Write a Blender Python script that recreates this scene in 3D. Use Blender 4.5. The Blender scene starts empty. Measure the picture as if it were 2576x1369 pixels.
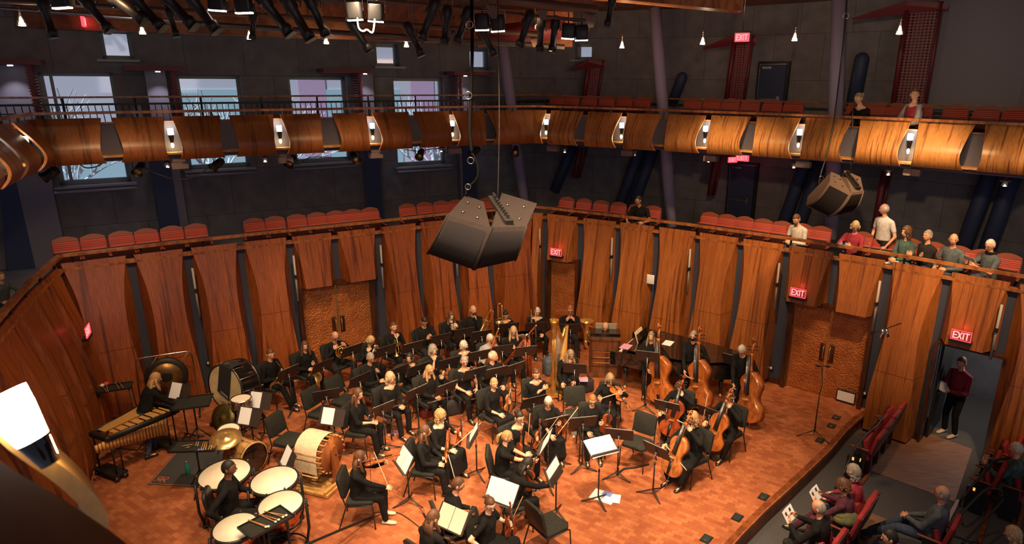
import bpy, bmesh, math, random
import numpy as np
from math import sin, cos, pi, radians, atan2, sqrt
from mathutils import Vector, Matrix

random.seed(7)
scene = bpy.context.scene
COL = scene.collection

# ------------------------------------------------------------------ camera
W, H = 2576, 1369
FPX = 1657.3; TH = .29179; RO = .008852; CX = 1384.4; CY = 694.9; CZ = 6.9
_r = np.array([1, 0, 0.]); _u = np.array([0, sin(TH), cos(TH)]); CB = -np.array([0, cos(TH), -sin(TH)])
CR = _r*cos(RO)+_u*sin(RO); CU = -_r*sin(RO)+_u*cos(RO)
cam_d = bpy.data.cameras.new('camera'); cam = bpy.data.objects.new('camera', cam_d); COL.objects.link(cam)
cam_d.sensor_width = 36; cam_d.lens = FPX/W*36
cam_d.shift_x = (W/2-CX)/W; cam_d.shift_y = (CY-H/2)/W
cam_d.clip_start = .05; cam_d.clip_end = 200
cam.matrix_world = Matrix(((CR[0], CU[0], CB[0], 0), (CR[1], CU[1], CB[1], 0), (CR[2], CU[2], CB[2], CZ), (0, 0, 0, 1)))
cam_d.dof.use_dof = True; cam_d.dof.focus_distance = 13.0; cam_d.dof.aperture_fstop = 3.2
scene.camera = cam
scene.view_settings.view_transform = 'Standard'; scene.view_settings.look = 'None'
scene.view_settings.gamma = 1; scene.view_settings.use_curve_mapping = False
scene.view_settings.exposure = 0.0
scene.cycles.max_bounces = 5; scene.cycles.diffuse_bounces = 2; scene.cycles.glossy_bounces = 2
scene.cycles.transmission_bounces = 4; scene.cycles.transparent_max_bounces = 8
scene.cycles.caustics_reflective = False; scene.cycles.caustics_refractive = False
scene.cycles.sample_clamp_indirect = 3.0

def ray(x, y): return CR*((x-CX)/FPX)+CU*((CY-y)/FPX)-CB
def P(x, y, z):                                   # photo pixel -> point of the room at height z
    d = ray(x, y); t = (z-CZ)/d[2]; return Vector((d[0]*t, d[1]*t, z))
def proj(p):
    v = np.array([p[0], p[1], p[2]-CZ]); w = -v@CB
    return CX+FPX*(v@CR)/w, CY-FPX*(v@CU)/w
def on_plane(x, y, a, b):                         # pixel -> point on the vertical plane through plan points a, b
    d = ray(x, y); n = np.array([b[1]-a[1], -(b[0]-a[0])]); t = (n@np.array(a[:2]))/(n@d[:2])
    return Vector((d[0]*t, d[1]*t, CZ+d[2]*t))

# ------------------------------------------------------------------ world and lamps
world = bpy.data.worlds.new('world'); scene.world = world; world.use_nodes = True
bg = world.node_tree.nodes['Background']; bg.inputs[0].default_value = (.48, .45, .58, 1); bg.inputs[1].default_value = .25

def lamp(name, kind, loc, target, energy, color, size=.3, spot=60, blend=.5, shape=None):
    d = bpy.data.lights.new(name, kind); o = bpy.data.objects.new(name, d); COL.objects.link(o)
    o.location = loc; d.energy = energy; d.color = color
    if kind == 'SPOT': d.spot_size = radians(spot); d.spot_blend = blend; d.shadow_soft_size = size
    elif kind == 'AREA': d.size = size
    else: d.shadow_soft_size = size
    if target is not None:
        o.rotation_euler = (Vector(target)-Vector(loc)).to_track_quat('-Z', 'Y').to_euler()
    return o
WARM = (1, .70, .42)
for lx, ly, tx, ty, en in ((-4.4, 7.6, -4.3, 10.2, 700), (-1.4, 7.4, -1.2, 9.8, 1300), (1.4, 7.0, .9, 9.0, 1700), (3.8, 8.4, 2.6, 10.2, 420), (-3.0, 10.8, -3.2, 12.4, 650), (.6, 11.2, .2, 13.2, 900), (-.6, 5.0, -.8, 7.6, 800)):
    lamp('stage_spot', 'SPOT', (lx, ly, 8.45), (tx, ty, 0), en*2.1, WARM, .12, 72, .8)
for lx, ly, tx, ty, en in ((-5.0, 1.5, -3.6, 11.6, 1500), (-1.2, .8, -.8, 12.2, 1700), (2.6, 1.4, .8, 11.6, 1700)):
    lamp('front_spot', 'SPOT', (lx, ly, 8.5), (tx, ty, .9), en*.85, WARM, .15, 46, .8)
# spots added over the stage rim to brighten the tops of the wood panels
for lx, ly, en in ((-6.2, 9.6, 430), (-3.4, 11.6, 480), (-.4, 12.6, 460), (3.0, 11.6, 900), (5.4, 10.0, 950), (7.2, 8.0, 800)):
    k = 1.5
    lamp('rim_fill_spot', 'SPOT', (lx, ly, 8.3), (lx*1.28, ly+3.6, 3.3), en*2.2, (1, .62, .30), .15, 52, .9)
lamp('balcony_fill_spot', 'SPOT', (1.0, 3.0, 8.6), (6.0, 14.0, 5.7), 900, (1, .68, .36), .15, 46, .9)  # this spot and the next are added to brighten the balcony front
lamp('balcony_fill_spot', 'SPOT', (-.5, 4.0, 8.6), (-5.5, 14.6, 5.7), 90, (1, .66, .36), .15, 46, .9)
lamp('rim_fill_spot', 'SPOT', (-3.6, 6.4, 8.3), (-8.9, 9.8, 2.9), 620, (1, .62, .30), .15, 50, .9)  # extra spot added to lift the near left panels
# soft fill lamps added for house ambience, behind the camera and over the stalls
lamp('house_fill', 'AREA', (3, -4, 8.4), (0, 14, 5.0), 190, (.95, .84, .90), 5)
lamp('stalls_fill', 'AREA', (7.5, 7.0, 8.5), (7.5, 8.0, 0), 22, (1, .8, .62), 2)
# daylight outside the windows
lamp('daylight', 'SUN', (-20, 20, 40), (-13, 52, -50), 5.2, (.80, .90, 1), .2)

# ------------------------------------------------------------------ materials
M = {}
def _new(name):
    m = bpy.data.materials.new(name); m.use_nodes = True; M[name] = m
    return m, m.node_tree.nodes, m.node_tree.links, m.node_tree.nodes['Principled BSDF']
def mat(name, col, rough=.6, metal=0, emit=None, es=0, alpha=1, trans=0, coat=0, sheen=0, spec=None):
    m, n, l, b = _new(name)
    b.inputs['Base Color'].default_value = (*col, 1); b.inputs['Roughness'].default_value = rough; b.inputs['Metallic'].default_value = metal
    if emit: b.inputs['Emission Color'].default_value = (*emit, 1); b.inputs['Emission Strength'].default_value = es
    b.inputs['Alpha'].default_value = alpha; b.inputs['Transmission Weight'].default_value = trans; b.inputs['Coat Weight'].default_value = coat
    if spec is not None: b.inputs['Specular IOR Level'].default_value = spec
    return m
def noisy(name, c1, c2, scale=8, rough=.7, metal=0, bump=0, stretch=(1, 1, 1), coat=0, detail=4, coord='Object', spec=.5, rnd=False, lo=.35, hi=.65):
    m, n, l, b = _new(name)
    tc = n.new('ShaderNodeTexCoord'); mp = n.new('ShaderNodeMapping'); nz = n.new('ShaderNodeTexNoise'); cr = n.new('ShaderNodeValToRGB')
    mp.inputs['Scale'].default_value = stretch; nz.inputs['Scale'].default_value = scale; nz.inputs['Detail'].default_value = detail
    l.new(tc.outputs[coord], mp.inputs[0]); l.new(mp.outputs[0], nz.inputs[0]); l.new(nz.outputs[0], cr.inputs[0]); l.new(cr.outputs[0], b.inputs['Base Color'])
    if rnd:
        oi = n.new('ShaderNodeObjectInfo'); mu = n.new('ShaderNodeMath'); mu.operation = 'MULTIPLY'; mu.inputs[1].default_value = 37
        l.new(oi.outputs['Random'], mu.inputs[0]); l.new(mu.outputs[0], mp.inputs['Location'])
    cr.color_ramp.elements[0].position = lo; cr.color_ramp.elements[1].position = hi
    cr.color_ramp.elements[0].color = (*c1, 1); cr.color_ramp.elements[1].color = (*c2, 1)
    b.inputs['Roughness'].default_value = rough; b.inputs['Metallic'].default_value = metal; b.inputs['Coat Weight'].default_value = coat
    b.inputs['Specular IOR Level'].default_value = spec
    if bump:
        bp = n.new('ShaderNodeBump'); bp.inputs['Strength'].default_value = bump; bp.inputs['Distance'].default_value = .02
        l.new(nz.outputs[0], bp.inputs['Height']); l.new(bp.outputs[0], b.inputs['Normal'])
    return m
def wood(name, base, dark, sc=9, vs=.22, rough=.42, streak=.5, zebra=0):
    """veneer with the grain running along local Z"""
    m, n, l, b = _new(name)
    tc = n.new('ShaderNodeTexCoord'); mp = n.new('ShaderNodeMapping'); mp.inputs['Scale'].default_value = (1, min(1, vs*2.2), vs)
    oi = n.new('ShaderNodeObjectInfo'); mu = n.new('ShaderNodeMath'); mu.operation = 'MULTIPLY'; mu.inputs[1].default_value = 41
    l.new(tc.outputs['Object'], mp.inputs[0]); l.new(oi.outputs['Random'], mu.inputs[0]); l.new(mu.outputs[0], mp.inputs['Location'])
    n1 = n.new('ShaderNodeTexNoise'); n1.inputs['Scale'].default_value = sc; n1.inputs['Detail'].default_value = 2.5; n1.inputs['Distortion'].default_value = .25
    n2 = n.new('ShaderNodeTexNoise'); n2.inputs['Scale'].default_value = sc*9; n2.inputs['Detail'].default_value = 2
    n3 = n.new('ShaderNodeTexNoise'); n3.inputs['Scale'].default_value = sc*.28; n3.inputs['Detail'].default_value = 2
    for q in (n1, n2, n3): l.new(mp.outputs[0], q.inputs[0])
    c1 = n.new('ShaderNodeValToRGB'); e = c1.color_ramp.elements; e[0].position = .40; e[1].position = .58
    e[0].color = (*dark, 1); e[1].color = (*base, 1)
    l.new(n1.outputs[0], c1.inputs[0])
    if zebra: e[0].position = .34; e[1].position = .46
    c2 = n.new('ShaderNodeValToRGB'); e = c2.color_ramp.elements; e[0].position = .34; e[1].position = .7
    e[0].color = (1-streak*.5,)*3+(1,); e[1].color = (1, 1, 1, 1); l.new(n2.outputs[0], c2.inputs[0])
    c3 = n.new('ShaderNodeValToRGB'); e = c3.color_ramp.elements; e[0].position = .3; e[1].position = .7
    e[0].color = (.72, .68, .64, 1); e[1].color = (1.0, 1.0, 1.0, 1); l.new(n3.outputs[0], c3.inputs[0])
    x1 = n.new('ShaderNodeMix'); x1.data_type = 'RGBA'; x1.blend_type = 'MULTIPLY'; x1.inputs[0].default_value = 1
    x2 = n.new('ShaderNodeMix'); x2.data_type = 'RGBA'; x2.blend_type = 'MULTIPLY'; x2.inputs[0].default_value = 1
    l.new(c1.outputs[0], x1.inputs[6]); l.new(c2.outputs[0], x1.inputs[7]); l.new(x1.outputs[2], x2.inputs[6]); l.new(c3.outputs[0], x2.inputs[7])
    l.new(x2.outputs[2], b.inputs['Base Color']); b.inputs['Roughness'].default_value = rough
    return m
wood('teak', (.43, .118, .029), (.18, .042, .012), 10, .04, .36, .9, 1)
wood('zebrano', (.50, .165, .040), (.24, .068, .018), 20, .022, .34, .9, 1)
wood('rail_wood', (.50, .20, .065), (.30, .10, .03), 12, .3, .3)
wood('ceiling_wood', (.40, .135, .04), (.22, .06, .018), 3, 1, .5)
wood('dark_wood', (.11, .035, .014), (.05, .016, .008), 8, .2, .35)
wood('celesta_wood', (.22, .075, .026), (.09, .03, .012), 9, .2, .4)
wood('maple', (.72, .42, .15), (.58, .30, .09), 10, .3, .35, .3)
wood('pine', (.70, .38, .14), (.50, .22, .07), 8, .2, .5, .4)
wood('oak_wheel', (.48, .17, .05), (.28, .085, .025), 8, .25, .4)
wood('fiddle_red', (.36, .075, .018), (.22, .04, .012), 14, .5, .22, .3)
wood('fiddle_orange', (.52, .16, .035), (.34, .09, .022), 14, .5, .22, .3)
wood('cello_gold', (.56, .21, .055), (.40, .13, .035), 14, .5, .25, .3)
wood('stage_edge_wood', (.30, .085, .024), (.18, .05, .016), 8, .3, .4)
mat('blue_wall', (.042, .050, .085), .8)
noisy('concrete', (.10, .098, .118), (.16, .15, .17), 1.6, .9, bump=.05)
def panel_wall():
    m, n, l, b = _new('concrete_panels')
    tc = n.new('ShaderNodeTexCoord'); br = n.new('ShaderNodeTexBrick'); nz = n.new('ShaderNodeTexNoise'); nz.inputs['Scale'].default_value = 3; nz.inputs['Detail'].default_value = 8
    br.inputs['Scale'].default_value = 1; br.inputs['Mortar Size'].default_value = .006; br.inputs['Brick Width'].default_value = 1.3; br.inputs['Row Height'].default_value = 1.15
    br.inputs['Color1'].default_value = (.27, .25, .27, 1); br.inputs['Color2'].default_value = (.22, .205, .225, 1); br.inputs['Mortar'].default_value = (.09, .09, .10, 1)
    mp = n.new('ShaderNodeMapping'); mp.inputs['Rotation'].default_value = (radians(90), 0, 0)
    l.new(tc.outputs['Object'], mp.inputs[0]); l.new(mp.outputs[0], br.inputs[0]); l.new(tc.outputs['Object'], nz.inputs[0])
    x = n.new('ShaderNodeMix'); x.data_type = 'RGBA'; x.blend_type = 'MULTIPLY'; x.inputs[0].default_value = .8
    c = n.new('ShaderNodeValToRGB'); c.color_ramp.elements[0].position = .3; c.color_ramp.elements[0].color = (.6, .6, .62, 1); c.color_ramp.elements[1].position = .7
    l.new(nz.outputs[0], c.inputs[0]); l.new(br.outputs[0], x.inputs[6]); l.new(c.outputs[0], x.inputs[7]); l.new(x.outputs[2], b.inputs['Base Color']); b.inputs['Roughness'].default_value = .9
panel_wall()
mat('blue_paint', (.035, .052, .125), .6)
mat('mauve_paint', (.21, .19, .235), .6)
mat('column_paint', (.32, .28, .44), .55)
mat('red_steel', (.16, .018, .028), .5)
def perforated(name, col, k=26):
    m, n, l, b = _new(name)
    tc = n.new('ShaderNodeTexCoord'); mp = n.new('ShaderNodeMapping'); mp.inputs['Scale'].default_value = (k, k, k)
    v = n.new('ShaderNodeTexVoronoi'); v.inputs['Randomness'].default_value = 0; v.inputs['Scale'].default_value = 1; v.voronoi_dimensions = '2D'
    sp = n.new('ShaderNodeSeparateXYZ'); cb = n.new('ShaderNodeCombineXYZ')
    g = n.new('ShaderNodeMath'); g.operation = 'GREATER_THAN'; g.inputs[1].default_value = .33
    l.new(tc.outputs['Object'], mp.inputs[0]); l.new(mp.outputs[0], sp.inputs[0]); l.new(sp.outputs[0], cb.inputs[0]); l.new(sp.outputs[2], cb.inputs[1])
    l.new(cb.outputs[0], v.inputs['Vector']); l.new(v.outputs['Distance'], g.inputs[0]); l.new(g.outputs[0], b.inputs['Alpha'])
    b.inputs['Base Color'].default_value = (*col, 1); b.inputs['Roughness'].default_value = .5
noisy('cymbal_dark', (.10, .075, .025), (.20, .15, .05), 20, .38, .8)
perforated('perforated_red', (.20, .022, .03), 16)
def parquet():
    m, n, l, b = _new('parquet')
    tc = n.new('ShaderNodeTexCoord'); mp = n.new('ShaderNodeMapping'); mp.inputs['Rotation'].default_value = (0, 0, radians(33))
    br = n.new('ShaderNodeTexBrick'); br.inputs['Scale'].default_value = 1; br.inputs['Brick Width'].default_value = .125; br.inputs['Row Height'].default_value = .085
    br.inputs['Mortar Size'].default_value = .0015; br.offset = .5; br.inputs['Bias'].default_value = 0
    br.inputs['Color1'].default_value = (.50, .175, .072, 1); br.inputs['Color2'].default_value = (.33, .095, .038, 1); br.inputs['Mortar'].default_value = (.25, .06, .02, 1)
    nz = n.new('ShaderNodeTexNoise'); nz.inputs['Scale'].default_value = 1.1; nz.inputs['Detail'].default_value = 6; nz.inputs['Roughness'].default_value = .7
    c = n.new('ShaderNodeValToRGB'); c.color_ramp.elements[0].position = .3; c.color_ramp.elements[0].color = (.55, .5, .48, 1); c.color_ramp.elements[1].position = .68
    c.color_ramp.elements[1].color = (1, 1, 1, 1)
    x = n.new('ShaderNodeMix'); x.data_type = 'RGBA'; x.blend_type = 'MULTIPLY'; x.inputs[0].default_value = .85
    l.new(tc.outputs['Object'], mp.inputs[0]); l.new(mp.outputs[0], br.inputs[0]); l.new(tc.outputs['Object'], nz.inputs[0]); l.new(nz.outputs[0], c.inputs[0])
    l.new(br.outputs[0], x.inputs[6]); l.new(c.outputs[0], x.inputs[7]); l.new(x.outputs[2], b.inputs['Base Color'])
    b.inputs['Roughness'].default_value = .48; b.inputs['Specular IOR Level'].default_value = .35
parquet()
def carpet():
    m, n, l, b = _new('carpet')
    tc = n.new('ShaderNodeTexCoord'); w = n.new('ShaderNodeTexWave'); w.inputs['Scale'].default_value = 9; w.inputs['Distortion'].default_value = 1.5; w.inputs['Detail Scale'].default_value = 6
    mp = n.new('ShaderNodeMapping'); mp.inputs['Rotation'].default_value = (0, 0, radians(60))
    c = n.new('ShaderNodeValToRGB'); c.color_ramp.elements[0].color = (.045, .042, .045, 1); c.color_ramp.elements[1].color = (.085, .078, .078, 1)
    l.new(tc.outputs['Object'], mp.inputs[0]); l.new(mp.outputs[0], w.inputs[0]); l.new(w.outputs[0], c.inputs[0]); l.new(c.outputs[0], b.inputs['Base Color']); b.inputs['Roughness'].default_value = .95
carpet()
noisy('lino', (.15, .070, .042), (.24, .12, .075), 3, .6, stretch=(1, 14, 1), detail=6)
noisy('copper_door', (.40, .125, .036), (.54, .185, .052), 4, .40, .3)
def hammered():
    m = M['copper_door']; n, l = m.node_tree.nodes, m.node_tree.links; b = n['Principled BSDF']
    tc = n.new('ShaderNodeTexCoord'); v = n.new('ShaderNodeTexVoronoi'); v.inputs['Scale'].default_value = 27; v.feature = 'SMOOTH_F1'
    mp = n.new('ShaderNodeMapping'); mp.inputs['Scale'].default_value = (1, .01, 1.5); l.new(tc.outputs['Object'], mp.inputs[0]); l.new(mp.outputs[0], v.inputs[0])
    bp = n.new('ShaderNodeBump'); bp.inputs['Strength'].default_value = .7; bp.inputs['Distance'].default_value = .03; bp.invert = True
    l.new(v.outputs['Distance'], bp.inputs['Height']); l.new(bp.outputs[0], b.inputs['Normal'])
hammered()
def seat_cloth(name, c1, c2):
    m, n, l, b = _new(name)
    tc = n.new('ShaderNodeTexCoord'); w = n.new('ShaderNodeTexWave'); w.bands_direction = 'Z'; w.inputs['Scale'].default_value = 8.5
    w2 = n.new('ShaderNodeTexWave'); w2.bands_direction = 'X'; w2.inputs['Scale'].default_value = 12; w2.wave_profile = 'TRI'
    a = n.new('ShaderNodeVectorMath'); a.operation = 'MULTIPLY_ADD'; a.inputs[1].default_value = (0, 0, .018)
    l.new(tc.outputs['Object'], w2.inputs[0]); l.new(w2.outputs[0], a.inputs[0]); l.new(tc.outputs['Object'], a.inputs[2]); l.new(a.outputs[0], w.inputs[0])
    c = n.new('ShaderNodeValToRGB'); c.color_ramp.elements[0].position = .3; c.color_ramp.elements[1].position = .55
    c.color_ramp.elements[0].color = (*c1, 1); c.color_ramp.elements[1].color = (*c2, 1)
    l.new(w.outputs[0], c.inputs[0]); l.new(c.outputs[0], b.inputs['Base Color']); b.inputs['Roughness'].default_value = .9
seat_cloth('seat_cloth', (.085, .010, .018), (.50, .085, .048))
noisy('red_plush', (.22, .014, .018), (.36, .025, .03), 30, .85)
mat('seat_shell', (.055, .014, .014), .5); mat('cherry', (.20, .045, .018), .4)
mat('black', (.012, .012, .013), .45); mat('black_matte', (.016, .015, .016), .85); mat('black_gloss', (.008, .008, .008), .08, coat=1)
noisy('chair_cloth', (.014, .014, .012), (.028, .027, .022), 60, .9, spec=.3)
noisy('black_cloth', (.0045, .0045, .005), (.010, .0095, .010), 12, .9, spec=.25)
noisy('black_knit', (.014, .014, .016), (.030, .029, .031), 20, .9)
noisy('charcoal_cloth', (.012, .012, .013), (.022, .021, .022), 14, .9, spec=.3)
noisy('denim', (.03, .045, .08), (.05, .07, .12), 20, .9)
noisy('grey_cloth', (.26, .25, .25), (.38, .37, .36), 14, .9)
noisy('pale_shirt', (.46, .42, .40), (.60, .56, .52), 20, .85)
noisy('red_cloth', (.24, .015, .03), (.34, .03, .045), 12, .9)
noisy('maroon_cloth', (.06, .012, .025), (.10, .02, .04), 12, .9)
noisy('green_cloth', (.03, .06, .055), (.08, .15, .13), 8, .9)
noisy('slate_cloth', (.06, .075, .09), (.10, .12, .14), 14, .9)
noisy('olive_cloth', (.14, .13, .04), (.05, .07, .05), 6, .9)
mat('stand_desk', (.035, .024, .022), .5); mat('steel', (.62, .60, .58), .25, 1); mat('dark_steel', (.09, .085, .08), .35, .9)
mat('brass', (.92, .60, .22), .27, .85); mat('gold', (.95, .60, .20), .22, 1); mat('silver', (.85, .83, .80), .18, 1)
noisy('cymbal_bronze', (.30, .19, .06), (.48, .33, .12), 20, .32, .9, stretch=(1, 1, 1))
noisy('gong_bronze', (.20, .11, .035), (.30, .17, .06), 10, .4, .8); mat('gong_rim', (.03, .025, .02), .5, .5)
noisy('drumskin', (.76, .66, .50), (.84, .76, .62), 3, .5); noisy('calfskin', (.50, .36, .17), (.66, .52, .30), 5, .6, lo=.3, hi=.7)
noisy('canvas', (.58, .47, .31), (.68, .57, .40), 20, .9); mat('copper_bowl', (.62, .20, .075), .25, 1); mat('wine_lacquer', (.10, .012, .010), .2, coat=.6)
mat('paper', (.82, .82, .84), .8); mat('cream_paper', (.78, .66, .46), .8); mat('ink', (.05, .05, .06), .8)
def music_sheet(name, col):
    m, n, l, b = _new(name)
    tc = n.new('ShaderNodeTexCoord'); w = n.new('ShaderNodeTexWave'); w.bands_direction = 'Z'; w.inputs['Scale'].default_value = 11
    nz = n.new('ShaderNodeTexNoise'); nz.inputs['Scale'].default_value = 60
    c = n.new('ShaderNodeValToRGB'); c.color_ramp.elements[0].position = .10; c.color_ramp.elements[0].color = (col[0]*.72, col[1]*.72, col[2]*.72, 1)
    c.color_ramp.elements[1].position = .3; c.color_ramp.elements[1].color = (*col, 1)
    l.new(tc.outputs['Object'], w.inputs[0]); l.new(w.outputs[0], c.inputs[0]); l.new(c.outputs[0], b.inputs['Base Color']); b.inputs['Roughness'].default_value = .8
music_sheet('music_sheet', (.84, .82, .80)); music_sheet('old_sheet', (.80, .68, .50))
mat('pink_print', (.62, .30, .42), .8); mat('blue_print', (.16, .20, .50), .6)
noisy('speaker_grey', (.017, .013, .0125), (.022, .017, .0165), 40, 1, spec=.05)
def grille():
    m, n, l, b = _new('speaker_grille')
    tc = n.new('ShaderNodeTexCoord'); v = n.new('ShaderNodeTexVoronoi'); v.inputs['Scale'].default_value = 55; v.inputs['Randomness'].default_value = 0
    c = n.new('ShaderNodeValToRGB'); c.color_ramp.elements[0].position = .28; c.color_ramp.elements[0].color = (.012, .012, .014, 1); c.color_ramp.elements[1].position = .36
    c.color_ramp.elements[1].color = (.013, .011, .0125, 1)
    l.new(tc.outputs['Object'], v.inputs[0]); l.new(v.outputs[0], c.inputs[0]); l.new(c.outputs[0], b.inputs['Base Color']); b.inputs['Roughness'].default_value = 1; b.inputs['Specular IOR Level'].default_value = .05
grille()
mat('sign_red', (.5, .02, .03), .5, emit=(1, .05, .07), es=2.6); mat('sign_clear', (.30, .06, .05), .25, alpha=.8, emit=(1, .10, .12), es=.10); mat('sign_letter', (1, .4, .36), .5, emit=(1, .26, .27), es=1.5)
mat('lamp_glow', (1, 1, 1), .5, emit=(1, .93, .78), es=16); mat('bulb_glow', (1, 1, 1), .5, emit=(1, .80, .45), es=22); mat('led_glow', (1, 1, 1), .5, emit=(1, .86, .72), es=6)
mat('cold_glow', (1, 1, 1), .5, emit=(.9, .92, 1), es=8)
mat('white_tube', (.42, .42, .42), .5); mat('cream_plate', (.66, .60, .52), .7); mat('box_grey', (.20, .15, .15), .7)
mat('window_frame', (.30, .34, .36), .5); mat('window_sill', (.35, .35, .40), .4)
m, n, l, b = _new('window_glass')
tr = n.new('ShaderNodeBsdfTransparent'); tr.inputs[0].default_value = (.86, .95, .96, 1); gl = n.new('ShaderNodeBsdfGlossy'); gl.inputs['Roughness'].default_value = .05
mx = n.new('ShaderNodeMixShader'); mx.inputs[0].default_value = .08; l.new(tr.outputs[0], mx.inputs[1]); l.new(gl.outputs[0], mx.inputs[2]); l.new(mx.outputs[0], n['Material Output'].inputs[0])
m, n, l, b = _new('clear_plastic')
tr = n.new('ShaderNodeBsdfTransparent'); gl = n.new('ShaderNodeBsdfGlossy'); gl.inputs['Roughness'].default_value = .1
mx = n.new('ShaderNodeMixShader'); mx.inputs[0].default_value = .25; l.new(tr.outputs[0], mx.inputs[1]); l.new(gl.outputs[0], mx.inputs[2]); l.new(mx.outputs[0], n['Material Output'].inputs[0])
for k, c in dict(fair=(.72, .40, .25), pale=(.80, .52, .36), ruddy=(.66, .32, .20), brown=(.20, .085, .045), olive=(.52, .28, .16)).items():
    mat('skin_'+k, c, .5)
for k, (a, c) in dict(blonde=((.42, .27, .12), (.62, .44, .24)), white=((.46, .41, .34), (.66, .60, .52)), grey=((.20, .17, .14), (.36, .31, .26)), brown=((.075, .032, .014), (.14, .06, .028)),
                      black=((.010, .008, .007), (.022, .017, .014)), ginger=((.24, .085, .025), (.36, .14, .045)), gold=((.34, .18, .06), (.52, .31, .14)), ash=((.20, .13, .07), (.32, .22, .12))).items():
    noisy('hair_'+k, a, c, 40, .6, stretch=(1, 1, .15))
mat('eye_dark', (.02, .015, .012), .3); mat('lip', (.42, .12, .09), .5); mat('shoe', (.015, .013, .012), .35); mat('shoe_pale', (.52, .46, .36), .6)
mat('bottle_green', (.02, .16, .13), .3); mat('socket_green', (.015, .035, .03), .4); mat('tan', (.45, .25, .12), .6); mat('pink_felt', (.70, .06, .12), .9); mat('white_felt', (.82, .76, .64), .9); mat('brown_felt', (.10, .03, .02), .9)
mat('logo_orange', (.62, .12, .04), .7); mat('mat_dark', (.040, .040, .042), .95); mat('mat_border', (.45, .14, .06), .9); mat('white_print', (.62, .62, .62), .7)
mat('ivory', (.75, .70, .60), .4); mat('harp_gold', (.90, .52, .13), .2, .85); wood('harp_board', (.66, .36, .09), (.54, .26, .06), 8, .3, .35, .3)
mat('gunmetal', (.13, .12, .12), .45, .8); mat('truss_grey', (.16, .10, .075), .5, .5)
mat('teal_glass', (.46, .62, .66), .4); mat('pink_render', (.60, .36, .52), .9); mat('white_render', (.66, .60, .66), .9); mat('bark_white', (.86, .88, .92), .9)
mat('phone', (.02, .02, .03), .2); mat('screen', (.1, .2, .6), .3, emit=(.35, .45, 1), es=1.2); mat('bag', (.025, .022, .025), .8); mat('red_leather', (.20, .02, .02), .4)
mat('bar_gold', (.72, .40, .12), .4, .1); mat('row_glow', (1, .5, .2), .5, emit=(1, .42, .12), es=1.1)
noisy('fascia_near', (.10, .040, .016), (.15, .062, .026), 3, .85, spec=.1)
noisy('speaker_brown', (.095, .065, .055), (.115, .080, .068), 30, 1, spec=.05)
mat('fascia_back', (.085, .078, .105), .6)
mat('cable_black', (.005, .005, .005), 1, spec=.02)
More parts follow.
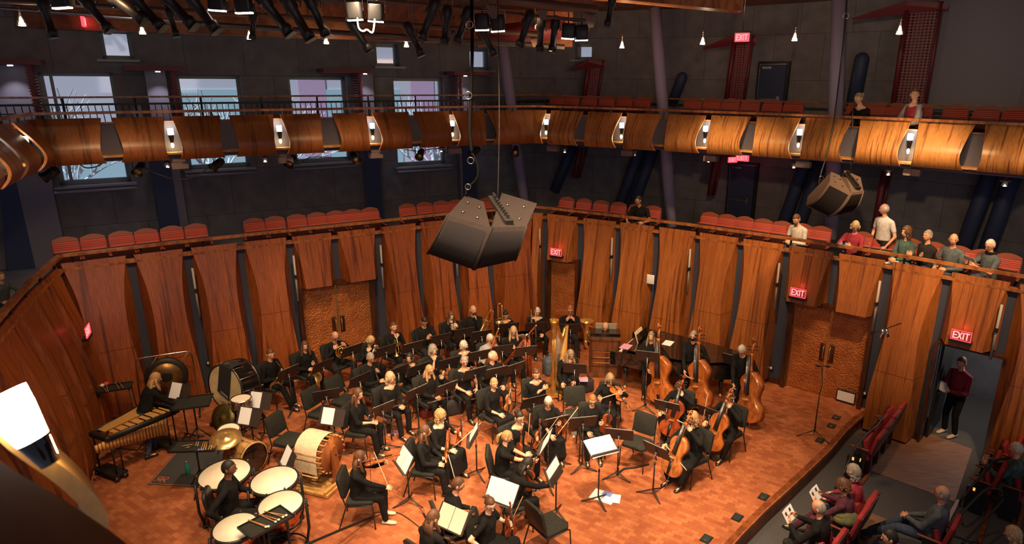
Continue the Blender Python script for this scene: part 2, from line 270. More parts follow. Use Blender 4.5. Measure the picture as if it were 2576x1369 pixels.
# ------------------------------------------------------------------ mesh tools
def rect_ring(a, b): return [(-a, -b), (a, -b), (a, b), (-a, b)]
class MB:
    def __init__(s): s.v = []; s.f = []; s.m = []; s.sm = []; s.mats = []; s.cur = 0; s.smooth = True
    def use(s, name):
        if name not in s.mats: s.mats.append(name)
        s.cur = s.mats.index(name); return s
    def add(s, vs, fs, smooth=None, T=None):
        o = len(s.v)
        if T is not None: vs = [T @ Vector(v) for v in vs]
        s.v.extend([tuple(v) for v in vs])
        for f in fs: s.f.append(tuple(i+o for i in f)); s.m.append(s.cur); s.sm.append(s.smooth if smooth is None else smooth)
        return s
    def box(s, c, d, T=None, rot=None):
        x, y, z = d[0]/2, d[1]/2, d[2]/2
        vs = [Vector((a*x, b*y, e*z)) for e in (-1, 1) for a, b in ((-1, -1), (1, -1), (1, 1), (-1, 1))]
        if rot is not None: vs = [rot @ v for v in vs]
        vs = [v+Vector(c) for v in vs]
        return s.add(vs, [(3, 2, 1, 0), (4, 5, 6, 7), (0, 1, 5, 4), (1, 2, 6, 5), (2, 3, 7, 6), (3, 0, 4, 7)], False, T)
    def rbox(s, c, d, r=.03, seg=3, T=None, rot=None):
        """box with rounded vertical edges and softly rounded top and bottom"""
        x, y, z = d[0]/2, d[1]/2, d[2]/2; r = min(r, x*.99, y*.99); e = min(z*.6, r*.6)
        rings = []
        for zz, k in ((-z, e), (-z+e*.4, e*.25), (-z+e, 0), (z-e, 0), (z-e*.4, e*.25), (z, e)):
            ring = []
            for cx, cy, a0 in ((x-r, y-r, 0), (-x+r, y-r, 90), (-x+r, -y+r, 180), (x-r, -y+r, 270)):
                for i in range(seg+1):
                    a = radians(a0+90*i/seg); rr = max(r-k, 0.001)
                    ring.append(Vector((cx+rr*cos(a), cy+rr*sin(a), zz)))
            rings.append(ring)
        n = len(rings[0]); vs = [v for rg in rings for v in rg]
        if rot is not None: vs = [rot @ v for v in vs]
        vs = [v+Vector(c) for v in vs]; fs = []
        for i in range(len(rings)-1):
            for j in range(n): fs.append((i*n+j, i*n+(j+1) % n, (i+1)*n+(j+1) % n, (i+1)*n+j))
        fs.append(tuple(range(n-1, -1, -1))); fs.append(tuple(range((len(rings)-1)*n, len(rings)*n)))
        return s.add(vs, fs, None, T)
    def tube(s, pts, r, n=8, closed=False, cap=True, T=None, flat=1.0):
        pts = [Vector(p) for p in pts]
        N = len(pts); rs = r if hasattr(r, '__len__') else [r]*N
        tan = []
        for i in range(N):
            if closed: t = pts[(i+1) % N]-pts[i-1]
            else: t = pts[min(i+1, N-1)]-pts[max(i-1, 0)]
            if t.length < 1e-9: t = Vector((0, 0, 1))
            tan.append(t.normalized())
        up = Vector((0, 0, 1)) if abs(tan[0].z) < .9 else Vector((1, 0, 0))
        nn = (up-tan[0]*up.dot(tan[0])).normalized(); vs = []
        for i in range(N):
            nn = nn-tan[i]*nn.dot(tan[i])
            nn = nn.normalized() if nn.length > 1e-6 else tan[i].orthogonal().normalized()
            bb = tan[i].cross(nn)
            for j in range(n):
                a = 2*pi*j/n; vs.append(pts[i]+nn*cos(a)*rs[i]*flat+bb*sin(a)*rs[i])
        fs = []
        for i in range(N if closed else N-1):
            k = (i+1) % N
            for j in range(n): fs.append((i*n+j, i*n+(j+1) % n, k*n+(j+1) % n, k*n+j))
        if cap and not closed: fs.append(tuple(range(n-1, -1, -1))); fs.append(tuple((N-1)*n+j for j in range(n)))
        return s.add(vs, fs, None, T)
    def lathe(s, prof, n=24, T=None, close=False):
        vs = []; fs = []
        for r, z in prof:
            for j in range(n): a = 2*pi*j/n; vs.append((r*cos(a), r*sin(a), z))
        k = len(prof)
        for i in range(k-1):
            for j in range(n): fs.append((i*n+j, i*n+(j+1) % n, (i+1)*n+(j+1) % n, (i+1)*n+j))
        return s.add(vs, fs, None, T)
    def ball(s, c, r, n=12, k=8, T=None, rot=None):
        if not hasattr(r, '__len__'): r = (r, r, r)
        vs = []; fs = []
        for i in range(k+1):
            t = pi*i/k
            for j in range(n):
                a = 2*pi*j/n; v = Vector((sin(t)*cos(a)*r[0], sin(t)*sin(a)*r[1], -cos(t)*r[2]))
                if rot is not None: v = rot @ v
                vs.append(v+Vector(c))
        for i in range(k):
            for j in range(n): fs.append((i*n+j, i*n+(j+1) % n, (i+1)*n+(j+1) % n, (i+1)*n+j))
        return s.add(vs, fs, None, T)
    def prism(s, poly, z0, z1, T=None, smooth=False):
        n = len(poly); vs = [(x, y, z0) for x, y in poly]+[(x, y, z1) for x, y in poly]
        return s.add(vs, [tuple(range(n-1, -1, -1)), tuple(range(n, 2*n))]+[(i, (i+1) % n, n+(i+1) % n, n+i) for i in range(n)], smooth, T)
    def loft(s, rings, T=None, cap=True):
        n = len(rings[0]); vs = [v for r in rings for v in r]; fs = []
        for i in range(len(rings)-1):
            for j in range(n): fs.append((i*n+j, i*n+(j+1) % n, (i+1)*n+(j+1) % n, (i+1)*n+j))
        if cap: fs.append(tuple(range(n-1, -1, -1))); fs.append(tuple((len(rings)-1)*n+j for j in range(n)))
        return s.add(vs, fs, None, T)
    def mesh(s, name):
        me = bpy.data.meshes.new(name); me.from_pydata(s.v, [], s.f)
        for m in (s.mats or ['black']): me.materials.append(M[m])
        me.polygons.foreach_set('material_index', s.m); me.polygons.foreach_set('use_smooth', s.sm)
        bm = bmesh.new(); bm.from_mesh(me); bmesh.ops.remove_doubles(bm, verts=bm.verts, dist=1e-6); bmesh.ops.recalc_face_normals(bm, faces=bm.faces)
        bm.to_mesh(me); bm.free()
        return me
    def build(s, name, parent=None, loc=None, rot=None):
        o = bpy.data.objects.new(name, s.mesh(name)); COL.objects.link(o)
        if parent is not None: o.parent = parent
        if loc is not None: o.location = loc
        if rot is not None: o.rotation_euler = rot
        return o
def mb(m=None): b = MB(); return b.use(m) if m else b
def tag(o, label=None, cat=None, group=None, kind=None):
    if label: o['label'] = label
    if cat: o['category'] = cat
    if group: o['group'] = group
    if kind: o['kind'] = kind
    return o
def struct(o): o['kind'] = 'structure'; return o
def empty(name, loc=(0, 0, 0), rz=0, label=None, cat=None, group=None):
    o = bpy.data.objects.new(name, None); COL.objects.link(o); o.location = loc; o.rotation_euler = (0, 0, rz); o.empty_display_size = .1
    return tag(o, label, cat, group)
def kids(o): return [c for c in o.children]
def dup(src, loc=None, rz=None, label=None, group=None, cat=None, scale=None):
    def cp(o, par):
        c = o.copy(); COL.objects.link(c)
        if par is not None: c.parent = par
        for k in KIDS.get(o.name, ()): cp(k, c)
        return c
    def reg(o):
        KIDS[o.name] = list(o.children)
        for k in o.children: reg(k)
    if src.name not in KIDS: reg(src)
    c = cp(src, None)
    if loc is not None: c.location = loc
    if rz is not None: c.rotation_euler = (0, 0, rz)
    if scale is not None: c.scale = (scale,)*3
    return tag(c, label, cat, group)
KIDS = {}
def place(o, loc, rz): o.location = loc; o.rotation_euler = (0, 0, rz); return o
def frame_z(origin, zdir, xhint=(1, 0, 0)):        # matrix whose Z runs along zdir
    z = Vector(zdir).normalized(); x = Vector(xhint); x = (x-z*x.dot(z))
    if x.length < 1e-4: x = z.orthogonal()
    x.normalize(); y = z.cross(x)
    return Matrix(((x[0], y[0], z[0], origin[0]), (x[1], y[1], z[1], origin[1]), (x[2], y[2], z[2], origin[2]), (0, 0, 0, 1)))
def arc(c, r, a0, a1, n=12, ax='xz'):
    out = []
    for i in range(n+1):
        a = radians(a0+(a1-a0)*i/n); u, w = r*cos(a), r*sin(a)
        out.append({'xz': (c[0]+u, c[1], c[2]+w), 'xy': (c[0]+u, c[1]+w, c[2]), 'yz': (c[0], c[1]+u, c[2]+w)}[ax])
    return out
def bez(p0, p1, p2, n=8):
    p0, p1, p2 = Vector(p0), Vector(p1), Vector(p2)
    return [p0*(1-t)**2+p1*2*t*(1-t)+p2*t*t for t in [i/n for i in range(n+1)]]
ORD = ('first second third fourth fifth sixth seventh eighth ninth tenth eleventh twelfth thirteenth fourteenth fifteenth sixteenth seventeenth eighteenth nineteenth twentieth '
       'twenty-first twenty-second twenty-third twenty-fourth twenty-fifth twenty-sixth twenty-seventh twenty-eighth').split()
class Path:
    def __init__(s, pts):
        s.p = [Vector((a, b)) for a, b in pts]; s.c = [0]
        for i in range(1, len(s.p)): s.c.append(s.c[-1]+(s.p[i]-s.p[i-1]).length)
        s.L = s.c[-1]
    def at(s, t):
        t = max(0, min(s.L, t))
        for i in range(len(s.c)-1):
            if t <= s.c[i+1]: k = (t-s.c[i])/(s.c[i+1]-s.c[i]); return s.p[i].lerp(s.p[i+1], k)
        return s.p[-1]
    def tan(s, t): return (s.at(t+.05)-s.at(t-.05)).normalized()
    def nrm(s, t):                                  # towards the stage
        u = s.tan(t); return Vector((u.y, -u.x))
    def find(s, px, z, lo=0, hi=None):              # arc length whose point at height z falls on image column px
        hi = s.L if hi is None else hi
        for _ in range(40):
            m = (lo+hi)/2; q = s.at(m)
            if proj((q.x, q.y, z))[0] < px: lo = m
            else: hi = m
        return (lo+hi)/2
    def off(s, d, ts=None):                         # offset polyline, positive d = away from the stage
        out = []
        for i, q in enumerate(s.p):
            a = (s.p[i]-s.p[i-1]).normalized() if i else (s.p[1]-s.p[0]).normalized()
            b = (s.p[i+1]-s.p[i]).normalized() if i < len(s.p)-1 else a
            t = (a+b).normalized(); n = Vector((-t.y, t.x)); k = d/max(.3, n.dot(Vector((-a.y, a.x)))); out.append((q.x+n.x*k, q.y+n.y*k))
        return Path(out)
    def sub(s, t0, t1):
        out = [s.at(t0)]+[s.p[i] for i in range(len(s.c)) if t0+1e-3 < s.c[i] < t1-1e-3]+[s.at(t1)]
        return Path([(q.x, q.y) for q in out])
def ribbon(b, path, prof):
    """sweep a closed profile [(out, z)...] along a plan path (out>0 = towards the stage)"""
    rings = []
    o = {}
    for d, z in prof:
        if d not in o: o[d] = path.off(-d)
    for i in range(len(path.p)): rings.append([(o[d].p[i].x, o[d].p[i].y, z) for d, z in prof])
    sm = b.smooth; b.smooth = False; b.loft(rings); b.smooth = sm
# ------------------------------------------------------------------ the room
RAIL_Z = 3.53; FL1 = 2.62; FL2 = 5.42
NEAR = [(-5.9, 5.4), (-7.1, 7.2), (-8.04, 9.05), (-8.80, 10.6), (-9.51, 12.29)]
STG = [(-9.51, 12.29), (-7.95, 13.42), (-6.3, 14.47), (-4.6, 15.50), (-2.69, 16.75), (-.42, 17.83), (1.45, 16.83), (3.24, 15.77), (5.24, 14.38), (6.83, 13.13), (8.6, 11.48), (11.0, 9.9), (12.9, 8.6)]
RP = Path(STG); NP = Path(NEAR); ALL = Path(NEAR+STG[1:])
SA = NP.L                                               # arc length of the left corner on ALL
def sx(px, z=3.4): return RP.find(px, z)

# floors
b = mb('parquet')
stage_edge = [(7.15, 13.02), (6.62, 12.6), (6.15, 12.1), (5.5, 11.35), (4.9, 10.72), (4.25, 10.05), (3.7, 9.5), (3.1, 8.85), (2.5, 8.15), (1.9, 7.3), (1.3, 6.2)]
poly = [(-10.4, 12.6)]+[(q.x, q.y) for q in RP.off(.25).p[1:9]]+[(7.4, 13.2)]+stage_edge+[(.5, 4.2), (-6.6, 4.2), (-8.9, 9.0)]
b.prism(poly, -.06, 0); struct(b.build('floor'))
b = mb('stage_edge_wood')
ep = Path([(7.4, 13.3)]+stage_edge+[(.5, 4.2)]); ribbon(b, ep.off(-.0), [(0.02, .004), (.12, .004), (.12, -.30), (.02, -.30)]); struct(b.build('trim_stage_edge'))
b = mb('carpet'); b.prism([(14.5, 13), (14.5, 2.5), (0, 2.5), (.6, 6), (2, 8.6), (7.2, 13.4), (8.5, 13.5)], -.42, -.31); struct(b.build('floor_stalls'))
b = mb('lino'); b.prism([tuple(P(x, y, -.3)[:2]) for x, y in ((2248, 1066), (2330, 1088), (2446, 1130), (2402, 1262), (2190, 1184), (2238, 1122))][::-1], -.31, -.300); struct(b.build('floor_landing'))
b = mb('lino'); b.prism([tuple(P(x, y, -.3)[:2]) for x, y in ((2185, 1288), (2245, 1312), (2180, 1380), (2110, 1380))][::-1], -.31, -.300); struct(b.build('floor_landing'))
# stage wall, blue, standing behind the wood panels
DOORS = []                                              # (s0, s1, top) openings
def wall_strip(name, path, z0, z1, m, thick=.12, off=.04):
    b = mb(m); ribbon(b, path.off(off), [(0, z0), (0, z1), (-thick, z1), (-thick, z0)]); return struct(b.build(name))
d_left = (RP.find(767, 1.0), RP.find(936, 1.0)); d_mid = (RP.find(1384, 1.0), RP.find(1450, 1.0)); d_r = (RP.find(1986, .9), RP.find(2172, .9)); d_x = (RP.find(2347, 1.2), RP.find(2508, .9))
print('doors', d_left, d_mid, d_r, d_x)
DH = 2.12
wall_strip('wall_left', ALL.sub(0, SA+d_left[0]), -.3, 3.22, 'blue_wall')
wall_strip('wall_left', RP.sub(*d_left), DH, 3.22, 'blue_wall')
wall_strip('wall_back', RP.sub(d_left[1], d_mid[0]), -.3, 3.22, 'blue_wall')
wall_strip('wall_back', RP.sub(*d_mid), DH, 3.22, 'blue_wall')
wall_strip('wall_right', RP.sub(d_mid[1], d_r[0]), -.3, 3.22, 'blue_wall')
wall_strip('wall_right', RP.sub(*d_r), DH, 3.22, 'blue_wall')
wall_strip('wall_right', RP.sub(d_r[1], d_x[0]), -.4, 3.22, 'blue_wall')
wall_strip('wall_right', RP.sub(*d_x), 1.95, 3.22, 'blue_wall')
wall_strip('wall_right', RP.sub(d_x[1], RP.L), -.4, 3.22, 'blue_wall')
for nm, p in (('trim_left', ALL.sub(0, SA)), ('trim_back', RP)):
    b = mb('rail_wood'); ribbon(b, p, [(.05, 3.22), (.05, 3.27), (-.16, 3.27), (-.16, 3.22)]); struct(b.build(nm))
# plinths
for nm, a, c, z in (('baseboard_left', 0, SA+d_left[0]-.05, 0), ('baseboard_back', SA+d_left[1]+.05, SA+d_mid[0]-.05, 0), ('baseboard_right', SA+d_mid[1]+.05, SA+d_r[0]-.12, 0),
                 ('baseboard_right', SA+d_r[1]+.12, SA+d_x[0]-.05, -.31), ('baseboard_right', SA+d_x[1]+.05, ALL.L, -.31)):
    b = mb('dark_wood'); ribbon(b, ALL.sub(a, c), [(.03, z), (.03, z+.13), (-.04, z+.13), (-.04, z)]); struct(b.build(nm))
# door pairs
def door_set(n, s0, s1, leaves, z0=0, top=DH, frame='dark_wood'):
    a, c = RP.at(s0), RP.at(s1); L = (c-a).length; rz = atan2(c.y-a.y, c.x-a.x)
    root = empty('door_%d' % n, (a.x, a.y, z0), rz); struct(root)
    b = mb(frame); t = .09
    b.box((-t/2, -.02, (top-z0)/2), (t, .22, top-z0)); b.box((L+t/2, -.02, (top-z0)/2), (t, .22, top-z0)); b.box((L/2, -.02, top-z0+t/2), (L+2*t, .22, t)); b.build('frame', root)
    w = L/leaves
    for i in range(leaves):
        b = mb('copper_door'); b.box((w*(i+.5), .08, (top-z0)/2), (w-.02, .04, top-z0-.02)); lf = b.build('leaf', root)
        b = mb('brass')
        for x in (w*i+.012, w*(i+1)-.012): b.box((x, .055, (top-z0)/2), (.018, .02, top-z0-.02))
        b.box((w*(i+.5), .055, top-z0-.02), (w-.02, .02, .018)); b.build('edge_strip', lf)
        if leaves == 2:
            x = w*(i+1)-.10 if i == 0 else w*i+.10
            b = mb('dark_wood'); b.rbox((x, .05, 1.05), (.11, .02, .42), .02); b.build('push_plate', lf)
            b = mb('brass'); b.tube([(x+(.03 if i == 0 else -.03), .04, .88), (x+(.03 if i == 0 else -.03), -.02, .93), (x+(.03 if i == 0 else -.03), -.02, 1.17), (x+(.03 if i == 0 else -.03), .04, 1.22)], .010); b.build('handle', lf)
    return root
door_set(1, *d_left, 2); door_set(2, *d_mid, 1); door_set(3, *d_r, 2)
# open doorway on the right with the corridor behind it
a, c = RP.at(d_x[0]), RP.at(d_x[1]); L = (c-a).length; rz = atan2(c.y-a.y, c.x-a.x)
root = struct(empty('door_4', (a.x, a.y, -.31), rz)); b = mb('dark_wood'); t = .05; hh = 2.22
b.box((-t/2, .05, hh/2), (t, .34, hh)); b.box((L+t/2, .05, hh/2), (t, .34, hh)); b.box((L/2, .05, hh+t/2), (L+2*t, .34, t)); b.build('frame', root)
b = mb('black'); b.box((.05, .75, hh/2), (.05, 1.05, hh-.02)); b.build('open_leaf', root)
b = mb('steel'); b.box((.09, .75, 1.0), (.02, .8, .04)); b.build('push_bar', root)
b = mb('concrete'); b.box((L+.9, 2.8, 1.3), (.1, 3.0, 3.1)); b.box((L/2+.3, 3.3, 1.3), (L+3.0, .1, 3.1)); b.box((-1.0, 2.2, 1.3), (.1, 4.2, 3.1)); o = b.build('wall_corridor'); o.matrix_world = Matrix.Translation((a.x, a.y, -.31)) @ Matrix.Rotation(rz, 4, 'Z'); struct(o)
b = mb('carpet'); b.box((L/2+.1, 1.8, -.03), (L+3, 3.7, .05)); o = b.build('floor_corridor'); o.matrix_world = Matrix.Translation((a.x, a.y, -.31)) @ Matrix.Rotation(rz, 4, 'Z'); struct(o)
q = Matrix.Translation((a.x, a.y, -.31)) @ Matrix.Rotation(rz, 4, 'Z') @ Vector((L/2+.5, 1.6, 2.5)); lamp('corridor_lamp', 'POINT', q, None, 75, (1, .92, .82), .15)

# ---- tall wavy wood panels of the stage wall
PROF = [(0, 0, 1.0), (.05, .035, .93), (.10, .08, .86), (.16, .14, .78), (.22, .20, .72), (.29, .27, .68), (.37, .34, .66), (.46, .40, .67), (.56, .45, .72), (.66, .49, .79), (.76, .52, .86), (.86, .52, .91), (.94, .50, .93), (1.0, .47, .92)]
def prof_at(t):
    for (t0, d0, w0), (t1, d1, w1) in zip(PROF, PROF[1:]):
        if t <= t1: k = (t-t0)/(t1-t0); return d0+(d1-d0)*k, w0+(w1-w0)*k
    return PROF[-1][1:]
def wave_panel(path, s0, s1, z1, z0, m='teak', zb=0.0, seam=True, narrow=(1, 1)):
    a, c = path.at(s0), path.at(s1); mid = (a+c)/2; L = (c-a).length; ang = atan2(c.y-a.y, c.x-a.x)
    b = mb(m); Hh = z1-zb; N = 26; rings = []; zs = []
    ts = [i/N*(z1-z0)/Hh for i in range(N+1)]
    for t in ts:
        d, w = prof_at(min(1, t)); d = d*.86+.02; z = z1-t*Hh-(z0+z1)/2
        wl = L/2*(1-(1-w)*narrow[0]); wr = L/2*(1-(1-w)*narrow[1])
        rings.append([(-L/2, .03, z), (-wl, -d, z), (wr, -d, z), (L/2, .03, z)])
    # separate strips keep the arrises crisp
    for k in range(3):
        vs = []; fs = []
        for r in rings: vs += [r[k], r[k+1]]
        for i in range(len(rings)-1): fs.append((2*i, 2*i+1, 2*i+3, 2*i+2))
        b.add(vs, fs, True)
    b.add(rings[0], [(0, 1, 2, 3)], False); b.add(rings[-1], [(3, 2, 1, 0)], False)
    o = b.build('wood_panel'); o.location = (mid.x, mid.y, (z0+z1)/2); o.rotation_euler = (0, 0, ang)
    md = o.data
    bm = bmesh.new(); bm.from_mesh(md)
    for e in bm.edges:
        if len(e.link_faces) == 2 and e.calc_face_angle(0) > .5: e.smooth = False
    bm.to_mesh(md); bm.free()
    if seam:
        sb = mb('dark_wood'); zz = zb+random.choice((1.15, 1.55, 1.75))
        if zz > z0+.1:
            d, w = prof_at((z1-zz)/Hh); d = d*.86+.02; wl = L/2*(1-(1-w)*narrow[0]); wr = L/2*(1-(1-w)*narrow[1]); z = zz-(z0+z1)/2
            d2, w2 = prof_at((z1-zz+.006)/Hh); e = .002
            sb.add([(-L/2, .03, z), (-wl-e, -d-e, z), (wr+e, -d-e, z), (L/2, .03, z), (-L/2, .03, z-.007), (-wl-e, -d-e, z-.007), (wr+e, -d-e, z-.007), (L/2, .03, z-.007)], [(0, 1, 5, 4), (1, 2, 6, 5), (2, 3, 7, 6)], False)
            sb.build('seam', o)
    return o
PZ = 3.37
left_px = [(150, 316), (336, 459), (480, 595), (611, 719), (734, 833), (848, 943), (958, 1045), (1058, 1136), (1152, 1226), (1240, 1341)]
names = ['wide wavy wood panel at the left corner of the stage wall, behind the mallet table', 'wavy wood panel behind the hanging gong, second from the left corner', 'wavy wood panel behind the big bass drum', 'wavy wood panel just left of the left double doors',
         'short wood panel over the left leaf of the left double doors', 'short wood panel over the right leaf of the left double doors', 'tall wavy wood panel just right of the left double doors', 'wavy wood panel whose top is hidden by the big hanging loudspeaker',
         'wavy wood panel behind the bearded trombonist, under the hanging loudspeaker', 'wavy wood panel on the left of the far corner fold of the stage wall']
for i, (x0, x1) in enumerate(left_px):
    z0 = .13
    if i in (4, 5): z0 = DH+.05
    o = wave_panel(RP, sx(x0, PZ), sx(x1, PZ), PZ, z0)
    tag(o, names[i], 'wall panel', 'wavy wood panels on the left stage wall')
right_px = [(1341, 1366), (1377, 1454), (1468, 1549), (1561, 1646), (1659, 1750), (1761, 1858), (1871, 1973), (1987, 2096), (2112, 2227), (2247, 2376), (2396, 2542), (2566, 2720)]
names = ['narrow wood panel on the right of the far corner fold of the stage wall', 'short wood panel over the single copper door by the tuba, with a red exit sign', 'wavy wood panel just right of the single copper door', 'wavy wood panel behind the organ player and lone stand', 'wavy wood panel with white wall box, behind the piano tail',
         'wavy wood panel behind the middle double bass', 'tall wavy wood panel just left of the right double doors', 'short wood panel with exit sign over the left leaf of the right double doors', 'short wood panel over the right leaf of the right double doors',
         'tall wood panel between the right double doors and the open doorway', 'short wood panel with exit sign over the open doorway', 'wood panel at the right edge, beyond the open doorway']
EXITS = []
for i, (x0, x1) in enumerate(right_px):
    z0 = .13
    if i in (1, 7, 8): z0 = DH+.05
    if i == 10: z0 = 2.02
    if i in (9, 11): z0 = -.25
    a, c = sx(x0, PZ), sx(x1, PZ)
    if i == 11: c = a+1.1
    o = wave_panel(RP, a, c, PZ, z0, 'zebrano'); tag(o, names[i], 'wall panel', 'wavy wood panels on the right stage wall')
    if i in (1, 7, 10): EXITS.append((RP.at((a+c)/2), RP.nrm((a+c)/2), z0, i))
# the near left wall
for i in range(7):
    s1 = NP.L-.28-i*.88; s0 = s1-.80
    if s0 < .1: break
    o = wave_panel(NP, s0, s1, PZ, .13, seam=(i > 0)); tag(o, '%s wood panel leftward of the left wall corner, on the wall nearest the camera' % ORD[i], 'wall panel', 'wavy wood panels on the near left wall')
# lower gallery rail with posts
def rail(path, z, m='rail_wood', name='handrail', label='', wdt=.075, hgt=.05, posts=1.15, pz=.26, post_m='black', group=None):
    root = empty(name, (path.p[0].x, path.p[0].y, z)); tag(root, label, 'railing', group)
    b = mb(m); ribbon(b, path, [(wdt, z-hgt/2), (wdt, z+hgt/2), (-wdt*.5, z+hgt/2), (-wdt*.5, z-hgt/2)]); o = b.build('top_rail', root); o.location = -Vector(root.location)
    s = .2
    while s < path.L:
        q = path.at(s); b = mb(post_m); b.box((0, 0, 0), (.035, .035, pz)); o = b.build('post', root); o.location = Vector((q.x, q.y, z-pz/2-.02))-Vector(root.location); s += posts
    return root
rail(ALL.sub(0, SA), RAIL_Z, label='wooden rail along the near left edge of the lower gallery', posts=.9)
rail(RP, RAIL_Z, label='long wooden rail running round the lower gallery above the stage wall')
# vertical tube lights between panels
n = 0
for x, y0, y1, side in ((490, 690, 812, 'L'), (740, 655, 770, 'L'), (955, 622, 732, 'L'), (1144, 560, 700, 'L'), (1365, 582, 680, 'R'), (1545, 603, 710, 'R'), (1740, 633, 745, 'R'), (1961, 671, 793, 'R'), (2212, 725, 852, 'R'), (2512, 783, 930, 'R')):
    s = sx(x, 2.5); q = RP.at(s)+RP.nrm(s)*.16
    b = mb('white_tube'); b.tube([(0, 0, -.55), (0, 0, .55)], .024, 10); o = b.build('tube_light'); o.location = (q.x, q.y, 2.42)
    bb = mb('black'); bb.box((.0, 0, .05), (.05, .10, .08), rot=Matrix.Rotation(atan2(RP.nrm(s).y, RP.nrm(s).x)+pi/2, 3, 'Z')); bb.build('bracket', o)
    tag(o, 'slim unlit vertical tube light between wood panels, %s from the left' % ORD[n], 'light', 'vertical tube lights between the panels'); n += 1

# ---- galleries
BL = Path([(-15.5, 12.59), (-.5, 21.55)]); BR = Path([(-.5, 21.55), (4.9, 19.35), (10.2, 14.8), (13.6, 9.6)])
b = mb('concrete'); inner = ALL.off(.10)
b.prism([(q.x, q.y) for q in inner.p]+[(q.x, q.y) for q in reversed(BR.p)]+[(-15.5, 12.59), (-12, 3)], FL1-.25, FL1); struct(b.build('floor_gallery_lower'))
UP = Path([(q.x, q.y) for q in ALL.off(.12).p])
b = mb('mauve_paint'); lf = ALL.off(2.1)
k_ap = len(NEAR)+4
b.prism([(q.x, q.y) for q in UP.p[:k_ap+1]]+[(-.6, 20.2)]+[(q.x, q.y) for q in reversed(lf.p[:k_ap])], FL2-.16, FL2); struct(b.build('floor_gallery_upper_left'))
b = mb('mauve_paint'); b.prism([(q.x, q.y) for q in UP.p[k_ap:]]+[(q.x, q.y) for q in reversed(BR.p)]+[(-.6, 20.2)], FL2-.16, FL2); struct(b.build('floor_gallery_upper_right'))
# ceiling
b = mb('ceiling_wood'); b.prism([(-15.6, 12.5), (-15.6, -6), (15, -6), (15, 8), (13.8, 9.6), (10.3, 15), (4.9, 19.6), (-.5, 21.8)], 8.8, 8.92); struct(b.build('ceiling'))

# back walls with window openings
def wall_plane(name, a, c, z0, z1, holes, m='concrete_panels', th=.35):
    a, c = Vector(a), Vector(c); L = (c-a).length; ang = atan2(c.y-a.y, c.x-a.x)
    us = sorted(set([0, L]+[h[0] for h in holes]+[h[1] for h in holes])); zs = sorted(set([z0, z1]+[h[2] for h in holes]+[h[3] for h in holes]))
    b = mb(m)
    for i in range(len(us)-1):
        for j in range(len(zs)-1):
            u, z = (us[i]+us[i+1])/2, (zs[j]+zs[j+1])/2
            if any(h[0] < u < h[1] and h[2] < z < h[3] for h in holes): continue
            b.add([(us[i], 0, zs[j]), (us[i+1], 0, zs[j]), (us[i+1], 0, zs[j+1]), (us[i], 0, zs[j+1])], [(0, 1, 2, 3)], False)
            b.add([(us[i], th, zs[j]), (us[i+1], th, zs[j]), (us[i+1], th, zs[j+1]), (us[i], th, zs[j+1])], [(3, 2, 1, 0)], False)
    for h in holes:
        u0, u1, w0, w1 = h[:4]
        for p, q in (((u0, w0), (u1, w0)), ((u1, w0), (u1, w1)), ((u1, w1), (u0, w1)), ((u0, w1), (u0, w0))):
            b.add([(p[0], 0, p[1]), (q[0], 0, q[1]), (q[0], th, q[1]), (p[0], th, p[1])], [(0, 1, 2, 3)], False)
    o = b.build(name); o.location = (a.x, a.y, 0); o.rotation_euler = (0, 0, ang); struct(o)
    return o
WL0, WL1 = BL.p[0], BL.p[1]; WD = (WL1-WL0).normalized(); angL = atan2(WD.y, WD.x)
def wl(px, py):
    q = on_plane(px, py, WL0, WL1); return (Vector((q.x, q.y))-WL0).dot(WD), q.z
# big windows: left x, right x, top y (taken at mid height of the visible top), bottom y
wins = []
for x0, x1, xt0, yt, xb1, yb in ((91, 283, 95, 181, 300, 459), (440, 604, 445, 189, 612, 420), (723, 871, 728, 192, 888, 404), (988, 1117, 992, 196, 1145, 411)):
    ua, za = wl(x0, yt); ub, _ = wl(x1, yt); _, zb = wl(xb1, yb); wins.append((ua, ub, zb, za))
smalls = []
for x0, x1, yt, yb in ((244, 326, 72, 149), (944, 1003, 109, 167), (1181, 1232, 121, 176)):
    ua, za = wl(x0, yt); ub, _ = wl(x1, yt); _, zb = wl((x0+x1)/2, yb); smalls.append((ua, ub, zb, za))
print('wins', [[round(k, 2) for k in w_] for w_ in wins+smalls], 'L', (WL1-WL0).length)
LW = wall_plane('wall_left_back', WL0, WL1, 0, 10.5, wins+smalls)
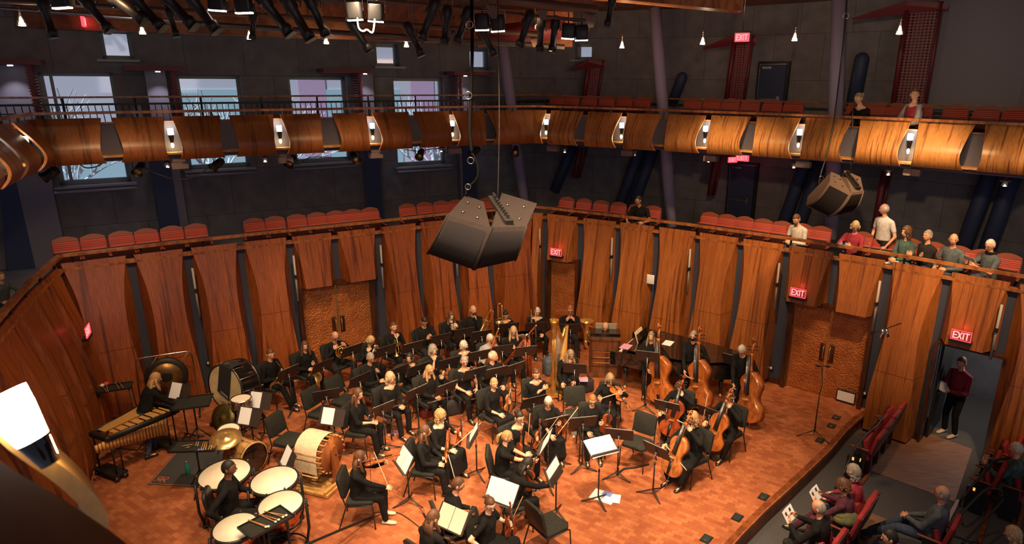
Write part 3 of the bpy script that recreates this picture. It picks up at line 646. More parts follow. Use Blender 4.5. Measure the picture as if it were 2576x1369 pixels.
# right back walls
RDIR = (BR.p[1]-BR.p[0]).normalized()
def wr(px, py): q = on_plane(px, py, BR.p[0], BR.p[1]); return (Vector((q.x, q.y))-BR.p[0]).dot(RDIR), q.z
ra, rb = wr(1447, 110), wr(1489, 150); W8 = (ra[0], rb[0], rb[1], ra[1]); wall_plane('wall_right_back', BR.p[0], BR.p[1], 0, 10.5, [W8])
win_list = [(i, w_, WL0, angL) for i, w_ in enumerate(wins+smalls)]+[(7, W8, BR.p[0], atan2(RDIR.y, RDIR.x))]
for i, (u0, u1, z0, z1), o_, a_ in win_list:
    root = struct(empty('window_%d' % (i+1), (o_.x, o_.y, 0), a_))
    b = mb('window_frame'); f = .085; y = .27; big = i < 4
    for u in ((u0+f/2, u1-f/2)): b.box((u, y, (z0+z1)/2), (f, .1, z1-z0))
    for z in ((z0+f/2, z1-f/2)): b.box(((u0+u1)/2, y, z), (u1-u0, .1, f))
    if big:
        zt = 4.2; b.box(((u0+u1)/2, y, zt), (u1-u0, .08, .06))
        b.box((u0+(u1-u0)*(.45 if i != 3 else .55), y, (z0+zt)/2), (.07, .08, zt-z0))
        if i == 0: b.box((u0+.22, y, (z0+z1)/2), (.06, .08, z1-z0))
    b.build('window_frame', root)
    b = mb('window_glass'); b.add([(u0, y, z0), (u1, y, z0), (u1, y, z1), (u0, y, z1)], [(0, 1, 2, 3)], False); b.build('glass_pane', root)
    b = mb('window_sill'); b.box(((u0+u1)/2, .06, z0-.03), (u1-u0+.2, .5, .05)); b.tube([(u0-.1, -.24, z0-.12), (u1+.1, -.24, z0-.12)], .035) if big else None; b.build('window_sill', root)
wall_plane('wall_right_back', BR.p[1], BR.p[2], 0, 10.5, [])
wall_plane('wall_right_back', BR.p[2], BR.p[3], 0, 10.5, [])
# paler plain wall bay on the upper right
qa, qb = on_plane(2355, 60, BR.p[1]-Vector((.25, .25)), BR.p[2]-Vector((.25, .25))), (10.2-.2, 14.8-.3)
b = mb('mauve_paint'); e = Path([(qa.x, qa.y), (9.95, 14.55), (13.3, 9.4)]); ribbon(b, e, [(0, FL2), (0, 10.4), (-.12, 10.4), (-.12, FL2)]); struct(b.build('wall_bay'))

# ---- outside: facing building and bare trees
def outside():
    nrm = Vector((-WD.y, WD.x)); base = Matrix.Translation((WL0.x, WL0.y, 0)) @ Matrix.Rotation(angL, 4, 'Z')
    r = empty('facing_building', label='pale building with pink and teal wall bays seen through the gallery windows', cat='building'); r.matrix_world = base
    b = mb('white_render'); b.box((12, 9.5, 3), (44, 1, 14)); b.build('wall', r)
    for u in (1.6, 7.2, 12.5, 17): b = mb('pink_render'); b.box((u, 8.95, 3), (1.0, .1, 14)); b.build('pink_bay', r)
    for u, wd, z0, z1 in ((4.4, 3.0, -1, 4.2), (9.3, 3.2, -1, 6.4), (14.5, 3, -1, 6.4), (19.5, 3.4, -1, 6.4)): b = mb('teal_glass'); b.box((u, 8.95, (z0+z1)/2), (wd, .08, z1-z0)); b.build('glass_bay', r)
    for k, (u, h) in enumerate(((4.2, 7.2), (8.6, 7.4), (15.6, 6.8), (18.6, 6.6))):
        b = mb('bark_white'); rnd = random.Random(k)
        def br(p, d, l, rad, dep):
            q = p+d*l; m_ = p.lerp(q, .5)+Vector((rnd.uniform(-.1, .1), rnd.uniform(-.1, .1), 0))*l
            b.tube([p, m_, q], [rad, rad*.85, rad*.7], 5, cap=False)
            if dep == 0: return
            for _ in range(3 if dep > 1 else 4): br(q.lerp(p, rnd.uniform(0, .45)), (d+Vector((rnd.uniform(-.8, .8), rnd.uniform(-.5, .5), rnd.uniform(-.15, .7)))).normalized(), l*rnd.uniform(.6, .85), rad*.68, dep-1)
        br(Vector((0, 0, 0)), Vector((.05, 0, 1)), h*.34, .11, 5)
        o = b.build('bare_tree'); o.matrix_world = base @ Matrix.Translation((u, 3.2+k*.3, 0)); tag(o, ['bare pale tree outside the leftmost gallery window', 'bare pale tree outside the second gallery window', 'bare pale tree outside the third gallery window', 'bare pale tree outside the rightmost tall gallery window'][k], 'tree')
    b = mb('white_render'); b.box((12, 4.6, -.1), (44, 9, .2)); o = b.build('floor_outside'); o.matrix_world = base; struct(o)
outside()
# ------------------------------------------------------------------ upper balcony front
def solve(px, py, path, z=6.0):                     # point above `path` seen at pixel px, py
    for _ in range(12):
        s = path.find(px, z); q = path.at(s); d = ray(px, py); t = q.length/np.hypot(d[0], d[1]); z = CZ+d[2]*t
    return s, Vector((q.x, q.y, z))
UR = ALL                                            # plan line of the balcony front
FPROF = [(0, 0, 1), (.08, .04, .98), (.18, .10, .94), (.30, .18, .90), (.42, .25, .86), (.54, .31, .83), (.64, .345, .81), (.74, .355, .81), (.84, .33, .84), (.93, .28, .885), (1, .22, .93)]
def fascia_panel(a, c, z1, z0, m='zebrano', bul=1.0):
    mid = (a+c)/2; L = (c-a).length; ang = atan2(c.y-a.y, c.x-a.x); b = mb(m); N = 24; fr = []; bk = []
    for i in range(N+1):
        t = i/N
        for (t0, d0, w0), (t1, d1, w1) in zip(FPROF, FPROF[1:]):
            if t <= t1+1e-9: k = (t-t0)/(t1-t0); d = d0+(d1-d0)*k; w = w0+(w1-w0)*k; break
        z = z1-t*(z1-z0)-(z0+z1)/2; d *= bul; x = L/2*w
        fr.append(((-x, -d, z), (x, -d, z))); bk.append(((-x, -d+.045, z), (x, -d+.045, z)))
    for A, Bq in ((fr, None), (bk, None)):
        b.add([v for r in A for v in r], [(2*i, 2*i+1, 2*i+3, 2*i+2) for i in range(N)], True)
    for k in (0, 1):
        vs = []
        for i in range(N+1): vs += [fr[i][k], bk[i][k]]
        b.add(vs, [(2*i, 2*i+1, 2*i+3, 2*i+2) for i in range(N)], True)
    b.add([fr[0][0], fr[0][1], bk[0][1], bk[0][0]], [(0, 1, 2, 3)], False); b.add([fr[-1][0], fr[-1][1], bk[-1][1], bk[-1][0]], [(0, 1, 2, 3)], False)
    o = b.build('fascia_panel'); o.location = (mid.x, mid.y, (z0+z1)/2); o.rotation_euler = (0, 0, ang)
    bm = bmesh.new(); bm.from_mesh(o.data)
    for e in bm.edges:
        if len(e.link_faces) == 2 and e.calc_face_angle(0) > .5: e.smooth = False
    bm.to_mesh(o.data); bm.free()
    return o
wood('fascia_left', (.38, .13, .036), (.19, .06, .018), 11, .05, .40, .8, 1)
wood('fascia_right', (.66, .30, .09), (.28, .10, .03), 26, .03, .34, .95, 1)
FT, FB = 6.10, 5.26
fpx = [(90, 256), (283, 414), (434, 555), (577, 688), (706, 807), (836, 922), (937, 1028), (1040, 1129), (1138, 1217), (1226, 1342), (1342, 1374), (1386, 1466), (1479, 1564), (1577, 1664), (1681, 1775), (1789, 1887), (1903, 2012), (2026, 2141), (2162, 2289), (2308, 2450), (2475, 2640)]
bow = []
rise = lambda x: max(0, x-2.5)*.016
FPP = Path([(q.x, q.y) for q in ALL.p]); n = 0
def fs(px): return RP.find(px, 6.0)
for i, (x0, x1) in enumerate(fpx):
    a, c = RP.at(fs(x0)), RP.at(fs(x1)); m_ = (a+c)/2; dz = rise(m_.x)
    if i == 0: a = RP.at(0)
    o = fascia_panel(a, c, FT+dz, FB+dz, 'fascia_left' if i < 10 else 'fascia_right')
    tag(o, 'bulging wood balcony front panel, %s along the main run from the left corner' % ORD[i], 'balcony panel', 'bulging panels of the upper balcony front')
nfp = []
for i in range(4):
    s1 = NP.L-.02-i*1.06; s0 = s1-.86; a, c = NP.at(s0), NP.at(s1)
    o = fascia_panel(a, c, FT, FB, 'fascia_left'); nfp.append((s0, s1))
    tag(o, 'bulging balcony front panel on the near left side, %s back from the corner' % ORD[i], 'balcony panel', 'bulging panels of the upper balcony front')
# backing, ledge and rail of the balcony front
def dzpath(): pass
b = mb('fascia_back'); ribbon(b, RP, [(-.06, FB+.02), (-.06, FT-.10), (-.12, FT-.10), (-.12, FB+.02)]); struct(b.build('trim_balcony_back'))
b = mb('fascia_back'); ribbon(b, NP, [(-.06, FB+.02), (-.06, FT-.10), (-.12, FT-.10), (-.12, FB+.02)]); struct(b.build('trim_balcony_left'))
for p in (RP, NP):
    b = mb('rail_wood'); ribbon(b, p, [(-.03, FT-.11), (-.03, FT-.085), (-.16, FT-.085), (-.16, FT-.11)]); struct(b.build('trim_balcony_cap'))
    b = mb('pine'); ribbon(b, p, [(.16, FB+.10), (.16, FB+.14), (-.06, FB+.14), (-.06, FB+.10)]); struct(b.build('trim_balcony_ledge'))
rail(RP, 6.2, label='wooden handrail along the front of the upper balcony', posts=1.4, pz=.2)
rail(NP, 6.2, label='wooden handrail on the near left side of the upper balcony', posts=1.4, pz=.2)
# sconces in the gaps
def make_sconce():
    r = empty('wall_sconce')
    b = mb('lamp_glow'); b.lathe([(.052, .09), (.052, .21), (.046, .21), (.046, .09)], 14); b.build('glass_shade', r)
    b = mb('black_gloss'); b.lathe([(.022, -.07), (.034, -.05), (.050, .05), (.056, .09), (.0, .09)], 14); b.build('holder', r)
    b = mb('bulb_glow'); b.ball((0, 0, -.12), (.028, .028, .05), 10, 6); b.build('bulb', r)
    b = mb('steel'); b.box((0, .06, 0), (.03, .10, .03)); b.build('arm', r)
    return r
sc0 = make_sconce()
ns = []
gaps = [('gap', 424, 0), (0, 697, 0), (0, 930, 0), (0, 1133, 0), (0, 1380, 0), (0, 1570.5, 0), (0, 1782, 0), (0, 2019, 0), (0, 2298, 0)]
for k, g in enumerate(gaps):
    s = fs(g[1]); q = RP.at(s)+RP.nrm(s)*.13; u = RP.nrm(s); dz = rise(q.x); rz = atan2(u.y, u.x)+pi/2
    loc = (q.x, q.y, 5.66+dz)
    o = place(sc0, loc, rz) if k == 0 else dup(sc0, loc, rz)
    tag(o, 'lit sconce lamp in the balcony front, %s from the left on the long run' % ORD[k], 'sconce', 'sconces in the balcony front')
    lamp('sconce_light', 'POINT', (q.x, q.y, 5.50+dz), None, 8, (1, .66, .30), .03); lamp('sconce_light', 'POINT', (q.x, q.y, 5.89+dz), None, 5, (1, .80, .55), .04)
    b = mb('box_grey'); b.box((0, 0, 0), (.30, .16, .13)); b.box((0, .0, .10), (.24, .03, .06)); o = b.build('junction_box'); q2 = RP.at(s)-RP.nrm(s)*.06
    o.location = (q2.x+.1, q2.y, 5.12+dz); o.rotation_euler = (0, 0, rz); tag(o, 'grey metal box under the balcony front, %s from the left' % ORD[k], 'box', 'grey boxes under the balcony front')
for k in (0, 2):
    s0, s1 = nfp[k]; s = s0-.10; q = NP.at(s)+NP.nrm(s)*.13; u = NP.nrm(s)
    dup(sc0, (q.x, q.y, 5.66), atan2(u.y, u.x)+pi/2, 'lit sconce on the near left balcony front, %s' % ('close to the corner' if k == 0 else 'cut by the left picture edge'), 'sconces in the balcony front', 'sconce')
    lamp('sconce_light', 'POINT', (q.x, q.y, 5.50), None, 5.5, (1, .66, .30), .03); lamp('sconce_light', 'POINT', (q.x, q.y, 5.89), None, 2.6, (1, .80, .55), .04)

# back railing of the upper gallery
BKL = Path([(q.x, q.y) for q in ALL.off(2.0).sub(0, ALL.off(2.0).L*.60).p]); offr = ALL.off(2.35)
sA = offr.find(1290, 6.4, offr.L*.35)
BKR = offr.sub(sA, offr.L)
r = rail(BKL, 6.43, label='long upper balcony back railing with thin balusters in front of the windows', wdt=.04, hgt=.04, posts=1.3, pz=1.2)
def bar(path, z, h, parent, m='black', nm='bar'):
    b = mb(m); ribbon(b, path, [(.015, z), (.015, z+h), (-.015, z+h), (-.015, z)]); o = b.build(nm, parent); o.location = -Vector(parent.location)
bar(BKL, 6.26, .045, r); bar(BKL, 6.10, .02, r); bar(BKL, 5.30, .03, r)
me = None; s = BKL.find(-20, 6.2); cnt = 0; smax = BKL.find(1330, 6.2)
step = (smax-s)/99
while cnt < 99:
    q = BKL.at(s)
    if me is None: b = mb('dark_steel'); b.tube([(0, 0, -.5), (0, 0, .48)], .010, 6); o0 = b.build('baluster', r); me = o0.data; o = o0
    else: o = bpy.data.objects.new('baluster', me); COL.objects.link(o); o.parent = r
    o.location = Vector((q.x, q.y, 5.78))-Vector(r.location); o.rotation_euler = (radians(5), 0, 0); s += step; cnt += 1
r = rail(BKR, 6.40, label='dark railing behind the seats of the upper right balcony', wdt=.04, hgt=.035, posts=1.3, pz=1.2)
bar(BKR, 6.20, .07, r); bar(BKR, 5.95, .02, r); bar(BKR, 5.60, .03, r)

# ------------------------------------------------------------------ pilasters, columns, leaning ducts, red towers
def plank(name, p0, p1, w, d, m, label, cat, group=None, ang=angL):
    r = Vector(p1)-Vector(p0); b = mb(m); X = Vector((cos(ang), sin(ang), 0)); Y = Vector((-sin(ang), cos(ang), 0))
    vs = [Vector(p)+X*a*w/2+Y*c*d/2-Vector(p0) for p in (p0, p1) for a, c in ((-1, -1), (1, -1), (1, 1), (-1, 1))]
    b.add(vs, [(3, 2, 1, 0), (4, 5, 6, 7), (0, 1, 5, 4), (1, 2, 6, 5), (2, 3, 7, 6), (3, 0, 4, 7)], False); o = b.build(name); o.location = p0
    return tag(o, label, cat, group)
for k, (x, y, wd) in enumerate(((28, 170, .62), (388, 178, .42), (912, 190, .40), (1158, 195, .40))):
    q = on_plane(x, y, WL0, WL1); nI = Vector((WD.y, -WD.x, 0))
    p = Vector((q.x, q.y, 0))+nI*.14
    plank('pilaster', (p.x, p.y, FL1), (p.x, p.y, q.z+.05), wd, .25, 'mauve_paint', 'flat mauve pilaster on the window wall, %s from the left' % ORD[k], 'pilaster', 'pilasters on the window wall')
    # hood with downlight
    xr, yr = ((80, 165), (432, 180), (888, 185), (1137, 190))[k]
    q2 = on_plane(xr, yr, WL0, WL1)+nI*.35
    ht = empty('light_hood', (q2.x, q2.y, q2.z), angL, 'red edged hood with perforated side and downlight beside tall window %s from left' % ORD[k], 'light hood', 'hoods beside the tall windows')
    b = mb('red_steel'); b.box((-.35 if k != 3 else .35, -.05, .06), (1.2, .8, .10)); b.build('hood_top', ht)
    b = mb('perforated_red'); b.box((0, 0, -1.0), (.14, .5, 2.05)); b.build('side_screen', ht)
    b = mb('red_steel'); b.box((0, -.25, -1.0), (.05, .05, 2.05)); b.build('post', ht)
    b = mb('cold_glow'); b.lathe([(0, -.01), (.05, -.01), (.05, .01), (0, .01)], 12, T=Matrix.Translation((-.3 if k < 2 else .16, -.25, -.01))); b.build('downlight', ht)
    lp = ht.matrix_basis @ Vector((0, 0, 0)); c_ = Matrix.Rotation(angL, 4, 'Z') @ Vector((-.3 if k < 2 else .16, -.3, -.06))
    lamp('hood_light', 'SPOT', (q2.x+c_.x, q2.y+c_.y, q2.z-.04), (p.x, p.y, q2.z-1.6), 26, (.92, .88, 1), .04, 75, .8)
OFFC = ALL.off(1.9)
def tubecol(name, pts, rad, m, label, cat, path=OFFC, group=None, dome=False):
    Q = [solve(x, y, path, z)[1] for x, y, z in pts]
    d = (Q[1]-Q[0]).normalized(); b = mb(m)
    if dome: b.tube([Vector((0, 0, 0)), Q[1]-Q[0]]+[Q[1]-Q[0]+d*rad*sin(a) for a in (.4, .8, 1.2, 1.5)], [rad, rad]+[rad*cos(a) for a in (.4, .8, 1.2, 1.5)], 18)
    else: b.tube([Vector((0, 0, 0)), Q[1]-Q[0]], rad, 18)
    o = b.build(name); o.location = Q[0]; return tag(o, label, cat, group)
tubecol('round_column', [(1326, 560, 3.5), (1262, 95, 8)], .155, 'column_paint', 'round lavender column behind the far corner of the balcony', 'column')
tubecol('round_column', [(1690, 570, 3.5), (1648, 20, 8.5)], .155, 'column_paint', 'round lavender column behind the seated man in black', 'column')
tubecol('round_column', [(2090, 600, 3.5), (2112, -10, 8.5)], .165, 'column_paint', 'round lavender column between the two upper right red towers', 'column')
OFFW = Path([(q.x, q.y) for q in BR.off(-.45).p])
for k, (x, y) in enumerate(((1603, 395), (1637, 395), (2022, 420), (2060, 425), (2478, 470), (2535, 480))):
    q0 = solve(x-.36*170, y+170, OFFW, 3.5); 
    tubecol('leaning_duct', [(x-.36*190, y+190, 3.0), (x+.36*70, y-70, 6)], .17, 'blue_paint', 'dark blue leaning round duct in the lower gallery, %s from the left' % ORD[k], 'duct', OFFW, 'leaning blue ducts')
tubecol('leaning_duct', [(1690, 262, 6), (1716, 195, 7)], .15, 'blue_paint', 'short blue leaning duct with rounded top behind the middle upper seats', 'duct', OFFW, dome=True)
tubecol('leaning_duct', [(2146, 262, 6), (2168, 150, 7)], .17, 'blue_paint', 'tall blue leaning duct with rounded top behind the upper blonde spectator', 'duct', OFFW, dome=True)
tubecol('leaning_duct', [(1395, 480, 3), (1440, 370, 5)], .16, 'blue_paint', 'dark blue leaning duct behind the leftmost seats of the right gallery', 'duct', OFFW)
plank('blue_pier', tuple(on_plane(75, 672, WL0, WL1)+Vector((.08, -.13, 0))), tuple(on_plane(48, 430, WL0, WL1)+Vector((.08, -.13, 0))), .72, .2, 'blue_paint', 'flat blue pier on the wall at the far left of the lower gallery', 'pier')
for k, (x, y) in enumerate(((418, 500), (932, 450), (1172, 440))):
    q = on_plane(x, y, WL0, WL1); plank('blue_pier', (q.x+.09, q.y-.16, FL1), (q.x+.09, q.y-.16, 5.0), .42, .25, 'blue_paint', 'flat blue pier under the upper balcony, %s of three between the windows' % ORD[k], 'pier')
OFFT = Path([(q.x, q.y) for q in BR.off(-.9).p])
def tower(px0, py0, px1, py1, w, label, wing=.9, z0=None):
    q0 = solve(px0, py0, OFFT, 6)[1]; q1 = solve(px1, py1, OFFT, 8)[1]; r = empty('perforated_tower', q0, 0, label, 'tower')
    s = OFFT.find(px0, 6); t = OFFT.tan(s); X = Vector((t.x, t.y, 0)); Y = Vector((-t.y, t.x, 0)); A = Vector((0, 0, 0)); B = q1-q0
    b = mb('red_steel'); b.tube([A, B], .065, 4); b.tube([A+X*w, B+X*w], .04, 4); b.build('post', r)
    b = mb('perforated_red'); b.add([A+Y*.02, A+X*w+Y*.1, B+X*w+Y*.1, B+Y*.02], [(0, 1, 2, 3)], False); b.add([A, A+Y*.6+X*.05, B+Y*.6+X*.05, B], [(0, 1, 2, 3)], False); b.build('screen', r)
    b = mb('red_steel'); b.add([B+Vector((0, 0, .05))-Y*.1, B-X*wing-Vector((0, 0, .25)), B+Y*.7, B+X*w*1.2-Vector((0, 0, .06)), B+Vector((0, 0, -.05))-Y*.1, B-X*wing-Vector((0, 0, .30)), B+Y*.7-Vector((0, 0, .1)), B+X*w*1.2-Vector((0, 0, .16))],
                               [(0, 1, 2, 3), (7, 6, 5, 4), (0, 4, 5, 1), (3, 7, 4, 0), (2, 6, 7, 3), (1, 5, 6, 2)], False); b.build('canopy', r)
    return r
tower(1467, 262, 1483, 152, .42, 'small dark red perforated tower behind the left upper seats', .55)
tower(1826, 262, 1849, 92, .50, 'dark red perforated tower left of the upper blue door', .9)
tower(2245, 272, 2285, 8, .66, 'large dark red perforated tower behind the upper right spectators', 1.15)
def lowfin(px0, py0, px1, py1, label):
    q0 = solve(px0, py0, OFFT, 4)[1]; q1 = solve(px1, py1, OFFT, 5.3)[1]; b = mb('red_steel'); b.tube([(0, 0, 0), q1-q0], .09, 4); b.tube([Vector((.14, .1, 0)), q1-q0+Vector((.2, .1, 0))], .04, 4); o = b.build('red_strut'); o.location = q0; tag(o, label, 'strut')
lowfin(1446, 448, 1460, 372, 'dark red strut hanging under the balcony by the leaning duct'); lowfin(1786, 492, 1801, 395, 'dark red strut left of the lower blue door'); lowfin(2200, 575, 2226, 430, 'dark red strut behind the standing man in the gallery')
# blue gallery doors
def gdoor(n, x0, x1, ytop, ybot, zf):
    a, c = BR.p[1], BR.p[2]; A = on_plane(x0, ytop, a, c); B = on_plane(x1, ytop, a, c); u = (c-a).normalized(); ang = atan2(u.y, u.x); nI = Vector((u.y, -u.x, 0))
    L = (B-A).length; r = struct(empty('door_%d' % n, (A.x+nI.x*.02, A.y+nI.y*.02, zf), ang)); h = A.z-zf
    b = mb('black'); b.box((L/2, -.03, h/2), (L, .10, h)); b.build('frame', r)
    b = mb('blue_paint'); b.box((L/2, -.09, h/2-.02), (L-.14, .03, h-.12)); lf = b.build('leaf', r)
    b = mb('steel'); b.box((L/2-.15, -.13, h-.16), (.26, .06, .05)); b.build('door_closer', r)
    b = mb('steel'); b.box((L/2, -.13, .98), (L-.3, .05, .05)); b.box((L-.2, -.13, .98), (.08, .07, .18)); b.build('push_bar', r)
    b = mb('steel'); b.box((.065, -.10, h/2), (.012, .02, h-.1)); b.box((L/2, -.10, h-.07), (L-.14, .02, .012)); b.build('edge_strip', r)
gdoor(5, 1912, 1991, 155, 300, FL2); gdoor(6, 1838, 1912, 404, 560, FL1)

# ------------------------------------------------------------------ theatre seats
def make_seat(cloth='seat_cloth', shell='seat_shell', scallop=True):
    r = empty('theatre_seat')
    tilt = Matrix.Rotation(radians(-12), 3, 'X')
    b = mb(cloth); b.rbox((0, 0, 0), (.47, .44, .07), .06, rot=Matrix.Rotation(radians(90+12), 3, 'X')); b.build('backrest', r, (0, -.22, .74))
    b = mb(shell); b.rbox((0, 0, 0), (.48, .46, .02), .05, rot=Matrix.Rotation(radians(90+12), 3, 'X')); b.build('back_shell', r, (0, -.262, .72))
    if scallop: b = mb('cherry'); b.prism([(x, .46+.075*cos(x/.22*1.4)**1) for x in np.linspace(-.22, .22, 13)]+[(.22, .40), (-.22, .40)], 0, .02, T=Matrix.Translation((0, -.20, .53)) @ Matrix.Rotation(radians(90+12), 4, 'X')); b.build('top_shell', r)
    b = mb(cloth); b.rbox((0, .0, 0), (.45, .07, .40), .03, rot=Matrix.Rotation(radians(-14), 3, 'X')); b.build('seat', r, (0, -.10, .60))
    b = mb(shell); b.rbox((0, .0, 0), (.43, .03, .40), .015, rot=Matrix.Rotation(radians(-14), 3, 'X')); b.box((0, -.02, -.42), (.06, .2, .36)); b.build('seat_pan', r, (0, -.05, .60))
    for s in (-1, 1):
        b = mb('cherry'); b.rbox((s*.262, .0, .64), (.045, .34, .03), .02); b.build('armrest', r)
        b = mb('black'); b.box((s*.262, -.02, .32), (.035, .20, .62)); b.build('arm_support', r)
    return r
seat0 = make_seat(); NSEAT = [0]
def put_seat(x, y, z, rz, label, group):
    NSEAT[0] += 1
    return tag(place(seat0, (x, y, z), rz), label, 'seat', group) if NSEAT[0] == 1 else dup(seat0, (x, y, z), rz, label, group, 'seat')
def seat_row(pxs, off, zf, lab, group, zref=.72):
    pth = ALL.off(off)
    for k, px in enumerate(pxs):
        s = pth.find(px, zf+zref, SA*.9); q = pth.at(s); u = pth.nrm(s)
        put_seat(q.x, q.y, zf, atan2(u.y, u.x)-pi/2, lab % ORD[k], group)
seat_row([170, 240, 311, 375, 438, 499], .82, FL1, 'red striped seat in the left block of the lower gallery, %s from the left', 'lower gallery seats, left block')
seat_row([646, 699, 754, 805, 853, 897, 941], .82, FL1, 'red striped seat in the middle left block of the lower gallery, %s from the left', 'lower gallery seats, middle left block')
seat_row([1035, 1079, 1118, 1157, 1196, 1234], .82, FL1, 'red striped seat behind the big hanging loudspeaker, %s from the left', 'lower gallery seats, behind the loudspeaker')
seat_row([1415, 1459, 1502, 1546, 1590, 1632], .82, FL1, 'red striped seat near the man in the black T-shirt, %s from the left', 'lower gallery seats near the far corner')
seat_row([1774, 1818, 1862, 1909, 1957, 2006, 2054], .82, FL1, 'red striped seat in the block with the hooded sweatshirt man, %s from the left', 'lower gallery seats below the blue door')
seat_row([2158, 2216, 2276, 2336, 2398, 2460, 2524], .82, FL1, 'red striped seat in the right end block of the lower gallery, %s from the left', 'lower gallery seats at the right')
seat_row([1391, 1428, 1472, 1517, 1562, 1606], .95, FL2, 'red striped seat in the left block of the upper balcony, %s from the left', 'upper balcony seats, left block', .8)
seat_row([1734, 1780, 1827, 1877, 1933, 1987], .95, FL2, 'red striped seat in the middle block of the upper balcony, %s from the left', 'upper balcony seats, middle block', .8)
seat_row([2148, 2202, 2246, 2306, 2394, 2472, 2548], .95, FL2, 'red striped seat in the right block of the upper balcony, %s from the left', 'upper balcony seats, right block', .8)

# ------------------------------------------------------------------ exit signs
def letters(b, txt, w, h, t, y=0):
    """block capitals E X I T in local X/Z, centred"""
    G = {'E': [((0, 0), (0, 1)), ((0, 1), (.8, 1)), ((0, .5), (.7, .5)), ((0, 0), (.8, 0))], 'X': [((0, 0), (.85, 1)), ((0, 1), (.85, 0))], 'I': [((.2, 0), (.2, 1))], 'T': [((0, 1), (.9, 1)), ((.45, 0), (.45, 1))]}
    wd = {'E': 1.05, 'X': 1.1, 'I': .6, 'T': .9}; tot = sum(wd[c] for c in txt); x = -w/2; k = w/tot
    for c in txt:
        for (x0, z0), (x1, z1) in G[c]:
            p, q = Vector((x+x0*k, 0, (z0-.5)*h)), Vector((x+x1*k, 0, (z1-.5)*h)); d = (q-p); L = d.length+t*.8; d.normalize()
            a = atan2(d.z, d.x); b.box(((p+q)/2)+Vector((0, y, 0)), (L, .006, t), rot=Matrix.Rotation(-a, 3, 'Y'))
        x += wd[c]*k
def exit_sign(loc, rz, label, clear=True, sc=1.0, rod=0):
    r = empty('exit_sign', loc, rz, label, 'exit sign'); r.scale = (sc,)*3
    b = mb('sign_clear' if clear else 'sign_red'); b.box((0, 0, 0), (.34, .012 if clear else .05, .20)); b.build('plate', r)
    y = -.012 if clear else -.03
    b = mb('sign_letter'); letters(b, 'EXIT', .26, .12, .022, y); b.build('lettering', r)
    b = mb('sign_red')
    for s in (-1, 1): b.box((0, y, s*.095), (.34, .008, .012)); b.box((s*.165, y, 0), (.012, .008, .20))
    b.build('border', r)
    b = mb('black'); b.box((0, .02, -.125), (.38, .10, .05)) if clear else b.box((0, .0, .125), (.36, .08, .05)); b.build('base', r)
    if rod: b = mb('steel'); b.tube([(0, 0, .15), (0, 0, .15+rod)], .008, 6); b.build('rod', r)
    return r
for q, u, z0, i in EXITS:
    d, w = prof_at(min(1, (PZ-(z0+.25))/PZ)); s_ = {1: 0, 7: -.06, 10: -.06}[i]; t = Vector((-u.y, u.x))
    p = q+u*(d*.86+.12)+t*s_
    exit_sign((p.x, p.y, z0+.26), atan2(u.y, u.x)+pi/2, {1: 'lit red exit sign over the single copper door by the tuba', 7: 'lit red exit sign over the right double doors', 10: 'lit red exit sign over the open doorway with the man in red'}[i])
    lamp('exit_glow', 'POINT', (p.x+u.x*.02, p.y+u.y*.02, z0+.42), None, .9, (1, .05, .06), .05)
s = NP.L-1.0; q = NP.at(s)+NP.nrm(s)*.46; u = NP.nrm(s); exit_sign((q.x, q.y, 2.28), atan2(u.y, u.x)+pi/2, 'lit red exit sign seen edge on at the left stage corner'); lamp('exit_glow', 'POINT', (q.x+.03, q.y, 2.45), None, .35, (1, .05, .06), .05)
q = solve(1867, 94, OFFC, 7)[1]; exit_sign(q, -.5, 'red exit sign hanging on a rod above the upper balcony', False, 1.0, 1.4)
q = solve(1868, 396, OFFT, 5)[1]; exit_sign(q, -.5, 'red exit sign over the lower blue door, half hidden by the balcony front', False); q = solve(1843, 402, OFFT, 5)[1]; exit_sign(q, .2, 'smaller red exit sign turned sideways left of the lower blue door', False, .75)
q = on_plane(211, 60, WL0, WL1)+Vector((.4, -.6, 0)); exit_sign(q, 2.05, 'red exit sign seen almost edge on at the top left of the window wall', False)
# ------------------------------------------------------------------ hanging pendants over the balcony line
def make_pendant():
    r = empty('pendant_lamp'); b = mb('steel'); b.tube([(0, 0, .10), (0, 0, .22)], .018, 8); b.build('cap', r)
    b = mb('clear_plastic'); b.lathe([(.02, .10), (.05, .02), (.085, -.06), (.09, -.10), (.07, -.11)], 16); b.build('glass_bell', r)
    b = mb('bulb_glow'); b.ball((0, 0, -.02), (.03, .03, .045), 10, 6); b.lathe([(0, -.10), (.055, -.10), (.055, -.085), (0, -.085)], 12); b.build('bulb', r)
    b = mb('black'); b.tube([(0, 0, .22), (0, 0, 1.5)], .004, 4); b.build('cord', r); return r
pend0 = make_pendant()
for k, (x, y) in enumerate(((53, 50), (357, 72), (627, 86), (820, 98), (1022, 107), (1388, 118), (1565, 110), (1768, 100), (2000, 90), (2264, 72))):
    s, q = solve(x, y, ALL, 7.8); o = place(pend0, q, 0) if k == 0 else dup(pend0, q, 0)
    tag(o, 'small lit glass pendant lamp hanging above the balcony, %s from the left' % ORD[k], 'pendant lamp', 'pendant lamps above the balcony')
    if k in (0, 3, 7, 9): lamp('pendant_light', 'POINT', (q.x, q.y, q.z-.2), None, 7, (1, .82, .55), .08)
def make_downlight():
    r = empty('under_balcony_lamp'); b = mb('steel'); b.lathe([(.02, .10), (.03, .03), (.10, .0), (.10, -.01), (.02, .01)], 16); b.build('reflector', r)
    b = mb('bulb_glow'); b.ball((0, 0, .01), (.035, .035, .03), 10, 6); b.build('bulb', r); b = mb('clear_plastic'); b.lathe([(.05, 0), (.06, -.10), (.05, -.11)], 14); b.build('glass', r); return r
dl0 = make_downlight()
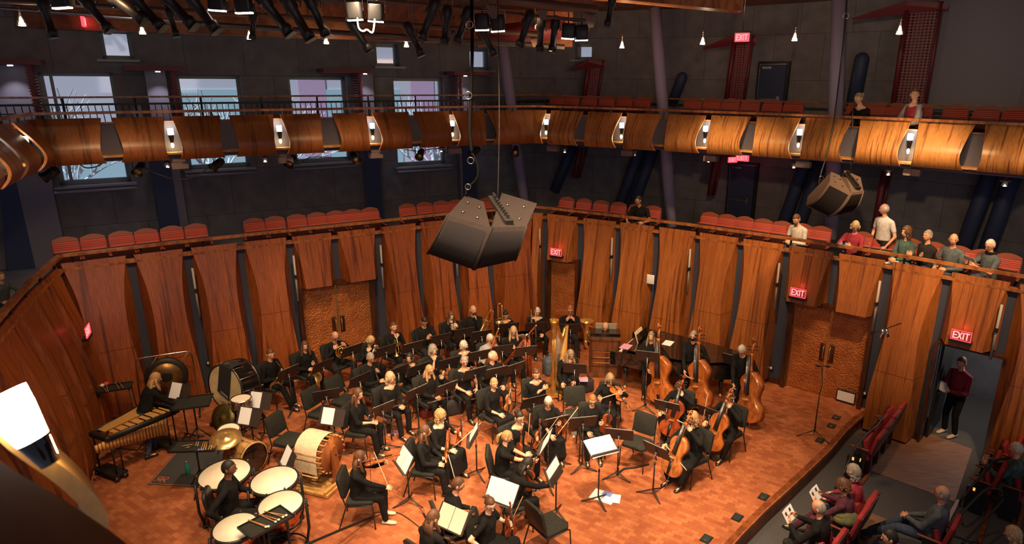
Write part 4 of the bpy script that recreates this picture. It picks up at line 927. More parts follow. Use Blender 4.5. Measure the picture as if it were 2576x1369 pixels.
for k, (x, y) in enumerate(((420, 409), (666, 396), (893, 384), (1110, 372), (1421, 374), (1596, 381), (1783, 397), (1998, 411), (2236, 428), (2530, 455))):
    s, q = solve(x, y, ALL.off(.35), 5.1); o = place(dl0, q, 0) if k == 0 else dup(dl0, q, 0)
    tag(o, 'small lamp with metal reflector under the balcony front, %s from the left' % ORD[k], 'lamp', 'small lamps under the balcony front')
    if k >= 4: lamp('gallery_light', 'SPOT', (q.x, q.y, q.z-.03), (q.x*1.08, q.y+.9, 2.6), (0, 0, 0, 0, 26, 30, 8, 34, 60, 34)[k], (1, .84, .62), .06, 100, .9)
    else: lamp('gallery_light', 'SPOT', (q.x, q.y, q.z-.03), (q.x*1.08, q.y+.9, 2.6), (34, 24, 22, 12)[k], (1, .80, .6), .06, 110, .9)
s, q = solve(150, 425, ALL.off(.35), 5.1); lamp('gallery_light', 'SPOT', q, (q.x*1.05, q.y+.7, 2.6), 40, (1, .80, .6), .06, 110, .9)
# floodlight cans under the balcony
def make_can():
    r = empty('stage_flood_light'); b = mb('black'); R_ = Matrix.Rotation(radians(60), 4, 'X')
    b.lathe([(.03, .16), (.07, .14), (.085, .05), (.085, -.10), (.105, -.12), (.105, -.16)], 14, T=R_); b.build('housing', r)
    b = mb('brass'); b.lathe([(0, -.115), (.08, -.115), (.08, -.11), (0, -.11)], 14, T=R_); b.build('lens', r)
    b = mb('black'); b.tube([(-.12, 0, 0), (-.13, 0, .12), (-.08, 0, .2), (.08, 0, .2), (.13, 0, .12), (.12, 0, 0)], .009, 6); b.tube([(0, 0, .2), (0, 0, .28)], .015, 6); b.build('yoke', r); return r
can0 = make_can()
for k, (x, y, rz) in enumerate(((127, 437, 2.4), (351, 425, 3.2), (547, 413, 2.6), (732, 405, 3.0), (892, 396, 3.8), (1058, 387, 3.0), (1195, 381, 2.2), (1297, 379, 3.1))):
    s, q = solve(x, y, ALL.off(.05), 5.0); o = place(can0, q, rz) if k == 0 else dup(can0, q, rz)
    tag(o, 'black flood light can clamped under the left balcony front, %s from the left' % ORD[k], 'stage light', 'flood lights under the balcony')
def cable(pts, rad, name, label, m='black', cat='cable'):
    b = mb(m); p0 = Vector(pts[0]); P_ = [Vector(p)-p0 for p in pts]
    c = []
    for i in range(len(P_)-1):
        a, q = P_[i], P_[i+1]; pa = P_[i-1] if i else a; nq = P_[i+2] if i+2 < len(P_) else q
        for k in range(5):
            t = k/5; c.append(.5*((2*a)+(q-pa)*t+(2*pa-5*a+4*q-nq)*t*t+(3*a-pa-3*q+nq)*t**3))
    c.append(P_[-1]); b.tube(c, rad, 6); o = b.build(name); o.location = p0; return tag(o, label, cat)
cab = lambda L_: [solve(x, y, ALL.off(.03), 5.1)[1] for x, y in L_]
cable(cab([(200, 412), (215, 422), (240, 420), (262, 408)]), .011, 'cable', 'black cable with plug hanging under the leftmost balcony panels')
cable(cab([(360, 420), (400, 440), (450, 452), (500, 440), (540, 405)]), .010, 'cable', 'long black cable sagging between two flood lights at the left')
cable(cab([(738, 405), (752, 414), (770, 400), (800, 395), (880, 398)]), .009, 'cable', 'black cable between the fourth and fifth flood lights')
cable(cab([(1018, 376), (1050, 380), (1100, 374), (1125, 385)]), .009, 'cable', 'black cable looping around the sixth flood light')
cable(cab([(1160, 396), (1185, 400), (1235, 376), (1255, 395), (1285, 375)]), .009, 'cable', 'black cable hanging near the far corner of the balcony')
# ------------------------------------------------------------------ hung loudspeakers and rigging
def Q(x, y, d): r_ = ray(x, y); return Vector((r_[0]*d, r_[1]*d, CZ+r_[2]*d))
def cabinet(parent, top, bot, bulge, edge=(2, 3), sm='speaker_grey'):
    """top/bot: four points; points edge[0], edge[1] are the grille side"""
    N = 9; rings = []; c = sum((Vector(p) for p in top+bot), Vector())/8
    f = ((top[edge[0]]+top[edge[1]])/2-(top[0]+top[1])/2).normalized()
    for i in range(N+1):
        t = i/N; r_ = [Vector(a).lerp(Vector(b_), t) for a, b_ in zip(top, bot)]
        for e in edge: r_[e] = r_[e]+f*bulge*sin(pi*t)**.8
        rings.append(r_)
    b = mb(sm); b.smooth = False; b.loft(rings); o = b.build('cabinet', parent)
    g = mb('speaker_grille'); rg = []
    for i in range(N+1):
        a, q = rings[i][edge[0]], rings[i][edge[1]]; t = i/N
        if t < .06: a, q = rings[0][edge[0]].lerp(rings[1][edge[0]], .6), rings[0][edge[1]].lerp(rings[1][edge[1]], .6)
        if t > .94: a, q = rings[N][edge[0]].lerp(rings[N-1][edge[0]], .6), rings[N][edge[1]].lerp(rings[N-1][edge[1]], .6)
        rg.append((a.lerp(q, .06)+f*.012, a.lerp(q, .94)+f*.012))
    g.add([v for r_ in rg for v in r_], [(2*i, 2*i+1, 2*i+3, 2*i+2) for i in range(N)], True); g.build('grille', parent)
    # mounting pockets on the lid
    b = mb('dark_steel'); n = (top[1]-top[0]).cross(top[3]-top[0]).normalized(); n = n if n.z > 0 else -n
    for u, v in ((.3, .3), (.75, .35), (.3, .75), (.7, .8)):
        p = (top[0].lerp(top[1], u)).lerp(top[3].lerp(top[2], u), v)+n*.004; b.ball(p, .02, 8, 4)
    b.build('mounting_pocket', parent)
    for i in (2, 3):
        b = mb(sm); b.tube([r_[edge[0] if i == 2 else edge[1]] for r_ in rings], .014, 8); b.build('edge_trim', parent)
def loudspeaker(Lt, Lb, Rt, Rb, label, plate, sm='speaker_grey'):
    r = empty('hanging_loudspeaker', (0, 0, 0), 0, label, 'loudspeaker'); o = (Lt[2]+Lt[0])/2; r.location = o
    f = lambda A: [p-o for p in A]
    cabinet(r, f(Lt), f(Lb), .17, (2, 3), sm); cabinet(r, f(Rt), f(Rb), .17, (2, 3), sm)
    a, c = plate[0]-o, plate[1]-o; b = mb('dark_steel'); d = (c-a); L = d.length; T = frame_z(a, d, (0, 0, 1)); b.box((.03, 0, L/2), (.05, .10, L), T=T); b.box((.07, .0, L*.15), (.10, .02, .12), T=T)
    for k in range(7): b.box((.075, .0, L*(.3+.1*k)), (.05, .035, .025), T=T)
    b.build('rigging_plate', r); return r
A, B, C, D = Q(1171, 491, 8.55), Q(1217, 508, 8.4), Q(1233, 572, 7.65), Q(1126, 541, 7.85); C2, D2 = Q(1190, 678, 7.85), Q(1075, 638, 8.1)
E_, F_, G_ = Q(1262, 485, 8.6), Q(1351, 512, 8.55), Q(1325, 570, 7.85); G2 = Q(1296, 655, 8.15); B2_ = Q(1256, 506, 8.45)
loudspeaker([A, B, C, D], [D2+Vector((.05, .25, .02)), C2+Vector((0, .25, .02)), C2, D2], [F_, E_, C+Vector((.02, 0, 0)), G_][::1], [G2+Vector((0, .3, .05)), C2+Vector((.1, .3, .05)), C2+Vector((.02, 0, 0)), G2],
            'big grey double loudspeaker hanging over the stage in front of the far corner', (Q(1237, 502, 8.45), Q(1281, 566, 7.8)))
dd = 12.2
A, B, C, D = Q(2091, 432, dd+.55), Q(2112, 441, dd+.5), Q(2140, 485, dd-.2), Q(2087, 458, dd+.05); C2, D2 = Q(2081, 546, dd), Q(2027, 518, dd+.2)
E_, F_, G_ = Q(2124, 428, dd+.6), Q(2165, 446, dd+.55), Q(2172, 480, dd+.1); G2 = Q(2140, 532, dd+.3)
loudspeaker([A, B, C, D], [Q(2032, 494, dd+.5), C2+Vector((0, .4, .05)), C2, D2], [F_, E_, C+Vector((.02, 0, 0)), G_], [G2+Vector((0, .3, .05)), C2+Vector((.1, .3, .05)), C2+Vector((.02, 0, 0)), G2],
            'smaller brown grey double loudspeaker hanging before the right gallery', (Q(2126, 440, dd+.5), Q(2158, 478, dd)), 'speaker_brown')
def wire(pts, rad, name, label, m='black', cat='cable'): return cable([Q(*p) for p in pts], rad, name, label, m, cat)
wire([(1186, -20, 8.5), (1188, 120, 8.5), (1184, 250, 8.5), (1182, 320, 8.5), (1187, 385, 8.5)], .022, 'cable_bundle', 'thick black cable hanging from the ceiling to the big loudspeaker', 'cable_black')
wire([(1187, 385, 8.5), (1200, 410, 8.5), (1203, 440, 8.5), (1192, 460, 8.5), (1176, 472, 8.5), (1172, 492, 8.5)], .018, 'cable_bundle', 'curved end of the thick cable entering the back of the big loudspeaker', 'cable_black')
wire([(1252, -10, 8.45), (1256, 300, 8.45), (1252, 506, 8.45)], .006, 'chain', 'thin chain carrying the big loudspeaker', cat='chain')
wire([(2131, -10, 13), (2120, 120, 13), (2098, 300, 13), (2082, 380, 13), (2064, 440, 13), (2060, 462, 12.8)], .016, 'cable_bundle', 'black cable hanging from the ceiling to the smaller loudspeaker')
wire([(2148, 180, 12.8), (2140, 436, 12.75)], .007, 'chain', 'thin chain carrying the smaller loudspeaker', cat='chain')
for x, y, rr, dpt, l_ in ((1178, 240, 9, 8.45, 'thin metal ring on the thick cable at railing height'), (1184, 404, 8, 8.45, 'metal ring on the thick cable below the balcony front'), (1177, 470, 7, 8.4, 'coiled metal ring near the back of the big loudspeaker'), (2066, 448, 5, 12.9, 'small metal ring at the smaller loudspeaker'), (1181, 62, 9, 8.45, 'thin metal ring on the thick cable near the ceiling'), (2128, 40, 7, 12.9, 'small metal ring high on the cable at the lavender column')):
    p = Q(x, y, dpt); b = mb('steel'); R_ = rr*dpt/FPX; b.tube([(R_*cos(a), 0, R_*sin(a)) for a in np.linspace(0, 2*pi, 20)[:-1]], .005, 6, closed=True); o = b.build('ring'); o.location = p; tag(o, l_, 'ring')
# pipes and trusses
def pipe(p, q, rad, name, label, m='truss_grey', cat='pipe', n=10):
    b = mb(m); b.tube([(0, 0, 0), q-p], rad, n); o = b.build(name); o.location = p; return tag(o, label, cat)
pipe(Q(-60, 17, 12.0), Q(1345, 116, 13.6), .030, 'rigging_pipe', 'long lower rigging pipe crossing the top left of the hall', 'steel')
pipe(Q(-60, -2, 11.2), Q(900, 52, 12), .045, 'rigging_pipe', 'ribbed conduit pipe above the lower rigging pipe at left')
pipe(Q(860, 50, 12), Q(1352, 88, 13), .045, 'rigging_pipe', 'ribbed conduit pipe behind the middle stage lights')
pipe(Q(925, -2, 11), Q(1492, 54, 12), .030, 'rigging_pipe', 'rigging pipe under the orange ceiling carrying the middle lights')
pipe(Q(1230, -4, 10.5), Q(1500, 25, 11.2), .075, 'rigging_channel', 'grey rigging channel end with gusset plates', 'truss_grey', 'pipe', 4)
pipe(Q(500, 60, 12.5), Q(1420, 118, 13.4), .05, 'rigging_pipe', 'dark conduit pipe at the back of the lighting grid', 'gunmetal')
b = mb('ceiling_wood'); p, q = Q(-80, 66, 14.0), Q(1440, 118, 15.2); d = q-p; b.add([p+Vector((0, 0, z))+Vector((0, y, 0)) for z in (0, .75) for y in (0, .3)]+[q+Vector((0, 0, z))+Vector((0, y, 0)) for z in (0, .75) for y in (0, .3)], [(0, 4, 6, 2), (1, 3, 7, 5), (0, 1, 5, 4), (2, 6, 7, 3), (0, 2, 3, 1), (4, 5, 7, 6)], False); tag(b.build('wood_beam'), 'long dark wood ceiling beam behind the lighting grid at left', 'beam')
b = mb('rail_wood'); p, q = Q(1490, -8, 12.4), Q(1868, 28, 13.2); b.add([p+Vector((0, y, z)) for z in (0, .6) for y in (0, .5)]+[q+Vector((0, y, z)) for z in (0, .6) for y in (0, .5)], [(0, 4, 6, 2), (1, 3, 7, 5), (0, 1, 5, 4), (2, 6, 7, 3), (0, 2, 3, 1), (4, 5, 7, 6)], False); tag(b.build('wood_beam'), 'orange wood beam resting on the lavender column at top right', 'beam')
b = mb('red_steel'); p, q = Q(1200, 95, 14.2), Q(1420, 70, 14.6); b.tube([p, q], .22, 4); tag(b.build('wood_beam'), 'dark red beam end with bolts above the far corner', 'beam')
lamp('ceiling_fill', 'AREA', (1.4, 14.6, 7.2), (.8, 15.6, 9.5), 60, (1, .62, .32), 1.6)  # added uplight without a fixture, brightens the wood ceiling
def gusset(x, y, d, k): 
    b = mb('truss_grey'); p = Q(x, y, d); o_ = [(-.14, .0), (.14, .0), (.05, -.30), (-.03, -.30)]; b.prism(o_, -.01, .01, T=Matrix.Rotation(radians(90), 4, 'X')); b.use('gunmetal').tube([(0, -.015, -.09), (0, -.012, -.09)], .045, 14); o = b.build('gusset_plate'); o.location = p; tag(o, 'triangular steel gusset plate with a hole in the lighting grid, %s from the left' % ORD[k], 'plate', 'gusset plates of the lighting grid')
for k, (x, y, d) in enumerate(((1030, 60, 12.6), (1140, 70, 12.4), (1240, -2, 10.8), (1364, 2, 11), (1345, 78, 13), (1486, 22, 11.2))): gusset(x, y, d, k)
# profile spotlights
def make_profile():
    r = empty('profile_spotlight'); b = mb('black')
    b.lathe([(.0, .34), (.05, .34), (.095, .28), (.095, .10), (.065, .06), (.062, -.22), (.085, -.24), (.085, -.34), (.078, -.34), (.07, -.30), (0, -.30)], 16); b.build('barrel', r)
    b = mb('brass'); b.lathe([(0, -.305), (.068, -.305), (.068, -.312), (0, -.312)], 14); b.build('lens', r)
    b = mb('gunmetal'); b.tube([(-.11, 0, .06), (-.12, .10, .14), (-.04, .22, .22), (.04, .22, .22), (.12, .10, .14), (.11, 0, .06)], .010, 6); b.box((0, .25, .24), (.05, .06, .06)); b.build('yoke', r)
    b = mb('black'); b.box((0, 0, -.37), (.17, .17, .012)); b.build('gel_frame', r); return r
pf = make_profile(); n = 0
def prof(x, y, d, ang, pitch, label, sc=1.0):
    global n
    o = pf if n == 0 else dup(pf); n += 1
    o.location = Q(x, y, d); o.rotation_euler = (radians(pitch), radians(ang), 0); o.scale = (sc,)*3; return tag(o, label, 'stage light', 'black profile spotlights in the lighting grid')
for k, (x, y, d, a, pt, s_) in enumerate(((118, 40, 11, -8, 0, .95), (238, 30, 11, -35, 0, 1), (305, 10, 9.5, -52, 0, 1.05), (362, 20, 9.6, -40, 0, 1), (437, 14, 9.4, -42, 0, 1.05), (500, 20, 9.4, -35, 0, 1.05), (432, 52, 11, -10, 0, .7), (636, 62, 11, 8, 0, .7), (686, 30, 9.6, -36, 0, 1.05), (745, 38, 9.6, -28, 0, 1.05), (795, 34, 9.8, -22, 0, .95),
        (902, 86, 11, -32, 0, .9), (1080, 48, 10.5, 24, 0, 1), (1122, 62, 11, 8, 0, .9), (1166, 62, 11, 22, 0, .9), (1040, 97, 12, -24, 0, .9), (1224, 98, 12, -26, 0, .9), (1322, 72, 11.5, 20, 0, .95), (1360, 84, 12, 4, 0, .9), (1394, 84, 12, 6, 0, .9), (1535, 25, 12, 10, 0, .8))):
    prof(x, y, d, a, pt, 'black profile spotlight in the lighting grid, %s from the left' % ORD[k], s_)
def make_led():
    r = empty('led_wash_light'); b = mb('black'); b.rbox((0, 0, .0), (.24, .20, .26), .04); b.build('housing', r)
    b = mb('led_glow'); 
    for x, z in ((-.06, -.136), (.05, -.136)): b.box((x, -.03, z), (.12, .09, .02))
    b.build('light_strip', r); b = mb('steel'); b.tube([(-.13, 0, .0), (-.14, 0, .18), (.14, 0, .18), (.13, 0, .0)], .010, 6); b.build('yoke', r); return r
ld = make_led()
for k, (x, y, d) in enumerate(((155, -6, 9), (548, 2, 9.5), (614, 8, 9.5), (893, 28, 10.5), (947, 32, 10.5), (1213, 55, 11.2), (1252, 58, 11.2), (1430, 78, 12), (1463, 82, 12))):
    o = ld if k == 0 else dup(ld); o.location = Q(x, y, d); o.rotation_euler = (0, radians((-4, 3, -2)[k % 3]), 0); tag(o, 'black wash light with glowing white strip in the lighting grid, %s from the left' % ORD[k], 'stage light', 'wash lights with white strips')
wire([(898, 22, 10.5), (901, 66, 10.4), (912, 78, 10.4), (922, 74, 10.4)], .012, 'cable', 'left bright white cable loop under the wash lights', 'led_glow'); wire([(924, 74, 10.4), (936, 82, 10.4), (941, 66, 10.4), (944, 26, 10.5)], .012, 'cable', 'right bright white cable loop under the wash lights', 'led_glow')  # both loops are plain cable, their brightness is emission in the material
# hanging microphone pair on the right
mp_ = Q(2226, 828, 10.5); r = empty('hanging_microphone_bar', mp_, 0, 'thin metal bar with hanging microphones before the right double doors', 'microphone'); b = mb('dark_steel'); b.tube([(-.24, 0, -.10), (.24, 0, .10)], .008, 8); b.build('bar', r)
b = mb('steel'); b.tube([(-.03, 0, 0), (-.05, -.03, -.14)], .028, 10); b.tube([(.02, 0, 0), (.05, -.03, -.12)], .026, 10); b.build('microphone', r); b = mb('black'); b.tube([(0, 0, 0), (0, 0, 8.8-mp_.z)], .003, 4); b.build('wire', r)
# balcony front right beside the camera, lower left of the picture
Lm = Q(42, 1052, 1.62); un = Vector((-.66, .75)).normalized(); nn = Vector((un.y, -un.x)); L2 = Vector((Lm.x, Lm.y))
def near(a, c, off, px, py, lab, bul=1.0, un=un, h=.86):
    nn = Vector((un.y, -un.x)); p, q = L2-nn*off+un*a, L2-nn*off+un*c; e = q if a < 0 else p; d = ray(px, py); zt = CZ+d[2]*(e.y/d[1]); o = fascia_panel(p, q, zt, zt-h, 'fascia_near' if a < 0 else 'maple', bul); return tag(o, lab, 'balcony panel')  # pale maple puts the lamp's yellow light into the far panel's colour
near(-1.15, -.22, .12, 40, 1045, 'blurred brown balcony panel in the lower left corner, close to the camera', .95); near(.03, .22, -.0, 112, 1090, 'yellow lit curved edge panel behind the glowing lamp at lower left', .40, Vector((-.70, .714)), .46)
TL = Matrix.Rotation(radians(-24), 4, 'Y')
r = empty('wall_sconce', Lm, 0, 'large blurred glowing sconce glass at the lower left picture edge', 'sconce'); b = mb('lamp_glow'); b.lathe([(.056, .065), (.051, .02), (.036, -.065), (.031, -.065), (.046, .02), (.051, .065)], 20, T=TL); b.build('glass_shade', r); b = mb('black_gloss'); b.lathe([(.036, -.065), (.022, -.14), (0, -.14)], 14, T=TL); b.build('holder', r)
lamp('sconce_light', 'POINT', Q(135, 1118, 1.72), None, 1.6, (1, .70, .34), .03)
def hanger(o):
    w = o.location; b = mb('gunmetal'); b.tube([(0, 0, .12), (0, 0, 8.81-w.z)], .012, 6); h = b.build('hanger', o); bpy.context.view_layer.update(); h.matrix_parent_inverse = o.matrix_basis.inverted(); h.location = w; return h
for o in list(COL.objects):
    if o.parent is None and o.name.split('.')[0] in ('profile_spotlight', 'led_wash_light', 'gusset_plate'): hanger(o)
# ------------------------------------------------------------------ orchestra furniture
def text_mesh(txt, size, m, name, parent, T, ext=.0006):
    cu = bpy.data.curves.new('t', 'FONT'); cu.body = txt; cu.size = size; cu.extrude = ext; cu.align_x = 'CENTER'; cu.align_y = 'CENTER'
    o = bpy.data.objects.new('t', cu); COL.objects.link(o); dg = bpy.context.evaluated_depsgraph_get(); dg.update()
    me = bpy.data.meshes.new_from_object(o.evaluated_get(dg)); bpy.data.objects.remove(o); me.materials.clear(); me.materials.append(M[m])
    q = bpy.data.objects.new(name, me); COL.objects.link(q); q.parent = parent; q.matrix_basis = T; return q
def make_chair():
    r = empty('orchestra_chair')
    b = mb('chair_cloth'); b.rbox((0, .0, .455), (.46, .44, .065), .07, 4); b.build('seat', r)
    b = mb('chair_cloth'); b.rbox((0, 0, 0), (.45, .40, .045), .07, 4, rot=Matrix.Rotation(radians(101), 3, 'X')); b.build('backrest', r, (0, -.265, .73))
    b = mb('black'); b.rbox((0, 0, 0), (.455, .41, .012), .07, 4, rot=Matrix.Rotation(radians(101), 3, 'X')); b.build('back_shell', r, (0, -.292, .725))
    for s in (-1, 1):
        b = mb('black'); b.tube([(s*.235, -.20, .42), (s*.235, .17, .43), (s*.235, .21, .41), (s*.245, .235, .0)], .011, 7); b.build('leg', r)
        b = mb('black'); b.tube([(s*.245, -.34, 0), (s*.235, -.20, .42), (s*.225, -.25, .60), (s*.20, -.305, .86)], .012, 7); b.build('leg', r)
    b = mb('black'); b.tube([(-.235, -.2, .415), (.235, -.2, .415)], .010, 6); b.tube([(-.235, .19, .415), (.235, .19, .415)], .010, 6); b.build('seat_frame', r)
    return r
chair0 = make_chair(); NC = [0]
def put_chair(x, y, rz, label, group='black orchestra chairs', z=0):
    NC[0] += 1
    return tag(place(chair0, (x, y, z), rz), label, 'chair', group) if NC[0] == 1 else dup(chair0, (x, y, z), rz, label, group, 'chair')
def make_stand(tilt=62, h=1.02):
    r = empty('music_stand'); R_ = Matrix.Rotation(radians(-(90-tilt)), 3, 'X'); T = Matrix.Translation((0, 0, h)) @ R_.to_4x4()
    # local: the player sits at +Y and reads a desk whose face looks to +Y
    T = Matrix.Translation((0, 0, h)) @ Matrix.Rotation(radians(90-tilt), 4, 'X')
    b = mb('stand_desk'); b.box((0, 0, 0), (.51, .006, .32)); b.box((-.0, -.006, 0), (.03, .008, .32)); b.box((0, 0, .158), (.51, .014, .008)); o = b.build('desk', r); o.matrix_basis = T
    b = mb('stand_desk'); b.box((0, .03, -.16), (.51, .06, .006)); b.box((0, .06, -.152), (.51, .006, .02)); o = b.build('ledge', r); o.matrix_basis = T
    b = mb('steel'); b.tube([(0, -.035, .55), (0, -.035, h-.04)], .007, 8); b.build('upper_tube', r)
    b = mb('black'); b.tube([(0, -.035, .10), (0, -.035, .62)], .013, 8); b.tube([(0, -.035, .60), (0, -.035, .64)], .017, 8); b.build('pole', r)
    b = mb('gunmetal'); b.tube([(-.03, -.03, h-.03), (.03, -.03, h-.03)], .018, 8); b.build('tilt_knob', r)
    for k in range(3):
        a = radians(90+120*k); b = mb('black'); b.tube([(0, -.035, .12), (cos(a)*.06, sin(a)*.06-.035, .09), (cos(a)*.20, sin(a)*.20-.035, .035), (cos(a)*.29, sin(a)*.29-.035, .014)], [.016, .018, .015, .010], 7, flat=.7); b.build('leg', r)
    return r
STANDS = {}
def put_stand(x, y, rz, label, tilt=62, h=1.02, paper=None, plabel=''):
    k = (tilt, round(h, 2))
    if k not in STANDS: o = STANDS[k] = make_stand(tilt, h); o.location = (x, y, 0); o.rotation_euler = (0, 0, rz); tag(o, label, 'music stand', 'black music stands')
    else: o = dup(STANDS[k], (x, y, 0), rz, label, 'black music stands', 'music stand')
    if paper:
        T = Matrix.Translation((x, y, 0)) @ Matrix.Rotation(rz, 4, 'Z') @ Matrix.Translation((0, 0, h)) @ Matrix.Rotation(radians(90-tilt), 4, 'X')
        b = mb({'w': 'paper', 'm': 'music_sheet', 'o': 'old_sheet', 'p': 'paper', 't': 'paper', 'W': 'paper'}[paper])
        if paper in 'wmo': b.box((-.115, .008, .005), (.22, .004, .31)); b.box((.115, .008, .005), (.22, .004, .31))
        elif paper == 'p': b.box((.08, .008, .0), (.24, .004, .31))
        elif paper == 't': b.box((.05, .008, .02), (.30, .004, .31))
        elif paper == 'W': b.box((-.12, .008, .0), (.25, .004, .36)); b.box((.12, .008, .0), (.25, .004, .36), rot=Matrix.Rotation(.05, 3, 'Y'))
        q = b.build('sheet_music'); q.matrix_basis = T; tag(q, plabel or 'sheet music resting on the '+label, 'sheet music')
    return o

# ------------------------------------------------------------------ instruments (own frame: Z along the neck, front to -Y, origin at the lower end)
def outline(n=14, slope=0):
    ctrl = [(0, 0), (.045, .004), (.088, .03), (.103, .075), (.095, .115), (.066, .150), (.057, .185), (.066, .218), (.082, .255), (.082, .290), (.062-.02*slope, .328), (.030-.01*slope, .350), (.014, .356)]
    P_ = [Vector((x, z, 0)) for x, z in ctrl]; out = []
    for i in range(len(P_)-1):
        a, q = P_[i], P_[i+1]; pa = P_[i-1] if i else Vector((-P_[1].x, P_[1].y, 0)); nq = P_[i+2] if i+2 < len(P_) else q
        for k in range(3):
            t = k/3; c = .5*((2*a)+(q-pa)*t+(2*pa-5*a+4*q-nq)*t*t+(3*a-pa-3*q+nq)*t**3); out.append((max(0, c.x), c.y))
    out.append((.014, .356)); return out
def make_fiddle(name, sc, m, deep=1.0, slope=0, pin=0):
    r = empty(name); ol = outline(slope=slope); full = [(x, z) for x, z in ol]+[(-x, z) for x, z in reversed(ol[1:])]; th = .019*deep; n = len(full); c = (0, .17)
    b = mb(m); rings = []
    for y, k in ((-th-.010, .0), (-th-.009, .55), (-th, .96), (-th, 1), (th, 1), (th, .96), (th+.009, .55), (th+.010, 0)): rings.append([Vector(((x-c[0])*k*sc, y*sc, (c[1]+(z-c[1])*k)*sc)) for x, z in full])
    b.loft(rings, cap=False); b.build('body', r)
    b = mb('black'); b.loft([[Vector((x*w, y, z))*sc for x, y in ((-.5, -.006), (.5, -.006), (.5, .004), (-.5, .004))] for w, z, y0 in ((.042, .20, 0), (.026, .47, 0))], T=Matrix.Translation((0, -.040*sc*(.7+.3*deep), 0))); b.build('fingerboard', r)
    b = mb(m); b.loft([[Vector((x*w, y*d-.020*(.7+.3*deep), z))*sc for x, y in ((-.5, -.5), (.5, -.5), (.4, .5), (-.4, .5))] for w, d, z in ((.030, .050, .335), (.024, .022, .37), (.022, .020, .47), (.026, .030, .49))]); b.build('neck', r)
    b = mb(m); b.tube([Vector((0, -.022+.0, .49))*sc, Vector((0, -.018, .53))*sc, Vector((0, -.006, .565))*sc], [.012*sc, .011*sc, .009*sc], 8)
    b.tube([Vector((0, -.014+.016*cos(a), .580+.016*sin(a)))*sc for a in np.linspace(-1, 5.2, 12)], [.009*sc*(1-.03*k) for k in range(12)], 8); b.ball(Vector((0, -.014, .580))*sc, (.020*sc, .010*sc, .010*sc), 8, 6); b.build('scroll', r)
    b = mb('black' if sc < 3 else 'steel')
    for k in range(4): s = 1 if k % 2 else -1; b.tube([Vector((0, -.018, .503+.012*k))*sc, Vector((s*.038, -.014, .505+.012*k))*sc], [.003*sc, .004*sc], 6); b.ball(Vector((s*.040, -.014, .505+.012*k))*sc, (.007*sc, .003*sc, .006*sc), 6, 5)
    b.build('peg', r)
    b = mb('maple'); b.box(Vector((0, -.045*(.75+.25*deep), .165))*sc, Vector((.040, .026, .005))*sc); b.build('bridge', r)
    b = mb('black'); b.loft([[Vector((x*w, y-.032*(.75+.25*deep), z))*sc for x, y in ((-.5, -.004), (.5, -.004), (.5, .004), (-.5, .004))] for w, z in ((.018, .01), (.036, .12))]); b.build('tailpiece', r)
    b = mb('eye_dark')
    for s in (-1, 1): b.tube([Vector((s*.030, -(th+.0105), .200))*sc, Vector((s*.036, -(th+.011), .190))*sc, Vector((s*.042, -(th+.0085), .155))*sc, Vector((s*.050, -(th+.0075), .145))*sc], .0016*sc, 5)
    b.build('sound_hole', r)
    b = mb('silver')
    for k in range(4): x = (k-1.5)*.008; b.tube([Vector((x, -.040*(.75+.25*deep), .12))*sc, Vector((x, -.060*(.8+.2*deep), .165))*sc, Vector((x*.6, -.046*(.7+.3*deep), .47))*sc], .0006*sc+.0004, 4)
    b.build('string', r)
    if pin: b = mb('steel'); b.tube([(0, 0, 0), (0, .02, -pin)], .006, 6); b.build('endpin', r)
    return r
def put_fiddle(name, sc, m, bottom, neck, front, label, cat, deep=1.0, slope=0, pin=0):
    r = make_fiddle(name, sc, m, deep, slope, pin); z = Vector(neck).normalized(); y = -Vector(front); y = (y-z*y.dot(z)).normalized(); x = y.cross(z)
    r.matrix_world = Matrix(((x[0], y[0], z[0], bottom[0]), (x[1], y[1], z[1], bottom[1]), (x[2], y[2], z[2], bottom[2]), (0, 0, 0, 1))); return tag(r, label, cat)
def bow(a, c, label, m='pine'):
    a, c = Vector(a), Vector(c); d = c-a; T = frame_z(a, d); r = empty('bow', a, 0, label, 'bow'); r.matrix_world = T; L = d.length
    b = mb(m); b.tube([(0, 0, 0), (0, -.004, L*.5), (0, 0, L)], [.0055, .0045, .004], 6); b.box((0, .012, L-.004), (.008, .028, .012)); b.build('stick', r); b = mb('ivory'); b.box((0, .020, L*.5+.03), (.010, .0025, L-.08)); b.build('bow_hair', r); b = mb('black'); b.box((0, .012, .05), (.012, .028, .05)); b.build('frog', r); return r
def lath(b, a, c, prof, n=16):
    T = frame_z(a, Vector(c)-Vector(a)); b.lathe(prof, n, T)
